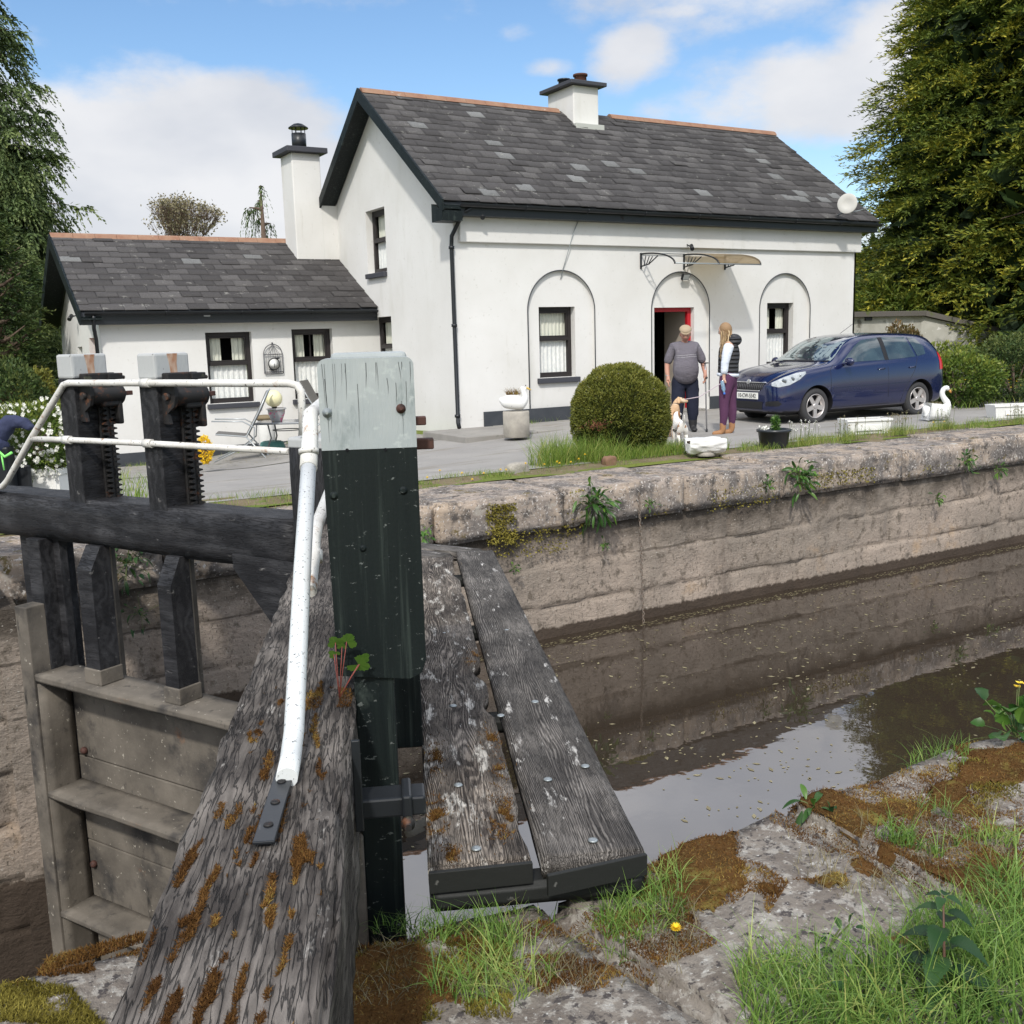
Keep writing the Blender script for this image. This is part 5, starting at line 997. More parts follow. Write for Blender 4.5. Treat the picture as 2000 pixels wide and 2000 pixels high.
def pl_pts(cx, cy, rx, ry, n):
    out = []
    for _ in range(n):
        a = random.uniform(0, 6.28); r = abs(random.gauss(0, .55)); x = cx+rx*r*math.cos(a); y = cy+ry*r*math.sin(a); p = at(x, y, Z=.16)
        if noise.noise(Vector((p.x*22, p.y*22, cx))) < -.05: continue
        p = p; h = drop(bv_pl, p.x, p.y)
        if h and h > .1: out.append((p.x, p.y, h))
    return np.array(out)
for (cx, cy, rx, ry, n) in ((852, 1590, 24, 42, 1800), (985, 1590, 34, 40, 2000), (925, 1290, 20, 16, 500), (960, 1440, 28, 22, 500), (850, 1480, 22, 35, 700), (975, 1500, 20, 50, 500), (893, 1120, 10, 12, 120), (880, 1660, 24, 22, 600)):
    P = pl_pts(cx, cy, rx, ry, n)
    if len(P): parts.append(blades(P-np.array([0, 0, .002]), .011*rng.uniform(.5, 1.4, len(P)), .003, rng.uniform(.3, 1.2, len(P)), np.clip(rng.normal(.3, .2, len(P)), 0, 1), 2))
tag(mk('moss', parts, LM['moss']), 'brown moss growing in streaks along the weathered beam and walkway boards', 'moss', kind='stuff')
# yellow moss on far coping face, stonecrop below
n = 1800; P = []; 
for _ in range(n):
    p = at(random.uniform(950, 1008), random.uniform(985, 1062), Y=8.55); P.append(p)
P = np.array([p for p in P if noise.noise(Vector((p[0]*9, p[2]*9, 4)))-1.4*abs(p[0]-4.95)*1.6+.55 > random.random()*.4 or random.random() < .1]); n = len(P); parts = [leaves(P+rng.normal(0, .006, P.shape), rng.normal(0, 1, P.shape)+np.array([0, -1.2, -.3]), rng.normal(0, 1, P.shape), .03, .014, np.clip(.35+.5*rng.random(n)-(P[:, 2]+.05)*.8, 0, 1))]
P = []
for (x0, x1, ya, yb_, n) in ((960, 1110, 1045, 1095, 420), (1110, 1140, 960, 1050, 120), (1380, 1520, 960, 1000, 380), (1560, 1710, 930, 960, 420), (1800, 1860, 910, 925, 90), (1260, 1300, 990, 1010, 60)):
    for _ in range(n):
        x = random.uniform(x0, x1); t = (x-x0)/(x1-x0); y = ya+(random.random()**1.5)*(yb_-ya)-t*(x1-x0)*.13; P.append(at(x, y, Y=8.57))
P = np.array(P); parts.append(leaves(P, rng.normal(0, 1, P.shape)+np.array([0, -1, 0]), rng.normal(0, 1, P.shape), .028, .018, .3+.7*rng.random(len(P))))
tag(mk('stonecrop', parts, LM['mossg']), 'yellow moss and stonecrop hanging below the far coping', 'stonecrop', kind='stuff')

# ---- grasses
def grass(name, specs, m, label):
    parts = []
    for poly, n, h, w_, z, bv, msk in specs:
        P = sample(poly, n, bv, z, msk); hs = h*(.35+1.0*rng.random(len(P))**1.4+.5*(rng.random(len(P)) < .06)); parts.append(blades(P, hs, w_*rng.uniform(.6, 1.3, len(P)), rng.uniform(.15, 1.35, len(P)), np.clip(.35+.4*np.array([noise.noise(Vector(q)*4) for q in P])+rng.normal(.05, .2, len(P)), 0, 1), 4))
    o = mk(name, parts, m); tag(o, label, 'grass', kind='stuff'); return o
grass('grass', [([(1420, 1880), (1640, 1880), (1800, 1790), (2000, 1730), (2050, 2060), (1480, 2060)], 2300, .105, .0038, 0, bv_near, NZ(3, 4, -.12)),
 ([(1700, 1900), (2050, 1760), (2050, 2060), (1600, 2060)], 1100, .15, .0045, 0, bv_near, None),
 ([(860, 1830), (1000, 1790), (1100, 1900), (1000, 1990), (830, 1960)], 420, .11, .0032, 0, bv_near, NZ(6, 4, -.1)),
 ([(1150, 1790), (1330, 1690), (1350, 1800), (1200, 1860)], 520, .085, .003, 0, bv_near, None),
 ([(1680, 1640), (1990, 1640), (1990, 1750), (1780, 1740)], 420, .085, .0034, 0, bv_near, NZ(5, 6, .0)),
 ([(1790, 1450), (1900, 1460), (1860, 1600), (1750, 1560)], 240, .07, .003, 0, bv_near, NZ(5, 6, .0)),
 ([(690, 1790), (900, 1780), (1300, 1740), (1280, 1790), (820, 1850)], 480, .07, .003, 0, bv_near, NZ(5, 8, -.1))], LM['grass2'], 'long green grass growing between and over the near coping stones')
grass('dry_grass', [([(680, 1800), (1350, 1750), (1400, 1900), (1000, 1960), (680, 2000)], 900, .045, .002, 0, bv_near, NZ(5, 3, 0)), ([(1500, 1640), (1950, 1560), (2000, 1780), (1600, 1760)], 700, .05, .002, 0, bv_near, NZ(6, 3, 0))], LM['pale'], 'straw coloured dry grass among the moss on the near stones')
def gz2(x, y): return drop(bv_far, x, y, 1.5, None) or ground_z(x, y)+.02
def grass_far(name, specs, m, label):
    parts = []
    for (x0, x1, y0, y1, n, h, w_, th) in specs:
        P = []
        while len(P) < n:
            x = random.uniform(x0, x1); y = random.uniform(y0, y1)
            if noise.noise(Vector((x*1.7, y*1.7, 5))) < th and random.random() > .08: continue
            P.append((x, y, gz2(x, y)))
        P = np.array(P); parts.append(blades(P, h*rng.uniform(.4, 1.2, len(P)), w_, rng.uniform(.1, .9, len(P)), np.clip(rng.normal(.5, .22, len(P)), 0, 1), 3))
    tag(mk(name, parts, m), label, 'grass', kind='stuff')
grass_far('grass', [(2.2, 26, 9.65, 10.05, 2400, .06, .004, .12), (7.1, 8.75, 10.0, 10.6, 3000, .20, .006, -1), (6.85, 7.75, 10.15, 10.95, 1500, .34, .007, -1), (6.45, 6.9, 10.1, 10.5, 380, .40, .006, -1), (8.7, 9.3, 10.0, 10.3, 500, .16, .006, -1), (4.2, 7.0, 9.6, 10.2, 1300, .07, .004, .05), (9.2, 24, 9.55, 10.25, 3600, .12, .005, .12), (2.2, 4.4, 9.5, 10.3, 800, .10, .004, -.1), (8.3, 13, 15.6, 15.85, 260, .10, .005, .15), (3.3, 8.2, 19.0, 19.4, 500, .10, .006, .1)], LM['grass'], 'weedy grass along the far lock edge and round the topiary')
grass_far('meadow_grass', [(17, 34, 12, 21, 9000, .22, .014, -.2), (-3, 2.8, 11, 17, 3000, .2, .01, -.1)], LM['grass'], 'rough meadow grass beyond the drive')
# ---- individual plants
def plant(name, base, label, cat='plant', n=24, L_=.10, W_=.035, h=.12, m='leaf', out=1.0, group=None, seed=0, up=.5, nrm=None, serr=False, spread=.03):
    rg = np.random.default_rng(seed); base = np.array(base, float); root = empty(name, tuple(base), label, cat, group); nrm = np.array(nrm if nrm is not None else (0, 0, 1.), float)
    dirs = unit(rg.normal(0, 1, (n, 3))*out+nrm*up+np.array([0, 0, .4])); st = base+rg.normal(0, spread, (n, 3))*(np.array([1, 1, .3]) if nrm[2] > .5 else np.array([1, .3, 1]))+dirs*h*rg.uniform(.1, 1, (n, 1))
    # leaves in two halves folded about the midrib
    D = unit(dirs+rg.normal(0, .35, (n, 3))-np.array([0, 0, .15])); S = np.cross(D, rg.normal(0, 1, (n, 3))*.5+np.array([0, 0, 1])); sz = rg.uniform(.55, 1.15, n); V = []; F_ = []; T = []
    S = unit(S); U = np.cross(S, D)
    K = 6
    for i in range(n):
        k = len(V); l = L_*sz[i]; w_ = W_*sz[i]; t = rg.random()
        for j in range(K+1):
            u = j/K; ww = w_*.5*math.sin(math.pi*min(1, u*.92+.05))**.8*(1+(.18 if serr and j % 2 else 0)); c = st[i]+D[i]*l*u-U[i]*(-.25*l*u*(1-u))-np.array([0, 0, .28*l*u*u])
            V += [c-S[i]*ww+U[i]*ww*.35, c, c+S[i]*ww+U[i]*ww*.35]
        for j in range(K):
            a = k+3*j; F_ += [(a, a+1, a+4, a+3), (a+1, a+2, a+5, a+4)]; T += [t, t]
    link('leaves', npmesh('leaves', V, F_, attr=T), LM[m], root)
    b = MB(); 
    for i in range(0, n, 2): b.tube([base, (base+st[i])/2+np.array([0, 0, .004]), st[i]], .0022 if h < .3 else .004, 4, cap=False)
    b.build('stem', mat_stem, root); return root
mat_stem = mat('green_stem', (.10, .13, .04), .6, .3)
plant('wall_plant', at(1158, 985, Y=8.52), 'bushy green plant rooted in the coping joint right of the yellow moss', n=95, L_=.13, W_=.036, h=.20, nrm=(0, -1, .3), up=.7, group='plants in the lock wall', seed=1, spread=.05)
plant('wall_plant', at(1562, 932, Y=8.5), 'leafy green plant growing from the coping below the white trough', n=80, L_=.13, W_=.04, h=.17, nrm=(0, -1, .3), up=.7, group='plants in the lock wall', seed=2, spread=.05)
for i, (x, y, lab, s) in enumerate(((828, 1042, 'small green tuft on the wall beside the tall blue-topped post', .5), (1268, 985, 'tiny yellow green plant right of the hanging chain', .35), (1180, 1065, 'tiny bright sprig in a wall joint left of the chain', .3), (1003, 1112, 'small tuft low on the wall beside the walkway end', .3), (1498, 945, 'low green tuft left of the leafy wall plant', .5), (1885, 902, 'green creeper on the coping near the right end of the wall', .75), (1950, 918, 'small green plant in the joint under the coping at far right', .6), (1830, 975, 'lone little plant low on the wall at the right', .4))):
    plant('wall_plant', at(x, y, Y=8.52), lab, n=int(40*s)+12, L_=.10*s+.02, W_=.03*s+.008, h=.16*s, nrm=(0, -1, .2), up=.7, group='plants in the lock wall', seed=10+i, spread=.05*s)
P_ = at(235, 1100, Y=8.5); plant('wall_plant', at(248, 1100, Y=8.5), 'dark leafy plant on the wall seen under the gate beam', n=60, L_=.08, W_=.03, h=.16, nrm=(0, -1, -.2), up=.6, m='nettle', group='plants in the lock wall', seed=30, spread=.08)
plant('wall_plant', at(275, 1200, Y=8.5), 'faint leafy plant lower on the wall under the gate beam', n=26, L_=.06, W_=.022, h=.10, nrm=(0, -1, -.2), up=.6, m='nettle', group='plants in the lock wall', seed=31, spread=.06)
pz = at(1585, 1590, Z=.0); plant('dock_plant', (pz.x, pz.y, drop(bv_near, pz.x, pz.y, 1.5, 0)), 'dock seedling with one tall pale leaf on the near stone edge above the water', n=9, L_=.085, W_=.024, h=.03, out=.9, up=.6, seed=5, spread=.01)
pz = at(1625, 1605, Z=.0); plant('dock_plant', (pz.x, pz.y, drop(bv_near, pz.x, pz.y, 1.5, 0)), 'small blue green rosette beside the taller dock seedling', n=10, L_=.045, W_=.016, h=.012, out=1.2, up=.3, seed=6, m='nettle', spread=.008)
# nettle
pz = at(1840, 1960, Z=0); nb_ = (pz.x, pz.y, -.02); nr = empty('nettle_plant', nb_, 'dark green nettle standing in the grass at bottom right', 'nettle'); V = []; F_ = []; T = []; b = MB(); H_ = .27
tipN = np.array(nb_)+np.array([.015, .02, H_]); b.tube([nb_, np.array(nb_)+np.array([.0, .0, H_*.5]), tipN], [.004, .0035, .002], 6); b.build('stem', mat('nettle_stem', (.10, .055, .04), .6, .3), nr)
for lv in range(7):
    zc = np.array(nb_)+(tipN-np.array(nb_))*(.25+.75*lv/6); az0 = lv*1.57+.4
    for sgn in range(2 if lv < 6 else 4):
        a = az0+sgn*(3.14 if lv < 6 else 1.57); l = .95*(.095, .105, .10, .09, .08, .06, .04)[lv]; D = np.array([math.cos(a), math.sin(a), .15]); S = np.array([-math.sin(a), math.cos(a), 0]); k = len(V); K = 22; tl_ = random.random()
        for j in range(K+1):
            u = j/K; ww = l*.30*(math.sin(math.pi*(.06+.94*u)**.75))*(1+(.12 if j % 2 else -.08)); c = zc+D*(l*.18+l*u)-np.array([0, 0, .55*l*u*u]); up_ = np.array([0, 0, ww*.35]); V += [c-S*ww+up_, c, c+S*ww+up_]
        for j in range(K): q = k+3*j; F_ += [(q, q+1, q+4, q+3), (q+1, q+2, q+5, q+4)]; T += [tl_]*2
link('leaves', npmesh('leaves', V, F_, attr=T), LM['nettle'], nr)
for i, (x, y, n, l) in enumerate(((1620, 1850, 16, .04), (1900, 1960, 26, .06), (1700, 1970, 20, .055))):
    pz = at(x, y, Z=0); plant('weed_plant', (pz.x, pz.y, 0), ('little leafy weed at the edge of the grey stone, left of the nettle', 'broad leafed weed right beside the nettle', 'low weed in the grass left of the nettle foot')[i], n=n, L_=l, W_=l*.45, h=.07, m='nettle', seed=40+i, serr=True)
def flower(name, base, h, r, npet, label, m='yellow', cat='flower', group=None, lean=(0, 0), rows=2, seed=0):
    rg = np.random.default_rng(seed); base = np.array(base, float); root = empty(name, tuple(base), label, cat, group); top = base+np.array([lean[0], lean[1], h]); b = MB(); b.tube([base, (base+top)/2+np.array([lean[0]*.1, 0, 0]), top], max(.0015, r*.09), 5); b.build('stem', mat_stem, root)
    n = npet*rows; a = np.arange(n)*2*np.pi/npet+rg.normal(0, .08, n); el = np.repeat(np.linspace(.15, .9, rows), npet); D = np.stack([np.cos(a)*np.cos(el), np.sin(a)*np.cos(el), np.sin(el)], 1)+np.array([-.3, -.5, 0])*.5; mk('petals', [leaves(np.repeat(top[None], n, 0), D, np.stack([-np.sin(a), np.cos(a), 0*a], 1), r, r*.35 if npet > 6 else r*.95, rg.random(n))], LM[m], root)
    return root
pz = at(1320, 1838, Z=0); flower('dandelion', (pz.x, pz.y, -.0), .035, .017, 14, 'lone dandelion flower in the near grass', rows=3)
pz = at(1985, 1440, Z=.0); cb = np.array([pz.x, pz.y, 0]); plant('celandine_plant', tuple(cb), 'celandine with lobed pale green leaves on the near edge at far right', n=26, L_=.085, W_=.06, h=.14, out=.7, up=.9, seed=9, serr=True, spread=.03)
for i, (dx, dy, hh) in enumerate(((.0, 0, .215), (.03, -.01, .205), (.045, .0, .20), (.02, .02, .19))): flower('celandine_flower', tuple(cb+np.array([dx, dy, 0])), hh, .016, 4, 'yellow four petalled celandine flower at the right edge', rows=1, seed=i, group='celandine flowers at the right edge')
# sycamore seedling on the beam
sp = atp(650, 1295, R0, yN); u_ = (at(650, 1300, Z=.6)-R0); pb_ = atp(662, 1345, R0+dN*(xP-.05), dN); bs = Vector((pb_.x, pb_.y, .61)); sy = empty('sycamore_seedling', tuple(bs), 'seedling with lobed leaves and red stalks sprouting from the beam beside the post', 'seedling'); V = []; F_ = []; T = []; b = MB()
for (px, py, s, a0) in ((655, 1255, .024, 1.9), (677, 1253, .031, 1.2), (652, 1278, .017, 2.2), (700, 1298, .033, -.6), (710, 1285, .02, .9), (668, 1263, .014, 1.5)):
    tip = atp(px, py, np.array(bs)+np.array([0, 0, 0]), (dN.x, dN.y, 0)); tip = np.array(tip); b.tube([bs, (np.array(bs)+tip)/2+np.array([0, 0, .003]), tip], .0011, 5)
    k = len(V); V.append(tip); rt_ = np.array([dN.y, -dN.x, 0]); upv = np.array([0, 0, 1.])*.85+np.array([-dN.x, -dN.y, 0])*.5; M_ = 30
    for j in range(M_+1):
        a = a0+(-2.5+5*j/M_); lobe = .62+.38*abs(math.cos((a-a0)*1.55))**1.2+.07*math.cos(a*17); V.append(tip+(rt_*math.cos(a)+upv*math.sin(a))*s*lobe)
    for j in range(0, M_, 2): F_.append((k, k+1+j, k+2+j, k+3+j)); T.append(.75+.2*random.random())
b.build('stalk', mat('red_stalk', (.20, .05, .04), .5, .3), sy); link('leaves', npmesh('leaves', V, F_, attr=T), LM['leaf'], sy)
# dandelions and weeds by the far edge
spots = [(4.6+.18*i+random.uniform(-.08, .08), 9.85+random.uniform(-.15, .2)) for i in range(11)]+[(6.55, 9.95), (6.7, 9.9), (6.85, 9.95), (6.95, 10.0)]+[(13.2, 9.9), (13.3, 9.8), (15.0, 9.9), (16.5, 9.9), (10.4, 9.8), (12.1, 9.8)]
for i, (x, y) in enumerate(spots): flower('dandelion', (x, y, gz2(x, y)), random.uniform(.05, .12), .022, 9, 'yellow dandelion on the far lock edge', rows=2, seed=i, group='dandelions along the far edge', lean=(random.uniform(-.02, .02), 0))
def seedstalks(cx, cy, rx, ry, n, label, seed):
    rg = np.random.default_rng(seed); root = empty('weed_clump', (cx, cy, gz2(cx, cy)), label, 'weed', 'weed clumps along the far edge'); b = MB(); H = []
    for i in range(n):
        x = cx+rg.normal(0, rx); y = cy+rg.normal(0, ry); z = gz2(cx, cy); h = rg.uniform(.15, .34); t = np.array([x+rg.normal(0, .03), y+rg.normal(0, .02), z+h]); b.tube([(x, y, z-.02), tuple(t)], .0022, 3, cap=False); H.append(t)
    b.build('stalk', mat_stem, root); H = np.array(H); P = np.repeat(H, 9, 0)+rg.normal(0, .008, (n*9, 3)); mk('seed_heads', [leaves(P, rg.normal(0, 1, P.shape), rg.normal(0, 1, P.shape), .016, .010, rg.random(len(P)))], LM['pale'] if seed % 2 else LM['white'], root)
    m_ = 260; Q = np.stack([rg.normal(cx, rx*1.2, m_), rg.normal(cy, ry, m_), np.full(m_, gz2(cx, cy))], 1); tag(mk('blades', [blades(Q, rg.uniform(.06, .2, m_), .005, rg.uniform(.2, .9, m_), rg.uniform(.4, 1, m_), 3)], LM['grass'], root), kind='stuff')
for i, (x, y, lab) in enumerate(((12.25, 9.75, 'weeds with seed heads in front of the white trough'), (13.35, 9.85, 'pale weeds left of the white swan'), (15.0, 9.7, 'tall weeds right of the white swan'), (16.4, 9.75, 'weeds before the far right white trough'), (11.2, 9.75, 'thin seed stalks between the black tub and the white trough'), (10.35, 9.75, 'low yellow weeds at the right of the black tub'))): seedstalks(x, y, .14, .05, 26, lab, i+1)
P = np.stack([rng.uniform(18.5, 30, 900), rng.uniform(13.0, 19, 900), rng.uniform(.08, .25, 900)], 1); tag(mk('meadow_flowers', [leaves(P, rng.normal(0, 1, P.shape), rng.normal(0, 1, P.shape), .06, .05, rng.random(900))], LM['yellow']), 'scatter of small yellow flowers in the meadow beyond the drive', 'flowers', kind='stuff')
# ---- floating debris on the water
n = 8000; X_ = rng.uniform(2.3, 22, n); Y_ = 8.5-rng.random(n)**1.0*6.2; k = np.array([noise.noise(Vector((x*.9, y*.9, 2)))+rng.uniform(-.35, .35) for x, y in zip(X_, Y_)]) > -.05; X_ = X_[k]; Y_ = Y_[k]; n = len(X_)
P = np.stack([X_, Y_, np.full(n, WZ+.003)], 1); a = rng.uniform(0, 6.28, n); D = np.stack([np.cos(a), np.sin(a), 0*a], 1); S = np.stack([-np.sin(a), np.cos(a), 0*a], 1); l = .018+.06*rng.random(n)**4
p1 = leaves(P, D, S, l, .014+.3*(l-.018), .5+.5*rng.random(n))
n = 1600; X_ = 3.3+rng.random(n)**1.3*22; Y_ = 8.60-.12*rng.random(n)-.05; P = np.stack([X_, Y_, np.full(n, WZ+.004)], 1); a = rng.normal(0, .3, n); D = np.stack([np.cos(a), np.sin(a), 0*a], 1); S = np.stack([-np.sin(a), np.cos(a), 0*a], 1); p2 = leaves(P, D, S, .05, .012, rng.random(n))
tag(mk('floating_debris', [p1, p2], LM['pale']), 'small leaves and bits floating on the lock water', 'debris', kind='stuff')
P = np.stack([rng.uniform(3, 8.2, 500), rng.uniform(15.8, 19, 500), np.zeros(500)], 1); P[:, 2] = [ground_z(x, y)+.04 for x, y in P[:, :2]]; a = rng.uniform(0, 6.28, 500); tag(mk('fallen_petals', [leaves(P, np.stack([np.cos(a), np.sin(a), 0*a], 1), np.stack([-np.sin(a), np.cos(a), 0*a], 1), .05, .03, rng.random(500))], LM['pale']), 'fallen petals and dry leaves on the yard', 'litter', kind='stuff')
# ================================================================== PROPS
RZ = HEAD-math.pi/2          # local x = to the right as seen from the lock side, local y = away
def on_ground(px, py, z=-.03): p = at(px, py, Z=z); return p
def frm(loc, rz=RZ): return Matrix.Translation(Vector(loc)) @ Matrix.Rotation(rz, 4, 'Z')
def skinm(name, V, E, Rr, m, parent, mw, sub=2, root=0, extra=None, noise_amp=0):
    me = bpy.data.meshes.new(name); me.from_pydata([tuple(v) for v in V], E, []); o = bpy.data.objects.new('tmp', me); COL.objects.link(o)
    md = o.modifiers.new('s', 'SKIN'); md.use_smooth_shade = True
    for i, r in enumerate(Rr): me.skin_vertices[0].data[i].radius = (r, r) if not isinstance(r, tuple) else r
    for i in range(len(V)): me.skin_vertices[0].data[i].use_root = (i == root)
    s = o.modifiers.new('u', 'SUBSURF'); s.levels = sub; s.render_levels = sub
    dg = bpy.context.evaluated_depsgraph_get(); nm = bpy.data.meshes.new_from_object(o.evaluated_get(dg)); bpy.data.objects.remove(o)
    if extra:
        bm = bmesh.new(); bm.from_mesh(nm); extra(bm); bm.to_mesh(nm); bm.free()
    nm.name = name
    if noise_amp:
        for v in nm.vertices: v.co += noise.noise_vector(v.co*14)*noise_amp
    nm.shade_smooth(); return link(name, nm, m, parent, mw)
def head_geo(c, s=1.0, pitch=0, yaw=0, face=True):
    M4 = Matrix.Translation(c) @ Matrix.Rotation(yaw, 4, 'Z') @ Matrix.Rotation(pitch, 4, 'X') @ Matrix.Scale(s, 4)
    def f(bm):
        r = bmesh.ops.create_uvsphere(bm, u_segments=24, v_segments=18, radius=1)
        for v in r['verts']:
            x, y, z = v.co; jaw = 1-.22*max(0, -z)**1.3; x *= .077*jaw; yy = y*.098*(1-.10*max(0, -z)); zz = z*.118
            if y < 0 and face:
                yy -= .020*math.exp(-((x/.013)**2+((zz+.012)/.022)**2)); yy += .008*math.exp(-(((abs(x)-.03)/.014)**2+((zz-.016)/.011)**2)); yy -= .006*math.exp(-((x/.025)**2+((zz+.052)/.008)**2)); yy -= .008*math.exp(-((x/.02)**2+((zz+.09)/.02)**2)); yy -= .004*math.exp(-((zz-.034)/.008)**2)*(abs(x) < .055)
            v.co = M4 @ Vector((x, yy, zz))
        for sx in (-1, 1):
            rr = bmesh.ops.create_uvsphere(bm, u_segments=10, v_segments=8, radius=1, matrix=M4 @ Matrix.Translation((sx*.078, .008, -.004)) @ Matrix.Rotation(sx*.3, 4, 'Z') @ Matrix.Diagonal((.010, .020, .032, 1)))
        for fc in bm.faces: fc.smooth = True
    return f, M4
MT['skin'] = mat('skin', (.46, .25, .18), .6, .35, var=((.38, .19, .14), 12, I3)); MT['skin2'] = mat('skin_pale', (.52, .32, .24), .6, .35)
MT['eye'] = mat('eye_dark', (.02, .015, .012), .2, .6)
def arm(V, E, Rr, start, pts, rads, side, curl=.02, spread=1, palm_dir=(0, -.2, -1), fing=True):
    """append shoulder->elbow->wrist->palm->5 fingers"""
    prev = start
    for p, r in zip(pts, rads): V.append(p); Rr.append(r); E.append((prev, len(V)-1)); prev = len(V)-1
    w_ = Vector(pts[-1]); d = Vector(palm_dir).normalized(); V.append(w_+d*.05); Rr.append((.034, .016)); E.append((prev, len(V)-1)); pk = len(V)-1
    V.append(w_+d*.085); Rr.append((.036, .015)); E.append((pk, len(V)-1)); pe = len(V)-1
    lat = Vector((0, 1, 0)) if abs(d.y) < .8 else Vector((1, 0, 0)); inn = Vector((-side, 0, 0))
    for k, (ln, off) in enumerate(((.070, -.027), (.080, -.009), (.075, .009), (.058, .027))):
        b0 = w_+d*.09+lat*off*spread; V.append(b0); Rr.append(.0095); E.append((pe, len(V)-1)); a = len(V)-1
        V.append(b0+d*ln*.5+inn*curl*.3); Rr.append(.0088); E.append((a, len(V)-1)); V.append(b0+d*ln*.92+inn*curl); Rr.append(.0075); E.append((len(V)-2, len(V)-1))
    t0 = w_+d*.035-lat*.030+inn*.008; V.append(t0); Rr.append(.0115); E.append((pk, len(V)-1)); V.append(t0+d*.03-lat*.020+inn*.012); Rr.append(.0100); E.append((len(V)-2, len(V)-1)); V.append(t0+d*.058-lat*.018+inn*.018); Rr.append(.0085); E.append((len(V)-2, len(V)-1))
# ---- the man
mp_ = on_ground(1338, 843, -.03); man = empty('person', (mp_.x, mp_.y, mp_.z), 'older man in tan flat cap and grey polo shirt, leaning on a crutch', 'person'); MF = frm(mp_)
V = []; E = []; Rr = []
def add(p, r, q=None):
    V.append(p); Rr.append(r)
    if q is not None: E.append((q, len(V)-1))
    return len(V)-1
pel = add((0, .02, .86), .145); bel = add((0, -.05, 1.00), .165, pel); che = add((-.005, -.01, 1.20), .160, bel); uch = add((-.01, .02, 1.33), .12, che); nk = add((-.012, -.03, 1.415), .062, uch); nk2 = add((-.012, -.06, 1.46), .058, nk)
sR = add((-.19, .01, 1.33), .075, uch); sL = add((.17, .01, 1.34), .075, uch)
arm(V, E, Rr, sR, [(-.255, .0, 1.20), (-.285, .01, 1.08), (-.290, -.03, .97), (-.285, -.08, .885)], [.060, .046, .042, .029], -1, palm_dir=(-.02, -.15, -1))
arm(V, E, Rr, sL, [(.245, -.01, 1.20), (.285, .0, 1.09), (.292, -.09, .99), (.290, -.16, .925)], [.060, .046, .041, .029], 1, curl=.045, palm_dir=(.0, -.35, -1))
for sx in (-1, 1):
    h = add((sx*.095, .02, .78), .108, pel); k_ = add((sx*.115, -.02, .46), .072, h); a_ = add((sx*.12, .01, .11), .036, k_); f_ = add((sx*.125, -.09, .035), .026, a_)
ex, HM = head_geo((-.012, -.085, 1.545), 1.0, R(26), R(-6)); body = skinm('body', V, E, Rr, MT['skin'], man, MF, extra=ex)
MT['polo'] = mat('grey_polo', (.135, .125, .145), .9, .1, bump=[(9, .8, .03, (1, 1, 1.8)), (160, .2, .001, I3)], layers=[((.18, .17, .19), 5, .55, .7, I3)])
V = []; E = []; Rr = []
pel = add((0, .0, .80), (.165, .165)); p1_ = add((0, -.05, .89), (.215, .205), pel); bel = add((0, -.085, 1.02), (.235, .225), p1_); che = add((-.005, -.035, 1.18), (.195, .18), bel); uch = add((-.01, .01, 1.32), (.15, .125), che); add((-.012, -.02, 1.445), (.072, .072), uch)
for sx, pp in ((-1, [(-.185, .01, 1.335), (-.255, .0, 1.20), (-.290, .005, 1.07)]), (1, [(.165, .01, 1.34), (.245, -.01, 1.20), (.290, .0, 1.07)])):
    q = uch
    for p, r in zip(pp, (.098, .080, .070)): q = add(p, r, q)
shirt = skinm('polo_shirt', V, E, Rr, MT['polo'], man, MF, noise_amp=.006)
b = MB(); mwt = mat('white_stripe', (.45, .44, .46), .9, .1)
bvs = BVHTree.FromPolygons([v.co for v in shirt.data.vertices], [p.vertices[:] for p in shirt.data.polygons])
for z in (1.225, 1.195):
    pts = []
    for x in np.linspace(-.17, .16, 16):
        h_ = bvs.ray_cast(Vector((x, -1, z+.006*math.sin(x*20))), Vector((0, 1, 0)))[0]
        if h_: pts.append(h_+Vector((0, -.002, 0)))
    b.tube(pts, .0035, 4); b.build('chest_stripe', mwt, shirt, MF); b = MB()
b.tube([(-.085, -.095, 1.37), (-.05, -.135, 1.325), (-.02, -.155, 1.28)], .009, 5); b.tube([(.06, -.095, 1.38), (.03, -.135, 1.335), (-.01, -.155, 1.28)], .009, 5); b.build('collar', mwt, shirt, MF)
MT['navy'] = mat('navy_trousers', (.022, .025, .042), .9, .1, bump=[(10, .8, .03, (1, 1, .6))])
V = []; E = []; Rr = []; tw_ = add((0, .0, 1.0), (.165, .15)); pel = add((0, .01, .88), (.190, .170), tw_)
for sx in (-1, 1):
    q = pel
    for p, r in (((sx*.098, .01, .76), .140), ((sx*.118, -.02, .48), .110), ((sx*.125, -.01, .28), .100), ((sx*.125, .005, .20), .078), ((sx*.125, .01, .13), .066)): q = add(p, r, q)
skinm('trousers', V, E, Rr, MT['navy'], man, MF, noise_amp=.008)
MT['boot'] = mat('black_boot', (.02, .02, .022), .55, .4)
for sx in (-1, 1):
    V = []; E = []; Rr = []; q = add((sx*.125, .0, .42), .072)
    for p, r in (((sx*.125, .002, .24), .078), ((sx*.125, .004, .12), .076), ((sx*.127, -.03, .05), .05), ((sx*.13, -.13, .04), (.05, .036)), ((sx*.132, -.18, .033), (.042, .028))): q = add(p, r, q)
    skinm('boot', V, E, Rr, MT['boot'], man, MF)
b = MB(); cm = mat('tweed_cap', (.34, .27, .19), .95, .1, bump=[(90, .4, .002, I3)])
prof = [(0.0001, .052), (.05, .05), (.085, .036), (.104, .010), (.100, -.008), (.090, -.016)]
b.lathe(prof[::-1], 24, HM @ Matrix.Translation((0, .010, .080)) @ Matrix.Rotation(R(4), 4, 'X') @ Matrix.Diagonal((.93, 1.08, 1, 1)))
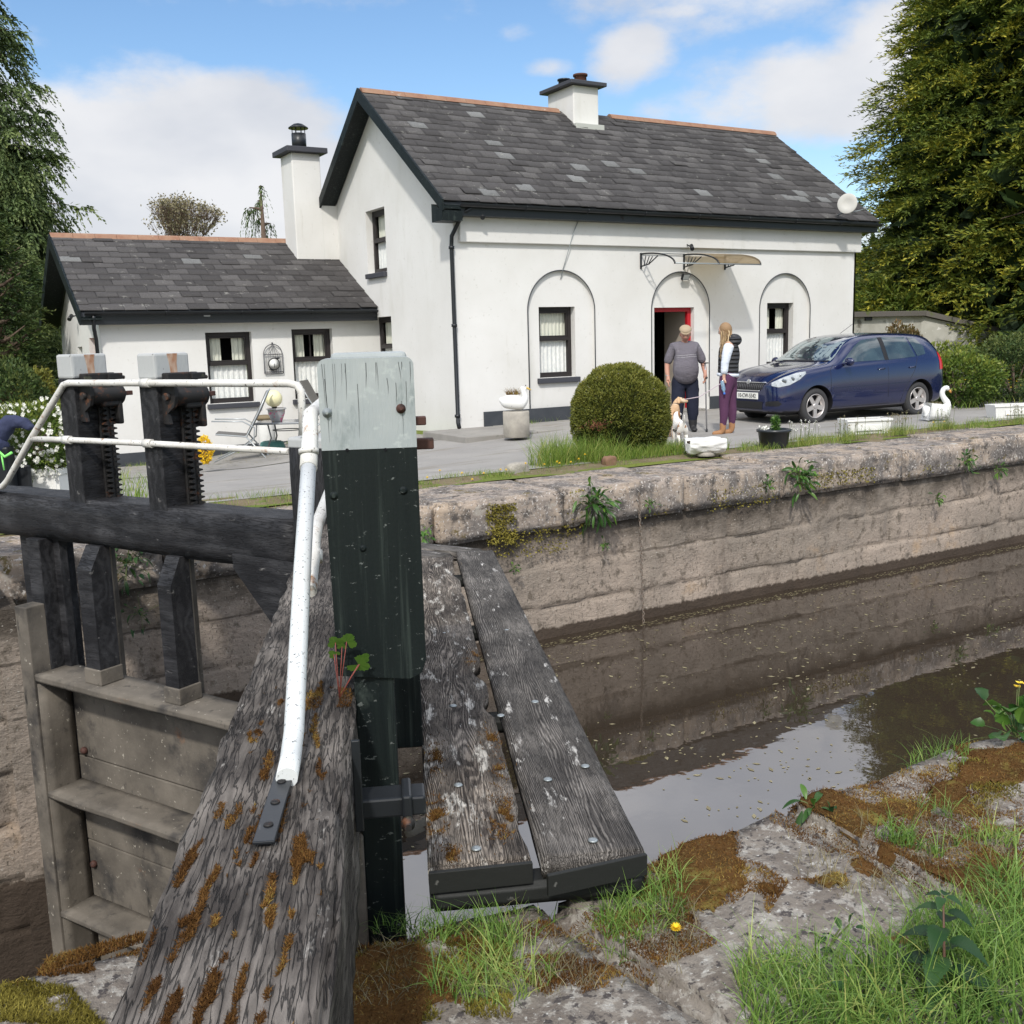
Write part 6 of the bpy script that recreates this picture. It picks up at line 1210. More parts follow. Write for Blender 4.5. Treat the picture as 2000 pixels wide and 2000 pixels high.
b.prism([HM @ Vector((x, -.060-.055*math.sqrt(max(0, 1-(x/.078)**2)), .072-.020*(1-(x/.078)**2))) for x in np.linspace(-.077, .077, 12)], HM.to_3x3() @ Vector((0, .004, .010))); b.build('flat_cap', cm, man, MF)
b = MB(); b.sphere((0, 0, 0), 1, 14, (1, 1, 1), HM @ Matrix.Translation((0, .035, .0)) @ Matrix.Diagonal((.079, .072, .062, 1))); b.build('hair', mat('grey_hair', (.35, .33, .31), .9, .1), man, MF)
for sx in (-1, 1): b = MB(); b.sphere((0, 0, 0), .0085, 8, M4=HM @ Matrix.Translation((sx*.030, -.081, .014))); b.build('eye', MT['eye'], man, MF)
b = MB(); b.lathe([(.034, -.008), (.036, 0), (.034, .008)], 14, Matrix.Translation((-.288, -.065, .915)) @ Matrix.Rotation(R(25), 4, 'X')); b.build('wristwatch', MT['steel'], man, MF)
# crutch
cr = empty('crutch', tuple(MF @ Vector((.31, -.16, 0))), 'grey metal elbow crutch held by the man in the flat cap', 'crutch'); b = MB(); b.tube([(.315, -.18, .0), (.295, -.165, .86), (.30, -.10, 1.10)], .0125, 10); b.build('shaft', mat('alloy_tube', (.42, .42, .43), .35, .5, metal=.6), cr, MF)
b = MB(); b.tube([(.315, -.18, -.005), (.314, -.18, .05)], .018, 10); b.build('rubber_foot', MT['black'], cr, MF)
b = MB(); b.tube([(.297, -.17, .85), (.297, -.27, .865)], .016, 8); b.build('hand_grip', MT['boot'], cr, MF)
b = MB(); b.tube([(.30+.055*math.cos(a), -.07+.055*math.sin(a), 1.09) for a in np.linspace(-2.2, 4.0, 16)], .009, 6); b.build('forearm_cuff', MT['boot'], cr, MF)
# ---- the woman
wp = on_ground(1420, 850, -.045); wom = empty('person', tuple(wp), 'woman with long fair hair in black padded vest and plum leggings', 'person')
WR = RZ+R(0); WF = frm(wp, WR)
# facing left (-x) and slightly away
V = []; E = []; Rr = []
pel = add((.0, .0, .93), (.125, .125)); wai = add((.0, .0, 1.08), (.105, .105), pel); che = add((.01, .0, 1.26), (.125, .115), wai); uch = add((.012, .0, 1.38), .095, che); nk = add((.0, .0, 1.46), .045, uch); nk2 = add((-.02, .01, 1.52), .045, nk)
s1 = add((-.015, -.13, 1.385), .058, uch); s2 = add((.05, .13, 1.385), .058, uch)
arm(V, E, Rr, s1, [(-.055, -.155, 1.24), (-.075, -.165, 1.13), (-.085, -.165, 1.0), (-.09, -.165, .905)], [.045, .037, .032, .024], -1, curl=-.03, palm_dir=(-.05, 0, -1))
arm(V, E, Rr, s2, [(.045, .165, 1.24), (.03, .175, 1.13), (-.0, .175, 1.01), (-.03, .17, .92)], [.045, .037, .032, .024], 1, palm_dir=(-.1, 0, -1))
for (hx, hy, kx, ky, ax, ay) in ((-.035, -.075, -.07, -.085, -.085, -.09), (.055, .07, .075, .06, .085, .05)):
    q = pel
    for p, r in (((hx, hy, .84), .098), ((kx, ky, .50), .062), (((kx+ax)/2+.01, ay, .34), .058), ((ax, ay, .10), .030), ((ax-.07, ay, .035), .024)): q = add(p, r, q)
ex, HM = head_geo((-.045, .015, 1.60), .93, R(14), R(-118)); skinm('body', V, E, Rr, MT['skin2'], wom, WF, extra=ex)
for sx in (-1, 1): b = MB(); b.sphere((0, 0, 0), .0085, 8, M4=HM @ Matrix.Translation((sx*.030, -.086, .014))); b.build('eye', MT['eye'], wom, WF)
V = []; E = []; Rr = []; q = add((.010, .0, .90), (.172, .165)); q = add((.01, .0, 1.0), (.172, .165), q); q = add((.015, .0, 1.12), (.170, .160), q); q = add((.025, .0, 1.27), (.185, .170), q); u = add((.03, .0, 1.385), (.155, .14), q); add((.03, .0, 1.49), (.095, .095), u); add((-.0, -.12, 1.395), .075, u); add((.060, .12, 1.395), .07, u)
vm, vnt = new_mat('padded_vest'); N = vnt.nodes.new; L = vnt.links.new; o_ = N('ShaderNodeOutputMaterial'); b_ = N('ShaderNodeBsdfPrincipled'); L(b_.outputs[0], o_.inputs[0]); b_.inputs['Base Color'].default_value = (.022, .023, .027, 1); b_.inputs['Roughness'].default_value = .6
t_ = N('ShaderNodeTexCoord'); wv_ = N('ShaderNodeTexWave'); wv_.bands_direction = 'Z'; wv_.inputs['Scale'].default_value = 5.2; wv_.inputs['Distortion'].default_value = .7; L(t_.outputs['Object'], wv_.inputs['Vector']); bp_ = N('ShaderNodeBump'); bp_.inputs['Distance'].default_value = .03; bp_.inputs['Strength'].default_value = .9; L(wv_.outputs['Fac'], bp_.inputs['Height']); L(bp_.outputs[0], b_.inputs['Normal'])
vest = skinm('padded_vest', V, E, Rr, vm, wom, WF, noise_amp=.005); b = MB()
b.sphere((.085, -.02, 1.455), .125, 16, (1.0, 1.15, .78)); hd_ = b.build('hood', vm, vest, WF)
MT['whitecl'] = mat('white_sleeve', (.62, .66, .74), .9, .1, bump=[(16, .6, .02, (1, 1, 2))])
for pp in ([(-.0, -.125, 1.41), (-.052, -.165, 1.24), (-.073, -.168, 1.13), (-.083, -.168, 1.0), (-.088, -.167, .945)], [(.05, .115, 1.395), (.045, .168, 1.24), (.03, .178, 1.13), (.0, .178, 1.01), (-.02, .172, .94)]):
    V = []; E = []; Rr = []; q = None
    for p, r in zip(pp, (.090, .074, .064, .058, .050)): q = add(p, r, q)
    skinm('sleeve', V, E, Rr, MT['whitecl'], wom, WF, noise_amp=.006)
b = MB(); b.lathe([(.128, 0), (.140, .02), (.138, .05)], 20, Matrix.Translation((.003, 0, .905)) @ Matrix.Rotation(R(4), 4, 'Y') @ Matrix.Diagonal((1.22, 1.18, 1, 1))); b.build('shirt_hem', MT['whitecl'], wom, WF)
MT['plum'] = mat('plum_leggings', (.085, .035, .075), .85, .15, bump=[(12, .4, .015, (1, 1, .5))])
V = []; E = []; Rr = []; tw_ = add((.005, .0, 1.04), (.135, .13)); pel = add((.01, .0, .93), (.170, .165), tw_)
for (hx, hy, kx, ky, ax, ay) in ((-.035, -.075, -.07, -.085, -.085, -.09), (.055, .07, .075, .06, .085, .05)):
    q = pel
    for p, r in (((hx, hy, .80), .120), ((kx, ky, .50), .080), (((kx+ax)/2+.01, ay, .34), .074), ((ax, ay, .14), .046), ((ax, ay, .08), .042)): q = add(p, r, q)
skinm('leggings', V, E, Rr, MT['plum'], wom, WF, noise_amp=.003)
MT['tanboot'] = mat('tan_boot', (.30, .155, .075), .7, .3)
for ax, ay in ((-.085, -.09), (.085, .05)):
    V = []; E = []; Rr = []; q = add((ax, ay, .235), .054)
    for p, r in (((ax, ay, .09), .052), ((ax-.03, ay, .05), .048), ((ax-.12, ay-.01, .04), (.044, .036)), ((ax-.17, ay-.012, .035), (.034, .027))): q = add(p, r, q)
    bo_ = skinm('boot', V, E, Rr, MT['tanboot'], wom, WF); b = MB(); b.tube([(ax+.05, ay, .008), (ax-.19, ay-.012, .008)], .032, 8); s_ = b.build('sole', mat('boot_sole', (.07, .04, .025), .8, .2), bo_, WF); 
    for v in s_.data.vertices: v.co.z = .008+(v.co.z-.008)*.35
hm_ = leaf_mat('fair_hair', (.15, .09, .045), (.32, .21, .11), (.50, .38, .22), .5, .1)
b = MB(); b.sphere((0, 0, 0), 1, 20, M4=HM @ Matrix.Translation((0, .022, .018)) @ Matrix.Diagonal((.093, .104, .118, 1))); hb = b.build('hair', mat('fair_hair_cap', (.26, .165, .09), .6, .3, bump=[(30, .5, .01, (6, 6, .4))]), wom, WF)
n = 420; st = np.array([WF @ (HM @ Vector(q)) for q in (unit(rng.normal(0, 1, (n, 3))*np.array([1, .8, .6])+np.array([0, .5, .5]))*np.array([.085, .095, .11])+np.array([0, .022, .012]))]); wfm = np.array(WF.to_3x3())
tg = np.array([WF @ Vector((random.choice([-.10, -.09, -.03, .03])+random.gauss(0, .025), -.115+random.gauss(0, .025), 1.34+random.gauss(0, .05)-.12*random.random())) for _ in range(n)])
P0 = st; P3 = tg; sd = unit(rng.normal(0, 1, (n, 3))*np.array([1, 1, .1])); VV = []; K = 6
for k in range(K+1):
    u = k/K; c = P0*(1-u)**2+(P0*.65+P3*.35+np.array([0, 0, -.02]))*2*u*(1-u)+P3*u*u; ww = .0075*(1-.8*u*u); VV += [c-sd*ww, c+sd*ww]
VV = np.stack(VV, 1).reshape(-1, 3); m2 = 2*(K+1); FF = np.concatenate([np.arange(n)[:, None]*m2+np.array([2*k, 2*k+1, 2*k+3, 2*k+2]) for k in range(K)], 0); link('hair_locks', npmesh('hair_locks', VV, FF, attr=np.tile(rng.random(n), K)), hm_, hb)
b = MB(); b.tube([HM @ Vector((.05, .085, .045)), HM @ Vector((.0, .108, .05)), HM @ Vector((-.05, .09, .045))], .006, 6); b.build('hair_tie', MT['whitecl'], hb, WF)
# bottle
bt = empty('water_bottle', tuple(WF @ Vector((-.115, -.19, .78))), 'clear blue topped water bottle in the woman\'s lowered hand', 'bottle'); b = MB(); b.lathe([(.026, 0), (.030, .01), (.030, .13), (.014, .17), (.014, .19)], 14, Matrix.Translation((-.118, -.17, .85)) @ Matrix.Rotation(R(168), 4, 'X') @ Matrix.Rotation(R(8), 4, 'Y')); b.build('bottle_body', mat('clear_plastic', (.35, .55, .75), .1, .6, trans=.6), bt, WF)
b = MB(); b.lathe([(.017, .185), (.017, .215)], 12, Matrix.Translation((-.118, -.17, .85)) @ Matrix.Rotation(R(168), 4, 'X') @ Matrix.Rotation(R(8), 4, 'Y')); b.build('cap', mat('blue_cap', (.03, .12, .45), .4, .4), bt, WF)
# ---- dogs
MT['tanfur'] = mat('tan_fur', (.55, .38, .24), .9, .1, var=((.42, .27, .15), 6, I3), layers=[((.66, .56, .44), 5, .55, .7, I3)], bump=[(60, .6, .006, (1, 1, .4))])
MT['whitefur'] = mat('white_brown_fur', (.72, .69, .64), .9, .1, layers=[((.34, .17, .08), 4.5, .60, .64, I3), ((.12, .09, .07), 9, .70, .73, I3)], bump=[(60, .6, .006, (1, 1, .4))])
def dog(name, loc, rz, s, m, earm, label, head_yaw=0, tail_up=True, head_low=0, legs=None):
    root = empty(name, tuple(loc), label, 'dog'); DF = frm(loc, rz) @ Matrix.Scale(s, 4); V.clear(); E.clear(); Rr.clear()
    rump = add((-.27, 0, .50), .105); mid = add((-.05, 0, .49), .105, rump); ch = add((.16, 0, .49), .125, mid); nb = add((.27, 0, .58), .085, ch); nh = add((.34, 0, .68-head_low), .062, nb)
    hx = .10*math.cos(head_yaw); hy = .10*math.sin(head_yaw); hd_ = add((.34+hx*.6, hy*.6, .73-head_low), .075, nh); mz = add((.34+hx*1.6, hy*1.6, .70-head_low), .042, hd_); add((.34+hx*2.3, hy*2.3, .69-head_low), .030, mz)
    for sy in (-1, 1):
        q = ch
        for p, r in (((.17, sy*.07, .40), .062), ((.15, sy*.085, .26), .036), ((.17, sy*.085, .12), .025), ((.17, sy*.085, .04), .024), ((.21, sy*.085, .022), .025)): q = add(p, r, q)
        q = rump
        for p, r in (((-.27, sy*.07, .40), .080), ((-.21, sy*.09, .28), .048), ((-.32, sy*.09, .17), .028), ((-.30, sy*.09, .05), .024), ((-.26, sy*.09, .022), .026)): q = add(p, r, q)
    q = rump
    for p, r in (((-.38, 0, .56 if tail_up else .50), .026), ((-.47, .02, .66 if tail_up else .40), .020), ((-.50, .03, .76 if tail_up else .30), .013)): q = add(p, r, q)
    skinm('body', V, E, Rr, m, root, DF)
    HMd = DF @ Matrix.Translation((.34+hx*.6, hy*.6, .75-head_low)) @ Matrix.Rotation(head_yaw, 4, 'Z')
    for sy in (-1, 1): b = MB(); b.sphere((0, 0, 0), 1, 12, M4=HMd @ Matrix.Translation((-.015, sy*.072, -.03)) @ Matrix.Rotation(sy*.25, 4, 'X') @ Matrix.Diagonal((.036, .014, .062, 1))); b.build('ear', earm, root)
    b = MB(); b.sphere((0, 0, 0), .016, 8, M4=HMd @ Matrix.Translation((.175, 0, -.035))); b.build('nose', MT['boot'], root)
    for sy in (-1, 1): b = MB(); b.sphere((0, 0, 0), .010, 8, M4=HMd @ Matrix.Translation((.058, sy*.035, .012))); b.build('eye', MT['eye'], root)
    return root, DF
tf = mat('brown_ear_fur', (.26, .12, .05), .9, .1)
g1 = on_ground(1313, 858, -.05); d1, DF1 = dog('dog', g1, HEAD+R(-22), .80, MT['tanfur'], MT['tanfur'], 'tan dog on a lead behind the topiary, its head turned to the right', head_yaw=R(-75), tail_up=False)
g2 = on_ground(1327, 872, -.05); d2, DF2 = dog('dog', g2, HEAD+R(6), .62, MT['whitefur'], tf, 'small white and brown dog with its rump to the lock, nearest the topiary', head_yaw=R(-50), tail_up=True)
cn = DF1 @ Vector((.30, 0, .63)); b = MB(); b.lathe([(.075, -.012), (.078, 0), (.072, .012)], 16, DF1 @ Matrix.Translation((.30, 0, .62)) @ Matrix.Rotation(R(40), 4, 'Y')); b.build('collar', MT['boot'], d1)
hnd = WF @ Vector((-.10, -.17, .83)); mid_ = (cn+hnd)/2+Vector((0, 0, -.05)); b = MB(); b.tube([cn+Vector((0, 0, .06)), mid_, hnd], .007, 6); tag(b.build('dog_lead', mat('lead_webbing', (.45, .38, .42), .8, .2)), 'pale slack lead from the tan dog to the woman\'s hand', 'lead')

# ---- the car
Fw = on_ground(1594, 828, -.035); best = None
for t_ in np.linspace(1500, 1900, 1): pass
for yy in np.linspace(800, 835, 141):
    q = at(1793, yy, Z=-.035); e_ = abs((q-Fw).length-2.46)
    if best is None or e_ < best[0]: best = (e_, q)
Rw = best[1]; hd = (Fw-Rw); ang = math.atan2(hd.y, hd.x)
lf = Vector((-math.sin(ang), math.cos(ang), 0))       # car's left is the near side here
# local: x forward, y left ; near wheels sit at y=+.74
org = Fw-lf*.79; car = empty('parked_car', tuple(org), 'dark blue five door hatchback parked before the right hand window', 'car'); CM = Matrix.Translation(org) @ Matrix.Rotation(ang, 4, 'Z')
ST = [(.815, .30, .30, .60, .28, .64, .2), (.80, .24, .56, .66, .50, .70, .36), (.72, .21, .70, .74, .62, .79, .44), (.55, .20, .775, .83, .69, .885, .52), (.30, .19, .805, .895, .73, .945, .57), (.0, .19, .82, .93, .745, .985, .60), (-.27, .19, .822, .955, .755, 1.015, .62), (-.42, .19, .823, .965, .76, 1.10, .615), (-.80, .19, .825, .975, .765, 1.36, .58), (-1.10, .19, .825, .98, .765, 1.46, .575), (-1.55, .19, .825, .99, .765, 1.495, .575), (-2.1, .19, .825, 1.00, .765, 1.485, .57), (-2.6, .19, .82, 1.01, .755, 1.465, .56), (-2.88, .20, .81, 1.02, .735, 1.42, .54), (-3.03, .22, .79, 1.02, .72, 1.29, .56), (-3.14, .25, .75, .98, .69, 1.08, .60), (-3.185, .32, .66, .86, .62, .90, .52)]
V = []; Fq = []
def sect(st):
    x, zb_, w_, zbe, wb_, zt__, wt = st
    P = [(w_*.60, zb_-.01), (w_*.93, zb_), (w_*.985, zb_+.12), (w_*1.0, .52*(zbe/.97)), (w_*.995, .72*(zbe/.97)), (wb_+(w_-wb_)*.45, zbe-.05), (wb_, zbe+.012), ((wb_+wt)/2+.012, (zbe+zt__)/2+.01), (wt+.012, zt__-.045), (wt-.06, zt__-.012), (wt*.5, zt__-.002), (0, zt__+.006)]
    return [(x, y, z) for y, z in P]
rows = []
for st in ST:
    r_ = sect(st); full = r_+[(x, -y, z) for x, y, z in r_[-2::-1]]; rows.append(list(range(len(V), len(V)+len(full)))); V += full
for a, b__ in zip(rows, rows[1:]):
    for i in range(len(a)-1): Fq.append((a[i], a[i+1], b__[i+1], b__[i]))
    Fq.append((a[-1], a[0], b__[0], b__[-1]))
m_ = len(rows[0])
bm = bmesh.new(); vv = [bm.verts.new(p) for p in V]
for f in Fq: bm.faces.new([vv[i] for i in f])
for rr_, fl_ in ((rows[0], 1), (rows[-1], 0)):
    h_ = len(rr_); 
    for i in range(h_//2):
        q = [rr_[i], rr_[i+1], rr_[h_-2-i], rr_[h_-1-i]]; q = list(dict.fromkeys(q))
        if len(q) >= 3: bm.faces.new([vv[k] for k in (q if not fl_ else q[::-1])])
bmesh.ops.recalc_face_normals(bm, faces=bm.faces); me = bpy.data.meshes.new('b'); bm.to_mesh(me); bm.free()
paint = mat('blue_metallic_paint', (.0045, .010, .056), .22, .6, metal=.25, coat=1.0); blk = mat('matt_black_plastic', (.015, .015, .017), .6, .3)
to = bpy.data.objects.new('t', me); COL.objects.link(to); me.materials.append(paint); me.materials.append(blk); s = to.modifiers.new('s', 'SUBSURF'); s.levels = 2; s.render_levels = 2
cuts = []
for ax_ in (0, -2.46):
    c_ = MB(); c_.tube([(ax_, -1.1, .30), (ax_, -.60, .30)], .355, 36); c_.tube([(ax_, .60, .30), (ax_, 1.1, .30)], .355, 36); co = c_.build('cut', None); co.data.materials.append(blk); co.data.materials.append(blk)
    for p in co.data.polygons: p.material_index = 1
    md = to.modifiers.new('b', 'BOOLEAN'); md.object = co; md.solver = 'EXACT'; md.operation = 'DIFFERENCE'; cuts.append(co)
dg = bpy.context.evaluated_depsgraph_get(); nm = bpy.data.meshes.new_from_object(to.evaluated_get(dg)); 
s0 = bpy.data.meshes.new_from_object(to.evaluated_get(dg)); bpy.data.objects.remove(to)
for c_ in cuts: bpy.data.objects.remove(c_)
nm.name = 'body'; nm.shade_smooth()
for p in nm.polygons:
    c = p.center
    if p.material_index > 1: p.material_index = 1
    if c.z < .235: p.material_index = 1
    if min(math.hypot(c.x, c.z-.30), math.hypot(c.x+2.46, c.z-.30)) < .352 and abs(c.y) > .58: p.material_index = 1
try: nm.set_sharp_from_angle(angle=R(50))
except Exception: pass
cbody = link('body', nm, None, car, CM); bvc = BVHTree.FromPolygons([v.co for v in nm.vertices], [p.vertices[:] for p in nm.polygons])
def proj(pts3, d, eps=.004):
    out = []
    for p in pts3:
        h_ = bvc.ray_cast(Vector(p)-Vector(d)*3, Vector(d)); out.append((h_[0]+h_[1]*eps) if h_[0] is not None else None)
    return out
def panel(name, poly, to3, d, m, eps=.004, rings=5, dens=6, parent=None):
    """2d polygon -> skin lying on the car body, seen along d"""
    P2 = []
    for i in range(len(poly)):
        a = poly[i]; c = poly[(i+1) % len(poly)]
        for k in range(dens): P2.append((a[0]+(c[0]-a[0])*k/dens, a[1]+(c[1]-a[1])*k/dens))
    cx_ = sum(p[0] for p in P2)/len(P2); cy_ = sum(p[1] for p in P2)/len(P2); b = bmesh.new(); R_ = []
    for j in range(rings+1):
        s_ = 1-j/rings; q = proj([to3(cx_+(x-cx_)*s_, cy_+(y-cy_)*s_) for x, y in (P2 if j < rings else P2[:1])], d, eps)
        if any(v is None for v in q): 
            if j == 0: pass
        R_.append([b.verts.new(v) if v is not None else None for v in q])
    n_ = len(P2)
    for j in range(rings):
        for i in range(n_):
            q = [R_[j][i], R_[j][(i+1) % n_]]+([R_[j+1][(i+1) % n_], R_[j+1][i]] if j < rings-1 else [R_[j+1][0]])
            if all(v is not None for v in q):
                f = b.faces.new(q); f.smooth = True
    bmesh.ops.recalc_face_normals(b, faces=b.faces); me_ = bpy.data.meshes.new(name); b.to_mesh(me_); b.free(); return link(name, me_, m, parent or car, CM)
side = lambda s_: ((lambda x, z: (x, 0, z)), (0, -s_, 0))
cglass = mat('car_glass', (.045, .07, .075), .03, .9, coat=.6, var=((.02, .03, .034), 3, I3)); wglass = mat('windscreen_glass', (.20, .24, .24), .03, .9, coat=.6, layers=[((.03, .035, .045), 2.2, .50, .56, I3)])  # windscreen colour paled and patched to suggest reflected sky
for sgn in (1, -1):
    to3, dd = side(sgn)
    panel('side_window', [(-.60, 1.005), (-.98, 1.27), (-1.16, 1.365), (-1.56, 1.405), (-1.60, 1.015)], to3, dd, cglass)
    panel('side_window', [(-1.70, 1.015), (-1.665, 1.41), (-2.25, 1.40), (-2.38, 1.05)], to3, dd, cglass)
    panel('side_window', [(-2.43, 1.055), (-2.30, 1.395), (-2.50, 1.375), (-2.66, 1.22), (-2.66, 1.09)], to3, dd, cglass)
    panel('pillar_trim', [(-1.605, 1.015), (-1.565, 1.405), (-1.66, 1.405), (-1.695, 1.015)], to3, dd, blk, rings=2)
    for nm_, pts in (('door_gap', [(-.38, .97), (-.30, .90), (-.30, .45), (-.36, .26)]), ('door_gap', [(-1.65, 1.0), (-1.66, .26)]), ('door_gap', [(-2.42, 1.04), (-2.30, .80), (-2.16, .62), (-2.02, .40), (-1.98, .26)]), ('door_gap', [(-.36, .262), (-1.98, .262)])):
        pp = []
        for a, c in zip(pts, pts[1:]):
            for k in range(6): pp.append((a[0]+(c[0]-a[0])*k/6, 0, a[1]+(c[1]-a[1])*k/6))
        pp = [p for p in proj(pp, dd, .0) if p is not None]
        b = MB(); b.tube(pp, .0035, 5); b.build(nm_, blk, car, CM)
    for x_ in (-1.42, -2.18):
        p = proj([(x_, 0, .865), (x_-.13, 0, .87)], dd, .018); b = MB(); b.tube([p[0]-Vector((0, sgn*.016, 0)), p[0], p[1], p[1]-Vector((0, sgn*.016, 0))], .012, 8); b.build('door_handle', paint, car, CM)
    b = MB(); b.sphere((-.62, sgn*.90, 1.02), .1, 16, (.55, 1.0, .72)); b.box((-.66, sgn*.76, .97), (-.58, sgn*.84, 1.0), .008); mi_ = b.build('wing_mirror', paint, car, CM)
    panel('tail_light', [(-2.98, .80), (-3.0, 1.12), (-3.10, 1.04), (-3.15, .82)], to3, dd, mat('red_lens', (.45, .01, .015), .15, .6), .006)
    fd = Vector((-.72, -sgn*.70, 0)).normalized(); sv = Vector((-.70, sgn*.72, 0)).normalized()
    hl = panel('headlight', [(-.165, .665), (-.165, .715), (.02, .80), (.22, .865), (.36, .885), (.37, .85), (.27, .755), (.12, .675), (-.05, .64)], (lambda u_, z, sv=sv: tuple(sv*u_+Vector((.20, sgn*.22, z)))), tuple(fd), mat('headlight_lens', (.42, .45, .47), .06, .8, coat=.6, var=((.22, .25, .27), 16, I3)), .008)
    for (u_, z, r_) in ((.03, .735, .042), (.16, .77, .036), (.27, .82, .02)):
        q = proj([tuple(sv*u_+Vector((.20, sgn*.22, z)))], tuple(fd), .010)[0]
        if q: b = MB(); b.lathe([(r_, 0), (r_*.8, .004), (r_*.35, .005)], 14, Matrix.Translation(q) @ (-fd).to_track_quat('Z', 'Y').to_matrix().to_4x4()); b.build('lamp', mat('lamp_reflector', (.20, .22, .24), .15, .8, metal=.7), hl, CM)
    panel('fog_light_recess', [(.44, .33), (.44, .40), (.66, .42), (.70, .37), (.66, .33)], (lambda y, z, sgn=sgn: (0, sgn*y, z)), (-1, 0, 0), blk, .006)
fr3 = lambda y, z: (0, y, z)
panel('windscreen', [(-.68, 1.035), (-.52, 1.405), (0, 1.43), (.52, 1.405), (.68, 1.035), (0, 1.045)], fr3, (-1, 0, 0), wglass, .004, rings=7)
panel('windscreen_shade', [(-.66, 1.025), (-.66, 1.045), (0, 1.055), (.66, 1.045), (.66, 1.025), (0, 1.03)], fr3, (-1, 0, 0), blk, .007, rings=2)
panel('rear_window', [(-.52, 1.36), (.52, 1.36), (.58, 1.08), (-.58, 1.08)], fr3, (1, 0, 0), cglass, .004)
gr_ = panel('grille', [(-.40, .705), (0, .70), (.40, .705), (.36, .62), (.30, .585), (-.30, .585), (-.36, .62)], fr3, (-1, 0, 0), blk, .005)
chrome = mat('chrome', (.75, .76, .78), .12, .8, metal=1)
for k in range(17):
    y_ = -.36+.045*k; q = [p for p in proj([(0, y_, z) for z in (.60, .64, .69)], (-1, 0, 0), .008) if p]
    if len(q) > 1: b = MB(); b.tube(q, .004, 4); b.build('grille_bar', mat('grey_bar', (.12, .12, .13), .4, .5) if k == 0 else bpy.data.materials['grey_bar'], gr_, CM)
for zz_, w_ in ((.713, .40), (.58, .31)):
    q = [p for p in proj([(0, y_, zz_-.0) for y_ in np.linspace(-w_, w_, 18)], (-1, 0, 0), .007) if p]; b = MB(); b.tube(q, .010, 6); b.build('chrome_trim', chrome, gr_, CM)
q = proj([(0, 0, .72)], (-1, 0, 0), .012)[0]; b = MB(); b.lathe([(.045, 0), (.045, .008), (.038, .012), (.034, .008)], 20, Matrix.Translation(q) @ Vector((1, 0, .35)).to_track_quat('Z', 'Y').to_matrix().to_4x4()); b.build('badge', chrome, car, CM)
panel('lower_grille', [(-.36, .27), (-.38, .40), (.38, .40), (.36, .27)], fr3, (-1, 0, 0), blk, .006)
b = MB(); b.box((.800, -.26, .435), (.832, .26, .545), .006); pt = b.build('number_plate', mat('plate_white', (.72, .72, .68), .4, .3), car, CM)
def text(s_, size, m, parent, M4, name='lettering', ext=.002, sx=1):
    cu = bpy.data.curves.new(name, 'FONT'); cu.body = s_; cu.size = size; cu.extrude = ext; cu.align_x = 'CENTER'; cu.align_y = 'CENTER'; cu.space_character = 1.0; cu.resolution_u = 3; o = bpy.data.objects.new('t', cu); COL.objects.link(o)
    dg = bpy.context.evaluated_depsgraph_get(); me_ = bpy.data.meshes.new_from_object(o.evaluated_get(dg)); bpy.data.objects.remove(o); me_.name = name; me_.transform(Matrix.Diagonal((sx, 1, 1, 1))); return link(name, me_, m, parent, M4)
TM = Matrix(((0, 0, 1, .834), (1, 0, 0, 0), (0, 1, 0, .49), (0, 0, 0, 1)))
text('10-CW-5542', .098, MT['boot'], pt, CM @ TM, 'plate_lettering', sx=.86)
for k, (ax_, sy) in enumerate(((0, 1), (-2.46, 1), (0, -1), (-2.46, -1))):
    WM = CM @ Matrix.Translation((ax_, sy*.79, .30)) @ Matrix.Rotation(R(-90)*sy, 4, 'X')   # local z points outward
    b = MB(); b.lathe([(.20, -.16), (.262, -.175), (.296, -.15), (.302, -.09), (.297, -.035), (.266, -.008), (.215, -.012), (.205, -.03), (.20, -.16)], 40, WM); wh = b.build('wheel', mat('tyre_rubber', (.045, .045, .047), .85, .2, bump=[(60, .3, .003, I3)]) if k == 0 else bpy.data.materials['tyre_rubber'], car)
    b = MB(); b.lathe([(.198, -.15), (.206, -.02), (.200, -.012), (.188, -.022), (.186, -.12)], 40, WM)
    for j in range(5):
        a = j*2*math.pi/5+.35; ca, sa = math.cos(a), math.sin(a); pr = [(.02, -.038, 0), (.19, -.034, 0), (.195, .034, 0), (.02, .038, 0)]
        b.prism([WM @ Vector((ca*x-sa*y, sa*x+ca*y, -.030 if x < .1 else -.026)) for x, y, _ in pr], WM.to_3x3() @ Vector((0, 0, -.022)))
    b.lathe([(.045, -.05), (.048, -.028), (.03, -.020)], 16, WM); b.build('rim', mat('alloy_rim', (.50, .47, .46), .35, .6, metal=.6) if k == 0 else bpy.data.materials['alloy_rim'], wh)
    b = MB(); b.lathe([(.185, -.13), (.185, -.10)], 24, WM); b.build('brake_disc', blk, wh)
b = MB(); b.tube([(-1.3, 0, 1.49), (-1.62, .0, 1.66)], .004, 5); b.build('aerial', blk, car, CM)
b = MB(); b.box((-2.9, -.6, .16), (.5, .6, .24), .02); b.build('underside', blk, car, CM)

# ---- planters, ornaments, wall things
MT['white'] = mat('white_painted_concrete', (.70, .70, .68), .8, .2, layers=[((.30, .30, .28), 11, .66, .74, I3)], bump=[(25, .5, .008, I3)])
MT['soil'] = mat('soil', (.07, .05, .035), .95, .1, bump=[(40, .8, .01, I3)])
MT['concrete'] = mat('old_concrete', (.40, .37, .32), .9, .15, var=((.28, .26, .23), 6, I3), layers=[((.20, .19, .15), 9, .6, .7, I3)], bump=[(60, .6, .006, I3)])
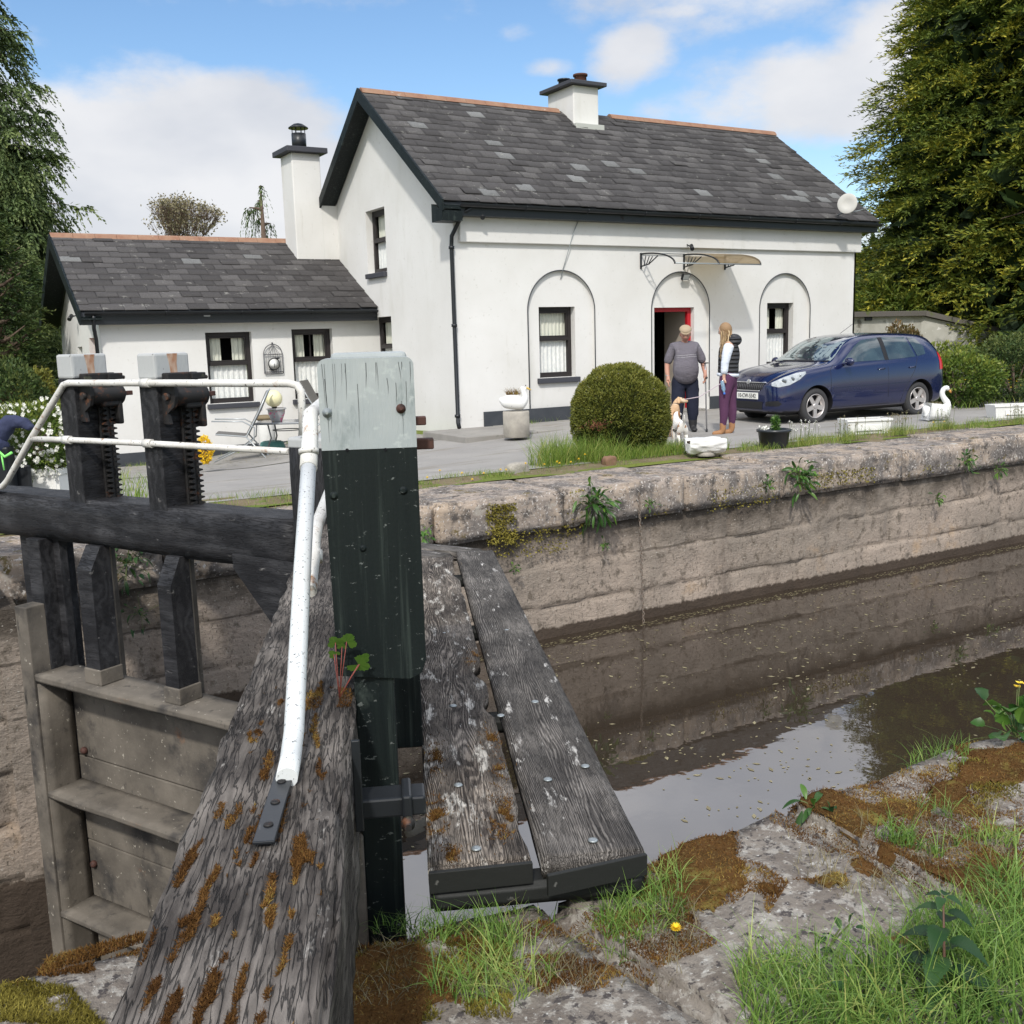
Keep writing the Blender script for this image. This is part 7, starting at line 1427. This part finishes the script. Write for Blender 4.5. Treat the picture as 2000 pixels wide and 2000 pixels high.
# log shaped trough
p = at(1378, 893, Z=.0); LF = frm((p.x, p.y, gz2(p.x, p.y)), RZ+R(8)); lg = empty('log_planter', tuple(LF.translation), 'white log shaped planter lying right of the topiary and dogs', 'planter')
b = MB(); n = 34; K = 24; rings = []
for k in range(K+1):
    x = -.235+.47*k/K; e_ = .135*(1 if 0 < k < K else .9); ring = []
    for j in range(n):
        a = math.radians(-205+230*j/(n-1)); rr_ = e_*(1+.16*noise.noise(Vector((x*9, math.cos(a)*5, math.sin(a)*5)))); ring.append(b.bm.verts.new((x, rr_*math.cos(a)*1.05, .165+rr_*math.sin(a))))
    for j in range(n-1, -1, -1):
        a = math.radians(-205+230*j/(n-1)); ring.append(b.bm.verts.new((x*.93, .088*math.cos(a), .155+.088*math.sin(a))))
    rings.append(ring)
for r0_, r1_ in zip(rings, rings[1:]):
    for j in range(len(r0_)): b.bm.faces.new((r0_[j], r0_[(j+1) % len(r0_)], r1_[(j+1) % len(r0_)], r1_[j]))
for r0_ in (rings[0], rings[-1]): b.bm.faces.new(r0_)
b.build('trough', MT['white'], lg, LF, smooth=True)
b = MB(); b.prism([(-.225, .112*math.cos(a), .155+.118*math.sin(a)) for a in np.linspace(math.radians(-180), 0, 12)], (.02, 0, 0)); b.prism([(.205, .112*math.cos(a), .155+.118*math.sin(a)) for a in np.linspace(math.radians(-180), 0, 12)], (.02, 0, 0)); b.build('end_cap', MT['white'], lg, LF)
b = MB(); b.box((-.215, -.09, .14), (.215, .09, .185), .01); b.build('soil', MT['soil'], lg, LF); b = MB(); b.lathe([(.12, 0), (.10, .05)], 16); b.build('foot', MT['concrete'], lg, LF)
# black tub
p = at(1511, 876, Z=.0); TF = frm((p.x, p.y, gz2(p.x, p.y))); tb_ = empty('tub_planter', tuple(TF.translation), 'round black tub planter with a bright green seedling', 'planter'); b = MB(); b.lathe([(.165, 0), (.18, .02), (.205, .20), (.225, .205), (.228, .235), (.205, .24), (.19, .20), (.0001, .20)], 28); b.build('tub', mat('black_plastic_tub', (.016, .02, .024), .35, .5), tb_, TF)
b = MB(); b.lathe([(.195, .205), (.0001, .21)], 20); b.build('soil', MT['soil'], tb_, TF)
n = 420; P = np.array([TF @ Vector((.02+random.gauss(0, .02)*(1-k/n), random.gauss(0, .02), .21+.17*k/n)) for k in range(n)]); D = rng.normal(0, 1, (n, 3))+np.array([0, 0, .5]); mk('seedling', [leaves(P, D, rng.normal(0, 1, (n, 3)), .075, .012, rng.random(n))], LM['leaf'], tb_)
n = 60; P = np.array([TF @ Vector((-.13+random.gauss(0, .03), random.gauss(0, .03), .24+random.random()*.03)) for k in range(n)]); mk('white_flowers', [leaves(P, rng.normal(0, 1, (n, 3)), rng.normal(0, 1, (n, 3)), .03, .025, rng.random(n))], LM['white'], tb_)
def trough(px, py, wd, label, rz=0):
    p = at(px, py, Z=.0); F4 = frm((p.x, p.y, gz2(p.x, p.y)), rz); r0 = empty('trough_planter', tuple(F4.translation), label, 'planter', 'white rectangular planters'); b = MB(); h = .22
    bm = b.bm; o0 = [(-wd/2+.04, -.13, 0), (wd/2-.04, -.13, 0), (wd/2-.04, .13, 0), (-wd/2+.04, .13, 0)]; o1 = [(-wd/2, -.16, h), (wd/2, -.16, h), (wd/2, .16, h), (-wd/2, .16, h)]; i1 = [(-wd/2+.03, -.13, h), (wd/2-.03, -.13, h), (wd/2-.03, .13, h), (-wd/2+.03, .13, h)]; i0 = [(x, y, h-.04) for x, y, _ in i1]
    L4 = [[bm.verts.new(q) for q in l] for l in (o0, o1, i1, i0)]
    for a, c in zip(L4, L4[1:]):
        for k in range(4): bm.faces.new((a[k], a[(k+1) % 4], c[(k+1) % 4], c[k]))
    bm.faces.new(L4[0][::-1]); bm.faces.new(L4[3]); t = b.build('trough', MT['white'], r0, F4)
    b = MB(); b.box((-wd/2-.012, -.172, h-.035), (wd/2+.012, -.158, h), .006); b.box((-wd*.3, -.158, .05), (wd*.3, -.148, .14), .006); b.build('moulding', MT['white'], t, F4)
    b = MB(); b.box((-wd/2+.03, -.13, h-.05), (wd/2-.03, .13, h-.02)); b.build('soil', MT['soil'], r0, F4)
trough(1688, 848, .70, 'white trough planter in front of the car sill, weeds before it', R(-2)+RZ+R(12)); trough(1985, 816, .95, 'white trough planter cut by the right edge of the photo', RZ+R(6))
# duck on plinth
p = at(1009, 852, Z=-.01); DFk = frm((p.x, p.y, -.02)); pl = empty('stone_plinth', tuple(DFk.translation), 'grey concrete block plinth under the white duck', 'plinth'); b = MB(); b.lathe([(.215, 0), (.225, .01), (.225, .40), (.215, .41)], 8, Matrix.Rotation(R(22.5), 4, 'Z')); b.build('block', MT['concrete'], pl, DFk)
du = empty('duck_planter', tuple(DFk @ Vector((0, 0, .41))), 'white duck shaped planter with yellow beak and dry stems, sitting on the plinth', 'planter'); V = []; E = []; Rr = []
q0_ = add((-.04, 0, .56), (.135, .13)); q = add((.10, 0, .55), .115, q0_); q = add((.165, 0, .62), .065, q); q = add((.13, -.01, .71), .052, q); q = add((.125, -.01, .775), .062, q); q = add((.14, -.01, .80), .055, q); add((-.20, 0, .58), .07, q0_); q = len(V)-1; add((-.265, 0, .63), .03, q)
skinm('body', V, E, Rr, MT['white'], du, DFk @ Matrix.Translation((0, 0, -.01)))
b = MB(); b.lathe([(.026, 0), (.024, .03), (.014, .075), (.004, .085)], 12, DFk @ Matrix.Translation((.175, -.01, .775)) @ Matrix.Rotation(R(118), 4, 'Y') @ Matrix.Diagonal((.7, 1, 1, 1))); b.build('beak', mat('yellow_beak', (.55, .38, .10), .5, .3), du)
for sy in (-1, 1): b = MB(); b.sphere(DFk @ Vector((.165, -.01+sy*.047, .81)), .009, 8); b.build('eye', MT['eye'], du)
n = 160; P = np.array([DFk @ Vector((random.uniform(-.14, .08), random.gauss(0, .03), .67)) for _ in range(n)]); mk('dry_stems', [blades(P, rng.uniform(.05, .15, n), .006, rng.uniform(.3, 1.2, n), rng.random(n), 3)], LM['moss'], du)
# swan
p = at(1830, 822, Z=.0); SF = frm((p.x, p.y, .0)); sw = empty('swan_planter', tuple(SF.translation), 'white swan shaped planter with curved neck by the car rear wheel', 'planter'); V = []; E = []; Rr = []
q0_ = add((-.03, 0, .14), (.165, .14)); q = add((.13, 0, .16), .125, q0_); q = add((.17, 0, .28), .062, q); q = add((.09, 0, .38), .047, q); q = add((.055, 0, .46), .047, q); q = add((.09, 0, .53), .047, q); q = add((.145, 0, .545), .050, q); q = add((.18, 0, .50), .030, q); q = add((-.17, 0, .16), .09, q0_); add((-.235, 0, .25), .045, q); skinm('body', V, E, Rr, MT['white'], sw, SF)
b = MB(); b.lathe([(.022, 0), (.016, .04), (.004, .06)], 10, SF @ Matrix.Translation((.185, 0, .50)) @ Matrix.Rotation(R(150), 4, 'Y')); b.build('beak', mat('orange_beak', (.45, .22, .06), .5, .3), sw)
for sy in (-1, 1): b = MB(); b.sphere(SF @ Vector((.165, sy*.04, .55)), .008, 8); b.build('eye', MT['eye'], sw)
n = 120; P = np.array([SF @ Vector((random.uniform(-.16, .06), random.gauss(0, .05), .26)) for _ in range(n)]); mk('dry_plants', [blades(P, rng.uniform(.03, .09, n), .006, rng.uniform(.3, 1.2, n), rng.random(n), 3)], LM['pale'], sw)
# small stones, bollard, chain
coping_like = lambda name, c, s, m, label, cat, seed: None
def rock(name, c, s, m, label, cat, seed, rz=0):
    b = MB(); b.sphere((0, 0, 0), 1, 16); 
    for v in b.bm.verts: v.co = Vector([max(-.72, min(.72, q)) for q in v.co])*1.3; v.co += noise.noise_vector(v.co*1.6+Vector((seed, 0, 0)))*.22
    o = b.build(name, m, None, Matrix.Translation(c) @ Matrix.Rotation(rz, 4, 'Z') @ Matrix.Diagonal((*s, 1))); tag(o, label, cat); return o
p = at(1010, 925, Z=0); rock('stone_block', (p.x, p.y, .04), (.16, .07, .09), MT['concrete'], 'lichened grey stone block with tufted grass at the verge', 'stone', 1, R(15)); p = at(1190, 908, Z=0); rock('brown_stone', (p.x, p.y, .04), (.085, .06, .07), mat('brown_stone', (.20, .12, .08), .9, .1), 'small brown stone in the grass under the topiary', 'stone', 2)
p = on_ground(1826, 773, 0); bo_ = MB(); bo_.lathe([(.075, -.02), (.07, .02), (.06, .36), (.066, .40), (.05, .42)], 16); tag(bo_.build('bollard', MT['concrete'], None, Matrix.Translation((p.x, p.y, 0))), 'short pale bollard at the back of the blue car', 'bollard')
ch_ = empty('wall_chain', tuple(at(1250, 965, Y=8.55)), 'rusty chain hanging down the lock wall to the water', 'chain'); c0 = at(1248, 966, Y=8.53); c1 = at(1258, 1240, Y=8.53); ln_ = (c0-c1).length; nl_ = int(ln_/.038); cmt = mat('old_chain_iron', (.20, .17, .14), .8, .3, layers=[((.10, .05, .03), 20, .5, .6, I3)])
b = MB(); a_ = [(.011*math.cos(t), .019*math.sin(t)) for t in np.linspace(0, 2*math.pi, 13)]; b.tube([Vector((x, 0, z*1.25)) for x, z in a_], .0042, 5, cap=False); lk = b.build('link', cmt, ch_, Matrix())
for k in range(nl_):
    t = k/(nl_-1); pos = c0*(1-t)+c1*t+Vector((.006*noise.noise(Vector((k*.3, 0, 0))), 0, 0))
    o = lk if k == 0 else lk.copy()
    if k: COL.objects.link(o)
    o.matrix_basis = Matrix.Translation(pos) @ Matrix.Rotation(R(90)*(k % 2)+.3, 4, 'Z')
# daisy planter
p = at(100, 972, Z=0); QF = frm((1.55, 11.6, -.05)); q_ = at(100, 950, Y=11.6); QF = frm((q_.x, 11.6, -.03)); wpn = empty('square_planter', tuple(QF.translation), 'tall white square planter beside the first paddle post', 'planter'); b = MB(); b.prism([(-.16, -.16, 0), (.16, -.16, 0), (.16, .16, 0), (-.16, .16, 0)], (0, 0, .37)); b.box((-.18, -.18, .30), (.18, .18, .37), .01); b.box((-.13, -.168, .03), (.13, -.158, .27), .004); b.build('planter_box', MT['white'], wpn, QF); b = MB(); b.box((-.15, -.15, .371), (.15, .15, .38)); b.build('soil', MT['soil'], wpn, QF)
db = shrub('daisy_bush', tuple(QF @ Vector((-.17, 0, .66))), (.52, .42, .40), 9000, .055, .014, LM['shrubg'], 'bush covered in small white flowers spilling over the white planter', 'flowering bush', seed=31, lump=.4, inner=.35)
n = 330; dd_ = unit(rng.normal(0, 1, (n, 3))); dd_[:, 1] = -np.abs(dd_[:, 1]); ln = np.array([noise.noise(Vector(q)*2.3+Vector((31, 0, 0))) for q in dd_]); Pc = np.array(QF @ Vector((-.17, 0, .66)))+np.array([(np.array(QF.to_3x3()) @ q) for q in dd_*np.array([.54, .44, .42])*(1+.4*ln)[:, None]]); prt = []
for k in range(6):
    a = k*math.pi/3; D = np.tile(np.array([math.cos(a), -.25, math.sin(a)]), (n, 1)); D = D @ np.array(QF.to_3x3()).T; prt.append(leaves(Pc, D, rng.normal(0, .3, (n, 3))+np.array([.6, -.2, .6]), .024, .018, rng.random(n)))
mk('white_flowers', prt, LM['white'], db)
# jacket on post
jf = frm((at(18, 900, Y=11.2).x, 11.2, 0)); jp = empty('jacket_on_post', tuple(jf.translation), 'navy jacket with lime green cords slung over a black post at the left edge', 'jacket'); b = MB(); b.box((-.13, -.08, 0), (.03, .08, .62), .02); b.box((-.10, .1, 0), (.14, .16, .42), .02); b.build('black_post', MT['black'], jp, jf); V = []; E = []; Rr = []
q0_ = add((-.06, 0, .78), .10); q = add((.06, 0, .86), .075, q0_); q = add((.20, 0, .84), .06, q); add((.27, .02, .77), .04, q); q = add((-.10, -.02, .66), .11, q0_); q = add((.0, -.05, .58), .075, q); skinm('jacket', V, E, Rr, mat('navy_cloth', (.035, .042, .085), .8, .2, bump=[(9, .8, .03, I3)]), jp, jf, noise_amp=.02)
b = MB(); b.tube([(-.20, -.12, .55), (-.14, -.13, .70), (-.04, -.14, .60), (.03, -.14, .53), (.10, -.13, .57)], .014, 6); b.build('lime_cord', mat('lime_cord', (.25, .75, .18), .6, .2), jp, jf); b = MB(); b.tube([(.0, -.14, .55), (.01, -.14, .40)], .008, 6); b.build('lime_cord', bpy.data.materials['lime_cord'], jp, jf)
# ---- fittings on the cottage walls
aw = empty('door_canopy', tuple(at(1335, 517, Y=FY)), 'curved tinted door canopy on black scroll brackets, left bay empty', 'canopy')
for px in (1251, 1335, None):
    if px: t0_ = at(px, 498, Y=FY); b0_ = at(px, 524, Y=FY); X_ = b0_.x
    else: X_ = awX2
    zt_, zb_ = at(1335, 498, Y=FY).z, at(1335, 526, Y=FY).z; Lp = .98; b = MB(); b.box((X_-.015, FY-.03, zb_), (X_+.015, FY-.001, zt_+.02), .003)
    tipz = zb_+.02; cur = [(X_, FY-.03-Lp*math.sin(t), tipz+(zt_-tipz)*math.cos(t)) for t in np.linspace(0, math.pi/2, 14)]; b.tube(cur, .016, 6)
    b.tube([(X_, FY-.02, zb_+.04), (X_, FY-.26, zb_+.07), (X_, FY-.52, zb_+.20)], .012, 6)
    for t in (.15, .27, .38): b.tube([(X_, FY-.03-Lp*t*.55, zb_+.055+.02*t), (X_, FY-.03-Lp*t*.9, zt_-.12*t-.03)], .010, 5)
    b.build('scroll_bracket', MT['black'], aw)
    if px == 1335: awX2 = X_+1.06
x0_ = at(1335, 500, Y=FY).x; b = MB(); n = 12; prev = None
for t in np.linspace(0, math.pi/2, 14):
    y_ = FY-.03-Lp*math.sin(t); z_ = tipz+(zt_-tipz)*math.cos(t)+.018; cu_ = [(x0_, y_, z_), (awX2+.02, y_, z_)]
    if prev: f = b.quad([prev[0], prev[1], cu_[1], cu_[0]]); f.smooth = True
    prev = cu_
tint_m, tnt = new_mat('bronze_tint_sheet'); N = tnt.nodes.new; L = tnt.links.new; o_ = N('ShaderNodeOutputMaterial'); p_ = N('ShaderNodeBsdfPrincipled'); p_.inputs['Base Color'].default_value = (.20, .15, .09, 1); p_.inputs['Roughness'].default_value = .3; tr_ = N('ShaderNodeBsdfTranslucent'); tr_.inputs[0].default_value = (.62, .48, .28, 1); tp_ = N('ShaderNodeBsdfTransparent'); tp_.inputs[0].default_value = (.75, .66, .5, 1); m1 = N('ShaderNodeMixShader'); m1.inputs[0].default_value = .55; L(p_.outputs[0], m1.inputs[1]); L(tr_.outputs[0], m1.inputs[2]); m2_ = N('ShaderNodeMixShader'); m2_.inputs[0].default_value = .25; L(m1.outputs[0], m2_.inputs[1]); L(tp_.outputs[0], m2_.inputs[2]); L(m2_.outputs[0], o_.inputs[0])
b.build('canopy_sheet', tint_m, aw, fix=False); b = MB(); xl_ = at(1251, 500, Y=FY).x; b.tube([(xl_, FY-.03, zt_+.015), (x0_, FY-.03, zt_+.015)], .008, 6); b.tube([(xl_, FY-.03-Lp, tipz+.01), (awX2, FY-.03-Lp, tipz+.01)], .012, 6); b.build('front_rail', MT['steel'], aw)
def lamp_box(name, px, py, Y_, s, label, group=None, tilt=25, m=None):
    p = at(px, py, Y=Y_); r0 = empty(name, (p.x, Y_, p.z), label, 'floodlight', group); F4 = Matrix.Translation((p.x, Y_-.12, p.z)) @ Matrix.Rotation(R(tilt), 4, 'X'); b = MB(); b.box((-s*.5, -.03, -s*.38), (s*.5, .03, s*.38), .008); b.build('housing', MT['black'], r0, F4); b = MB(); b.box((-s*.42, -.034, -s*.30), (s*.42, -.029, s*.30)); b.build('lens', mat('lamp_lens', (.35, .37, .37), .1, .7), r0, F4); b = MB(); b.tube([(p.x, Y_-.0, p.z-.04), (p.x, Y_-.11, p.z-.02)], .018, 6); b.build('arm', MT['black'], r0)
lamp_box('floodlight', 923, 404, FY-.075, .22, 'black floodlight under the eaves at the house corner'); lamp_box('floodlight', 1331, 541, FY+.055, .17, 'small floodlight inside the arch over the front door'); lamp_box('floodlight', 400, 617, 19.5-.1, .14, 'silver floodlight on the side wing gutter board')
def camera_unit(px, py, Y_, label, X_=None):
    p = at(px, py, Y=Y_) if X_ is None else at(px, py, X=X_); r0 = empty('security_camera', tuple(p), label, 'camera'); b = MB(); q = Vector(p)+Vector((0, -.12, -.05)) if X_ is None else Vector(p)+Vector((-.12, -.02, -.03)); b.tube([p, q], .014, 6); b.build('bracket', MT['black'], r0); b = MB(); b.tube([q+Vector((.03, .03, .03)), q+Vector((-.04, -.08, -.05))], [.035, .04], 12); b.build('camera_body', MT['black'], r0)
camera_unit(935, 416, FY-.075, 'dark camera on the wall just below the corner floodlight'); camera_unit(1205, 418, FY-.075, 'camera hanging on the white fascia above the first arch'); camera_unit(1342, 478, FY-.075, 'small dark camera with cable on the wall ledge above the canopy'); camera_unit(150, 616, 0, 'camera on the end wall of the side wing', X_=AX0)
ds = at(1656, 398, Y=15.3); dr = empty('satellite_dish', tuple(ds), 'round pale satellite dish at the right end of the eaves', 'satellite dish'); b = MB(); DM = Matrix.Translation(ds) @ Matrix.Rotation(R(-62), 4, 'Z') @ Matrix.Rotation(R(88), 4, 'X'); b.lathe([(.0001, .0), (.10, .012), (.20, .045), (.205, .05), (.20, .055), (.10, .022), (.0001, .01)], 28, DM); b.build('dish', mat('dish_grey', (.50, .49, .46), .6, .3), dr); b = MB(); b.tube([ds, ds+Vector((.12, .25, -.15)), (ds.x+.15, FY-.05, ds.z-.22)], .016, 6); b.tube([ds+Vector((.0, -.02, -.19)), ds+Vector((.30, -.16, -.12))], .010, 6); b.build('mount_arm', MT['steel'], dr); b = MB(); b.sphere(ds+Vector((.32, -.17, -.10)), .035, 10); b.build('receiver', MT['steel'], dr)
# bulbs on string
for i, (x, y, lab) in enumerate(((302, 625, 'bare hanging bulb nearest the left end of the side wing eaves'), (535, 617, 'bare hanging bulb above the birdcage clock'), (664, 614, 'bare hanging bulb above the right window of the side wing'))):
    p = at(x, y, Y=19.3); r0 = empty('hanging_bulb', tuple(p), lab, 'bulb', 'bulbs strung along the side wing eaves'); b = MB(); b.lathe([(.012, .07), (.012, .02), (.038, -.03), (.030, -.065), (.0001, -.08)], 12, Matrix.Translation(p)); b.build('glass_bulb', mat('bulb_glass', (.75, .77, .78), .05, .8, trans=.5), r0); b = MB(); b.tube([p+Vector((0, 0, .06)), p+Vector((0, 0, .13))], .014, 6); b.build('socket', MT['black'], r0)
b = MB(); b.tube([at(1138, 410, Y=FY-.09), at(1120, 455, Y=FY-.10), at(1100, 525, Y=FY-.02), at(1095, 545, Y=FY+.04)], .008, 5); tag(b.build('wall_cable', MT['steel']), 'thin white cable drooping from the eaves to the first arch', 'cable')
# birdcage clock
def wy(px, py, dy=.03): return at(px, py, Y=19.5-dy)
ck = empty('birdcage_clock', tuple(wy(534, 700)), 'birdcage shaped wall clock between the two side wing windows', 'clock'); a0_ = wy(517, 730); a1_ = wy(553, 728); X0_, X1_ = a0_.x, a1_.x; cxk = (X0_+X1_)/2; w_ = (X1_-X0_)/2; zk0 = a0_.z; zk1 = wy(534, 692).z; yk = 19.46; b = MB()
def T_(*pts): b.tube([(x, yk, z) for x, z in pts], .009, 5)
T_((X0_, zk0), (X0_, zk1)); T_((X1_, zk0), (X1_, zk1)); T_((X0_, zk0), (X1_, zk0)); T_((X0_, zk0+.03), (X1_, zk0+.03)); T_((X0_, zk1), (X1_, zk1)); b.tube([(cxk+w_*math.cos(t), yk, zk1+w_*1.05*math.sin(t)) for t in np.linspace(0, math.pi, 18)], .009, 5)
for k in range(1, 8): x = X0_+(X1_-X0_)*k/8; b.tube([(x, yk, zk0), (x, yk, zk1), ((x+cxk)/2, yk, zk1+w_*.8*math.sqrt(max(0, 1-((x-cxk)/w_)**2))), (cxk, yk, zk1+w_*1.05)], .004, 4)
b.sphere((cxk, yk, zk1+w_*1.15), .02, 8); b.build('cage', mat('grey_wire', (.10, .10, .11), .5, .4), ck); cc = wy(534, 711); KM = Matrix.Translation((cc.x, 19.44, cc.z)) @ Matrix.Rotation(R(90), 4, 'X'); b = MB(); b.lathe([(.098, 0), (.112, .0), (.118, .012), (.105, .02), (.098, .01)], 28, KM); b.build('clock_rim', MT['black'], ck); b = MB(); b.lathe([(.10, .021), (.0001, .0215)], 28, KM); b.build('clock_face', mat('clock_white', (.72, .72, .70), .6, .2), ck); b = MB(); b.box((cc.x-.004, 19.410, cc.z-.07), (cc.x+.004, 19.414, cc.z+.01)); b.build('clock_hand', MT['black'], ck)
for dx, dz in ((.09, .11), (-.03, -.11)): b = MB(); b.sphere((cc.x+dx, 19.44, cc.z+dz), .03, 10, (1.2, .5, .6)); b.tube([(cc.x+dx-.02, 19.44, cc.z+dz), (cc.x+dx-.08, 19.44, cc.z+dz+.02)], [.01, .003], 5); b.build('little_bird', MT['black'], ck)
# patio furniture in front of the annexe
gy = 17.6; gz = ground_z(5.6, gy)+.03; tc_ = at(560, 822, Y=gy); TFp = frm((tc_.x, gy, gz), RZ); tbl = empty('patio_table', tuple(TFp.translation), 'grey metal patio table in front of the side wing', 'table'); tz = tc_.z-gz; gm = mat('grey_metal', (.16, .165, .17), .4, .5, metal=.3); b = MB(); b.box((-.50, -.38, tz-.035), (.50, .38, tz), .012); b.build('table_top', mat('grey_glass_top', (.22, .235, .25), .15, .5), tbl, TFp)
for sx in (-1, 1):
    for sy in (-1, 1): b = MB(); b.tube([(sx*.28, sy*.25, tz-.03), (sx*.24, sy*.22, tz*.5), (sx*.34, sy*.30, 0)], .014, 8); b.build('leg', gm, tbl, TFp)
b = MB(); b.tube([(.25*math.cos(t), .22*math.sin(t), tz*.72) for t in np.linspace(0, 2*math.pi, 20)], .010, 6, cap=False); b.build('ring', gm, tbl, TFp)
gl = TFp @ Vector((-.16, -.05, tz)); fpot = empty('flower_pot', tuple(gl), 'flower pot painted with bright blossoms on the patio table', 'pot'); b = MB(); b.lathe([(.09, 0), (.10, .02), (.145, .14), (.15, .20), (.175, .215), (.17, .235), (.14, .23)], 24, Matrix.Translation(gl)); b.build('pot', mat('painted_pot', (.36, .36, .36), .5, .4, layers=[((.55, .12, .22), 10, .56, .60, I3), ((.60, .45, .12), 13, .62, .66, I3), ((.25, .18, .40), 12, .66, .70, I3)]), fpot)
gb = empty('globe_light', tuple(gl+Vector((-.03, 0, .23))), 'cream globe garden light standing in the painted flower pot', 'lamp'); b = MB(); b.lathe([(.045, 0), (.045, .06), (.06, .075)], 14, Matrix.Translation(gl+Vector((-.03, 0, .20)))); b.build('lamp_base', MT['black'], gb); b = MB(); b.sphere(gl+Vector((-.035, 0, .40)), .15, 24); b.build('globe', mat('cream_globe', (.72, .68, .42), .4, .4), gb)
def recliner(loc, rz, label, flip=1, back=50):
    F4 = frm(loc, rz); r0 = empty('patio_chair', tuple(loc), label, 'chair', 'folding recliners at the patio table'); al = mat('silver_tube', (.36, .38, .39), .35, .5, metal=.5) if 'silver_tube' not in bpy.data.materials else bpy.data.materials['silver_tube']; fb = mat('grey_mesh_fabric', (.16, .155, .145), .9, .1) if 'grey_mesh_fabric' not in bpy.data.materials else bpy.data.materials['grey_mesh_fabric']
    s0 = (.0, .40); bt = (.62*math.cos(R(back)), .40+.95*math.sin(R(back))); ft = (-.50, .46)
    b = MB(); b.prism([(s0[0], -.26, s0[1]), (s0[0]-.02, -.26, s0[1]+.02), (bt[0]*.6-.03, -.26, s0[1]+(bt[1]-s0[1])*.55), (bt[0]-.02, -.26, bt[1]), (bt[0], -.26, bt[1]-.02), (bt[0]*.6, -.26, s0[1]+(bt[1]-s0[1])*.52)], (0, .52, 0)); b.build('back_rest', fb, r0, F4)
    b = MB(); b.prism([(s0[0], -.26, s0[1]), (ft[0], -.26, ft[1]), (ft[0], -.26, ft[1]+.015), (s0[0], -.26, s0[1]+.015)], (0, .52, 0)); b.build('seat', fb, r0, F4)
    for sy in (-1, 1):
        y_ = sy*.28; b = MB(); b.tube([(ft[0], y_, ft[1]), (s0[0], y_, s0[1]), (bt[0]*.6, y_, s0[1]+(bt[1]-s0[1])*.55), (bt[0]+.02, y_, bt[1]+.02)], .014, 8); b.build('side_frame', al, r0, F4)
        b = MB(); b.tube([(-.55, y_, .0), (-.1, y_, .20), (.12, y_, .36), (.14, y_, .55), (-.05, y_, .66), (-.55, y_, .68)], .012, 8); b.build('arm_frame', al, r0, F4)
        b = MB(); b.tube([(-.02, y_, .42), (.30, y_, .02), (.34, y_, .0)], .012, 8); b.build('leg', al, r0, F4)
c1_ = at(487, 895, Y=17.3); recliner((c1_.x, 17.3, ground_z(c1_.x, 17.3)+.03), RZ+R(10), 'silver framed folding recliner left of the patio table', back=52)
c2_ = at(640, 875, Y=18.5); recliner((c2_.x, 18.5, ground_z(c2_.x, 18.5)+.03), RZ+R(175), 'dark mesh recliner behind the table, partly hidden by the gate post', back=50)
s_ = at(523, 875, Y=18.6); st_ = empty('garden_stool', (s_.x, 18.6, gz), 'white stool with brown padded top seen through the patio table', 'stool'); b = MB(); b.lathe([(.16, .52), (.20, .55), (.20, .58), (.14, .61)], 20, Matrix.Translation((s_.x, 18.6, gz))); b.build('seat', mat('olive_pad', (.20, .16, .10), .9, .1), st_); b = MB(); b.lathe([(.14, 0), (.15, .02), (.155, .48), (.15, .52)], 20, Matrix.Translation((s_.x, 18.6, gz))); b.build('drum', MT['white'], st_)
s_ = at(533, 888, Y=17.9); bs_ = empty('green_basin', (s_.x, 17.9, gz), 'faded green basin on the ground under the patio table', 'basin'); b = MB(); b.lathe([(.22, 0), (.25, .01), (.20, .17), (.16, .19)], 24, Matrix.Translation((s_.x, 17.9, gz))); b.build('basin', mat('faded_green', (.06, .18, .16), .7, .2, var=((.12, .24, .22), 6, I3)), bs_)
# outbuilding behind the car
gbn = empty('outbuilding', (20, 17.6, 0), 'low flat roofed outbuilding with mottled whitewash behind the car and shrubs', 'outbuilding'); MT['mottle'] = mat('mottled_whitewash', (.46, .45, .41), .9, .1, var=((.34, .33, .29), 2, I3), layers=[((.14, .13, .11), 1.8, .56, .68, (1, 1, 1.5)), ((.60, .59, .56), 5, .6, .7, I3)], bump=[(30, .4, .01, I3)])
GY = 17.6; k0 = at(1800, 611, Y=GY); xl_ = 18.6; zt0 = k0.z; xe = k0.x+4.6
ke = None
for yy in np.linspace(GY, GY-6, 121):       # where the side wall ends
    q = at(1962, 650, Y=yy)
    if abs((q.x-k0.x)-(GY-yy)*1.9) < .12: ke = q
ke = ke or Vector((k0.x+4.5, GY-2.3, .9))
b = MB(); b.box((xl_, GY, -.1), (k0.x, GY+.15, zt0-.08), 0); b.build('front_wall', MT['mottle'], gbn)
b = MB(); b.prism([(k0.x, GY, -.1), (k0.x, GY, zt0-.08), (ke.x, ke.y, ke.z-.06), (ke.x, ke.y, -.1)], (.08, .16, 0)); b.build('side_wall', MT['mottle'], gbn)
b = MB(); b.box((xl_, GY-.14, zt0-.08), (k0.x+.0, GY+.5, zt0+.05), .01); b.prism([(k0.x, GY-.14, zt0-.08), (k0.x, GY-.14, zt0+.05), (ke.x+.05, ke.y-.14, ke.z+.06), (ke.x+.05, ke.y-.14, ke.z-.06)], (.2, .5, 0)); b.build('roof_edge', mat('mossy_felt', (.12, .11, .10), .9, .1, layers=[((.10, .12, .04), 5, .55, .7, I3)]), gbn)
b = MB(); b.box((at(1670, 660, Y=GY-.02).x, GY-.03, .1), (at(1765, 660, Y=GY-.02).x, GY-.004, at(1700, 651, Y=GY-.02).z), 0); b.build('garage_door', MT['sill'], gbn); p = at(1697, 622, Y=GY-.03); b = MB(); b.box((p.x-.12, GY-.04, p.z-.05), (p.x+.12, GY-.004, p.z+.05), .005); b.build('wall_vent', MT['sill'], gbn)
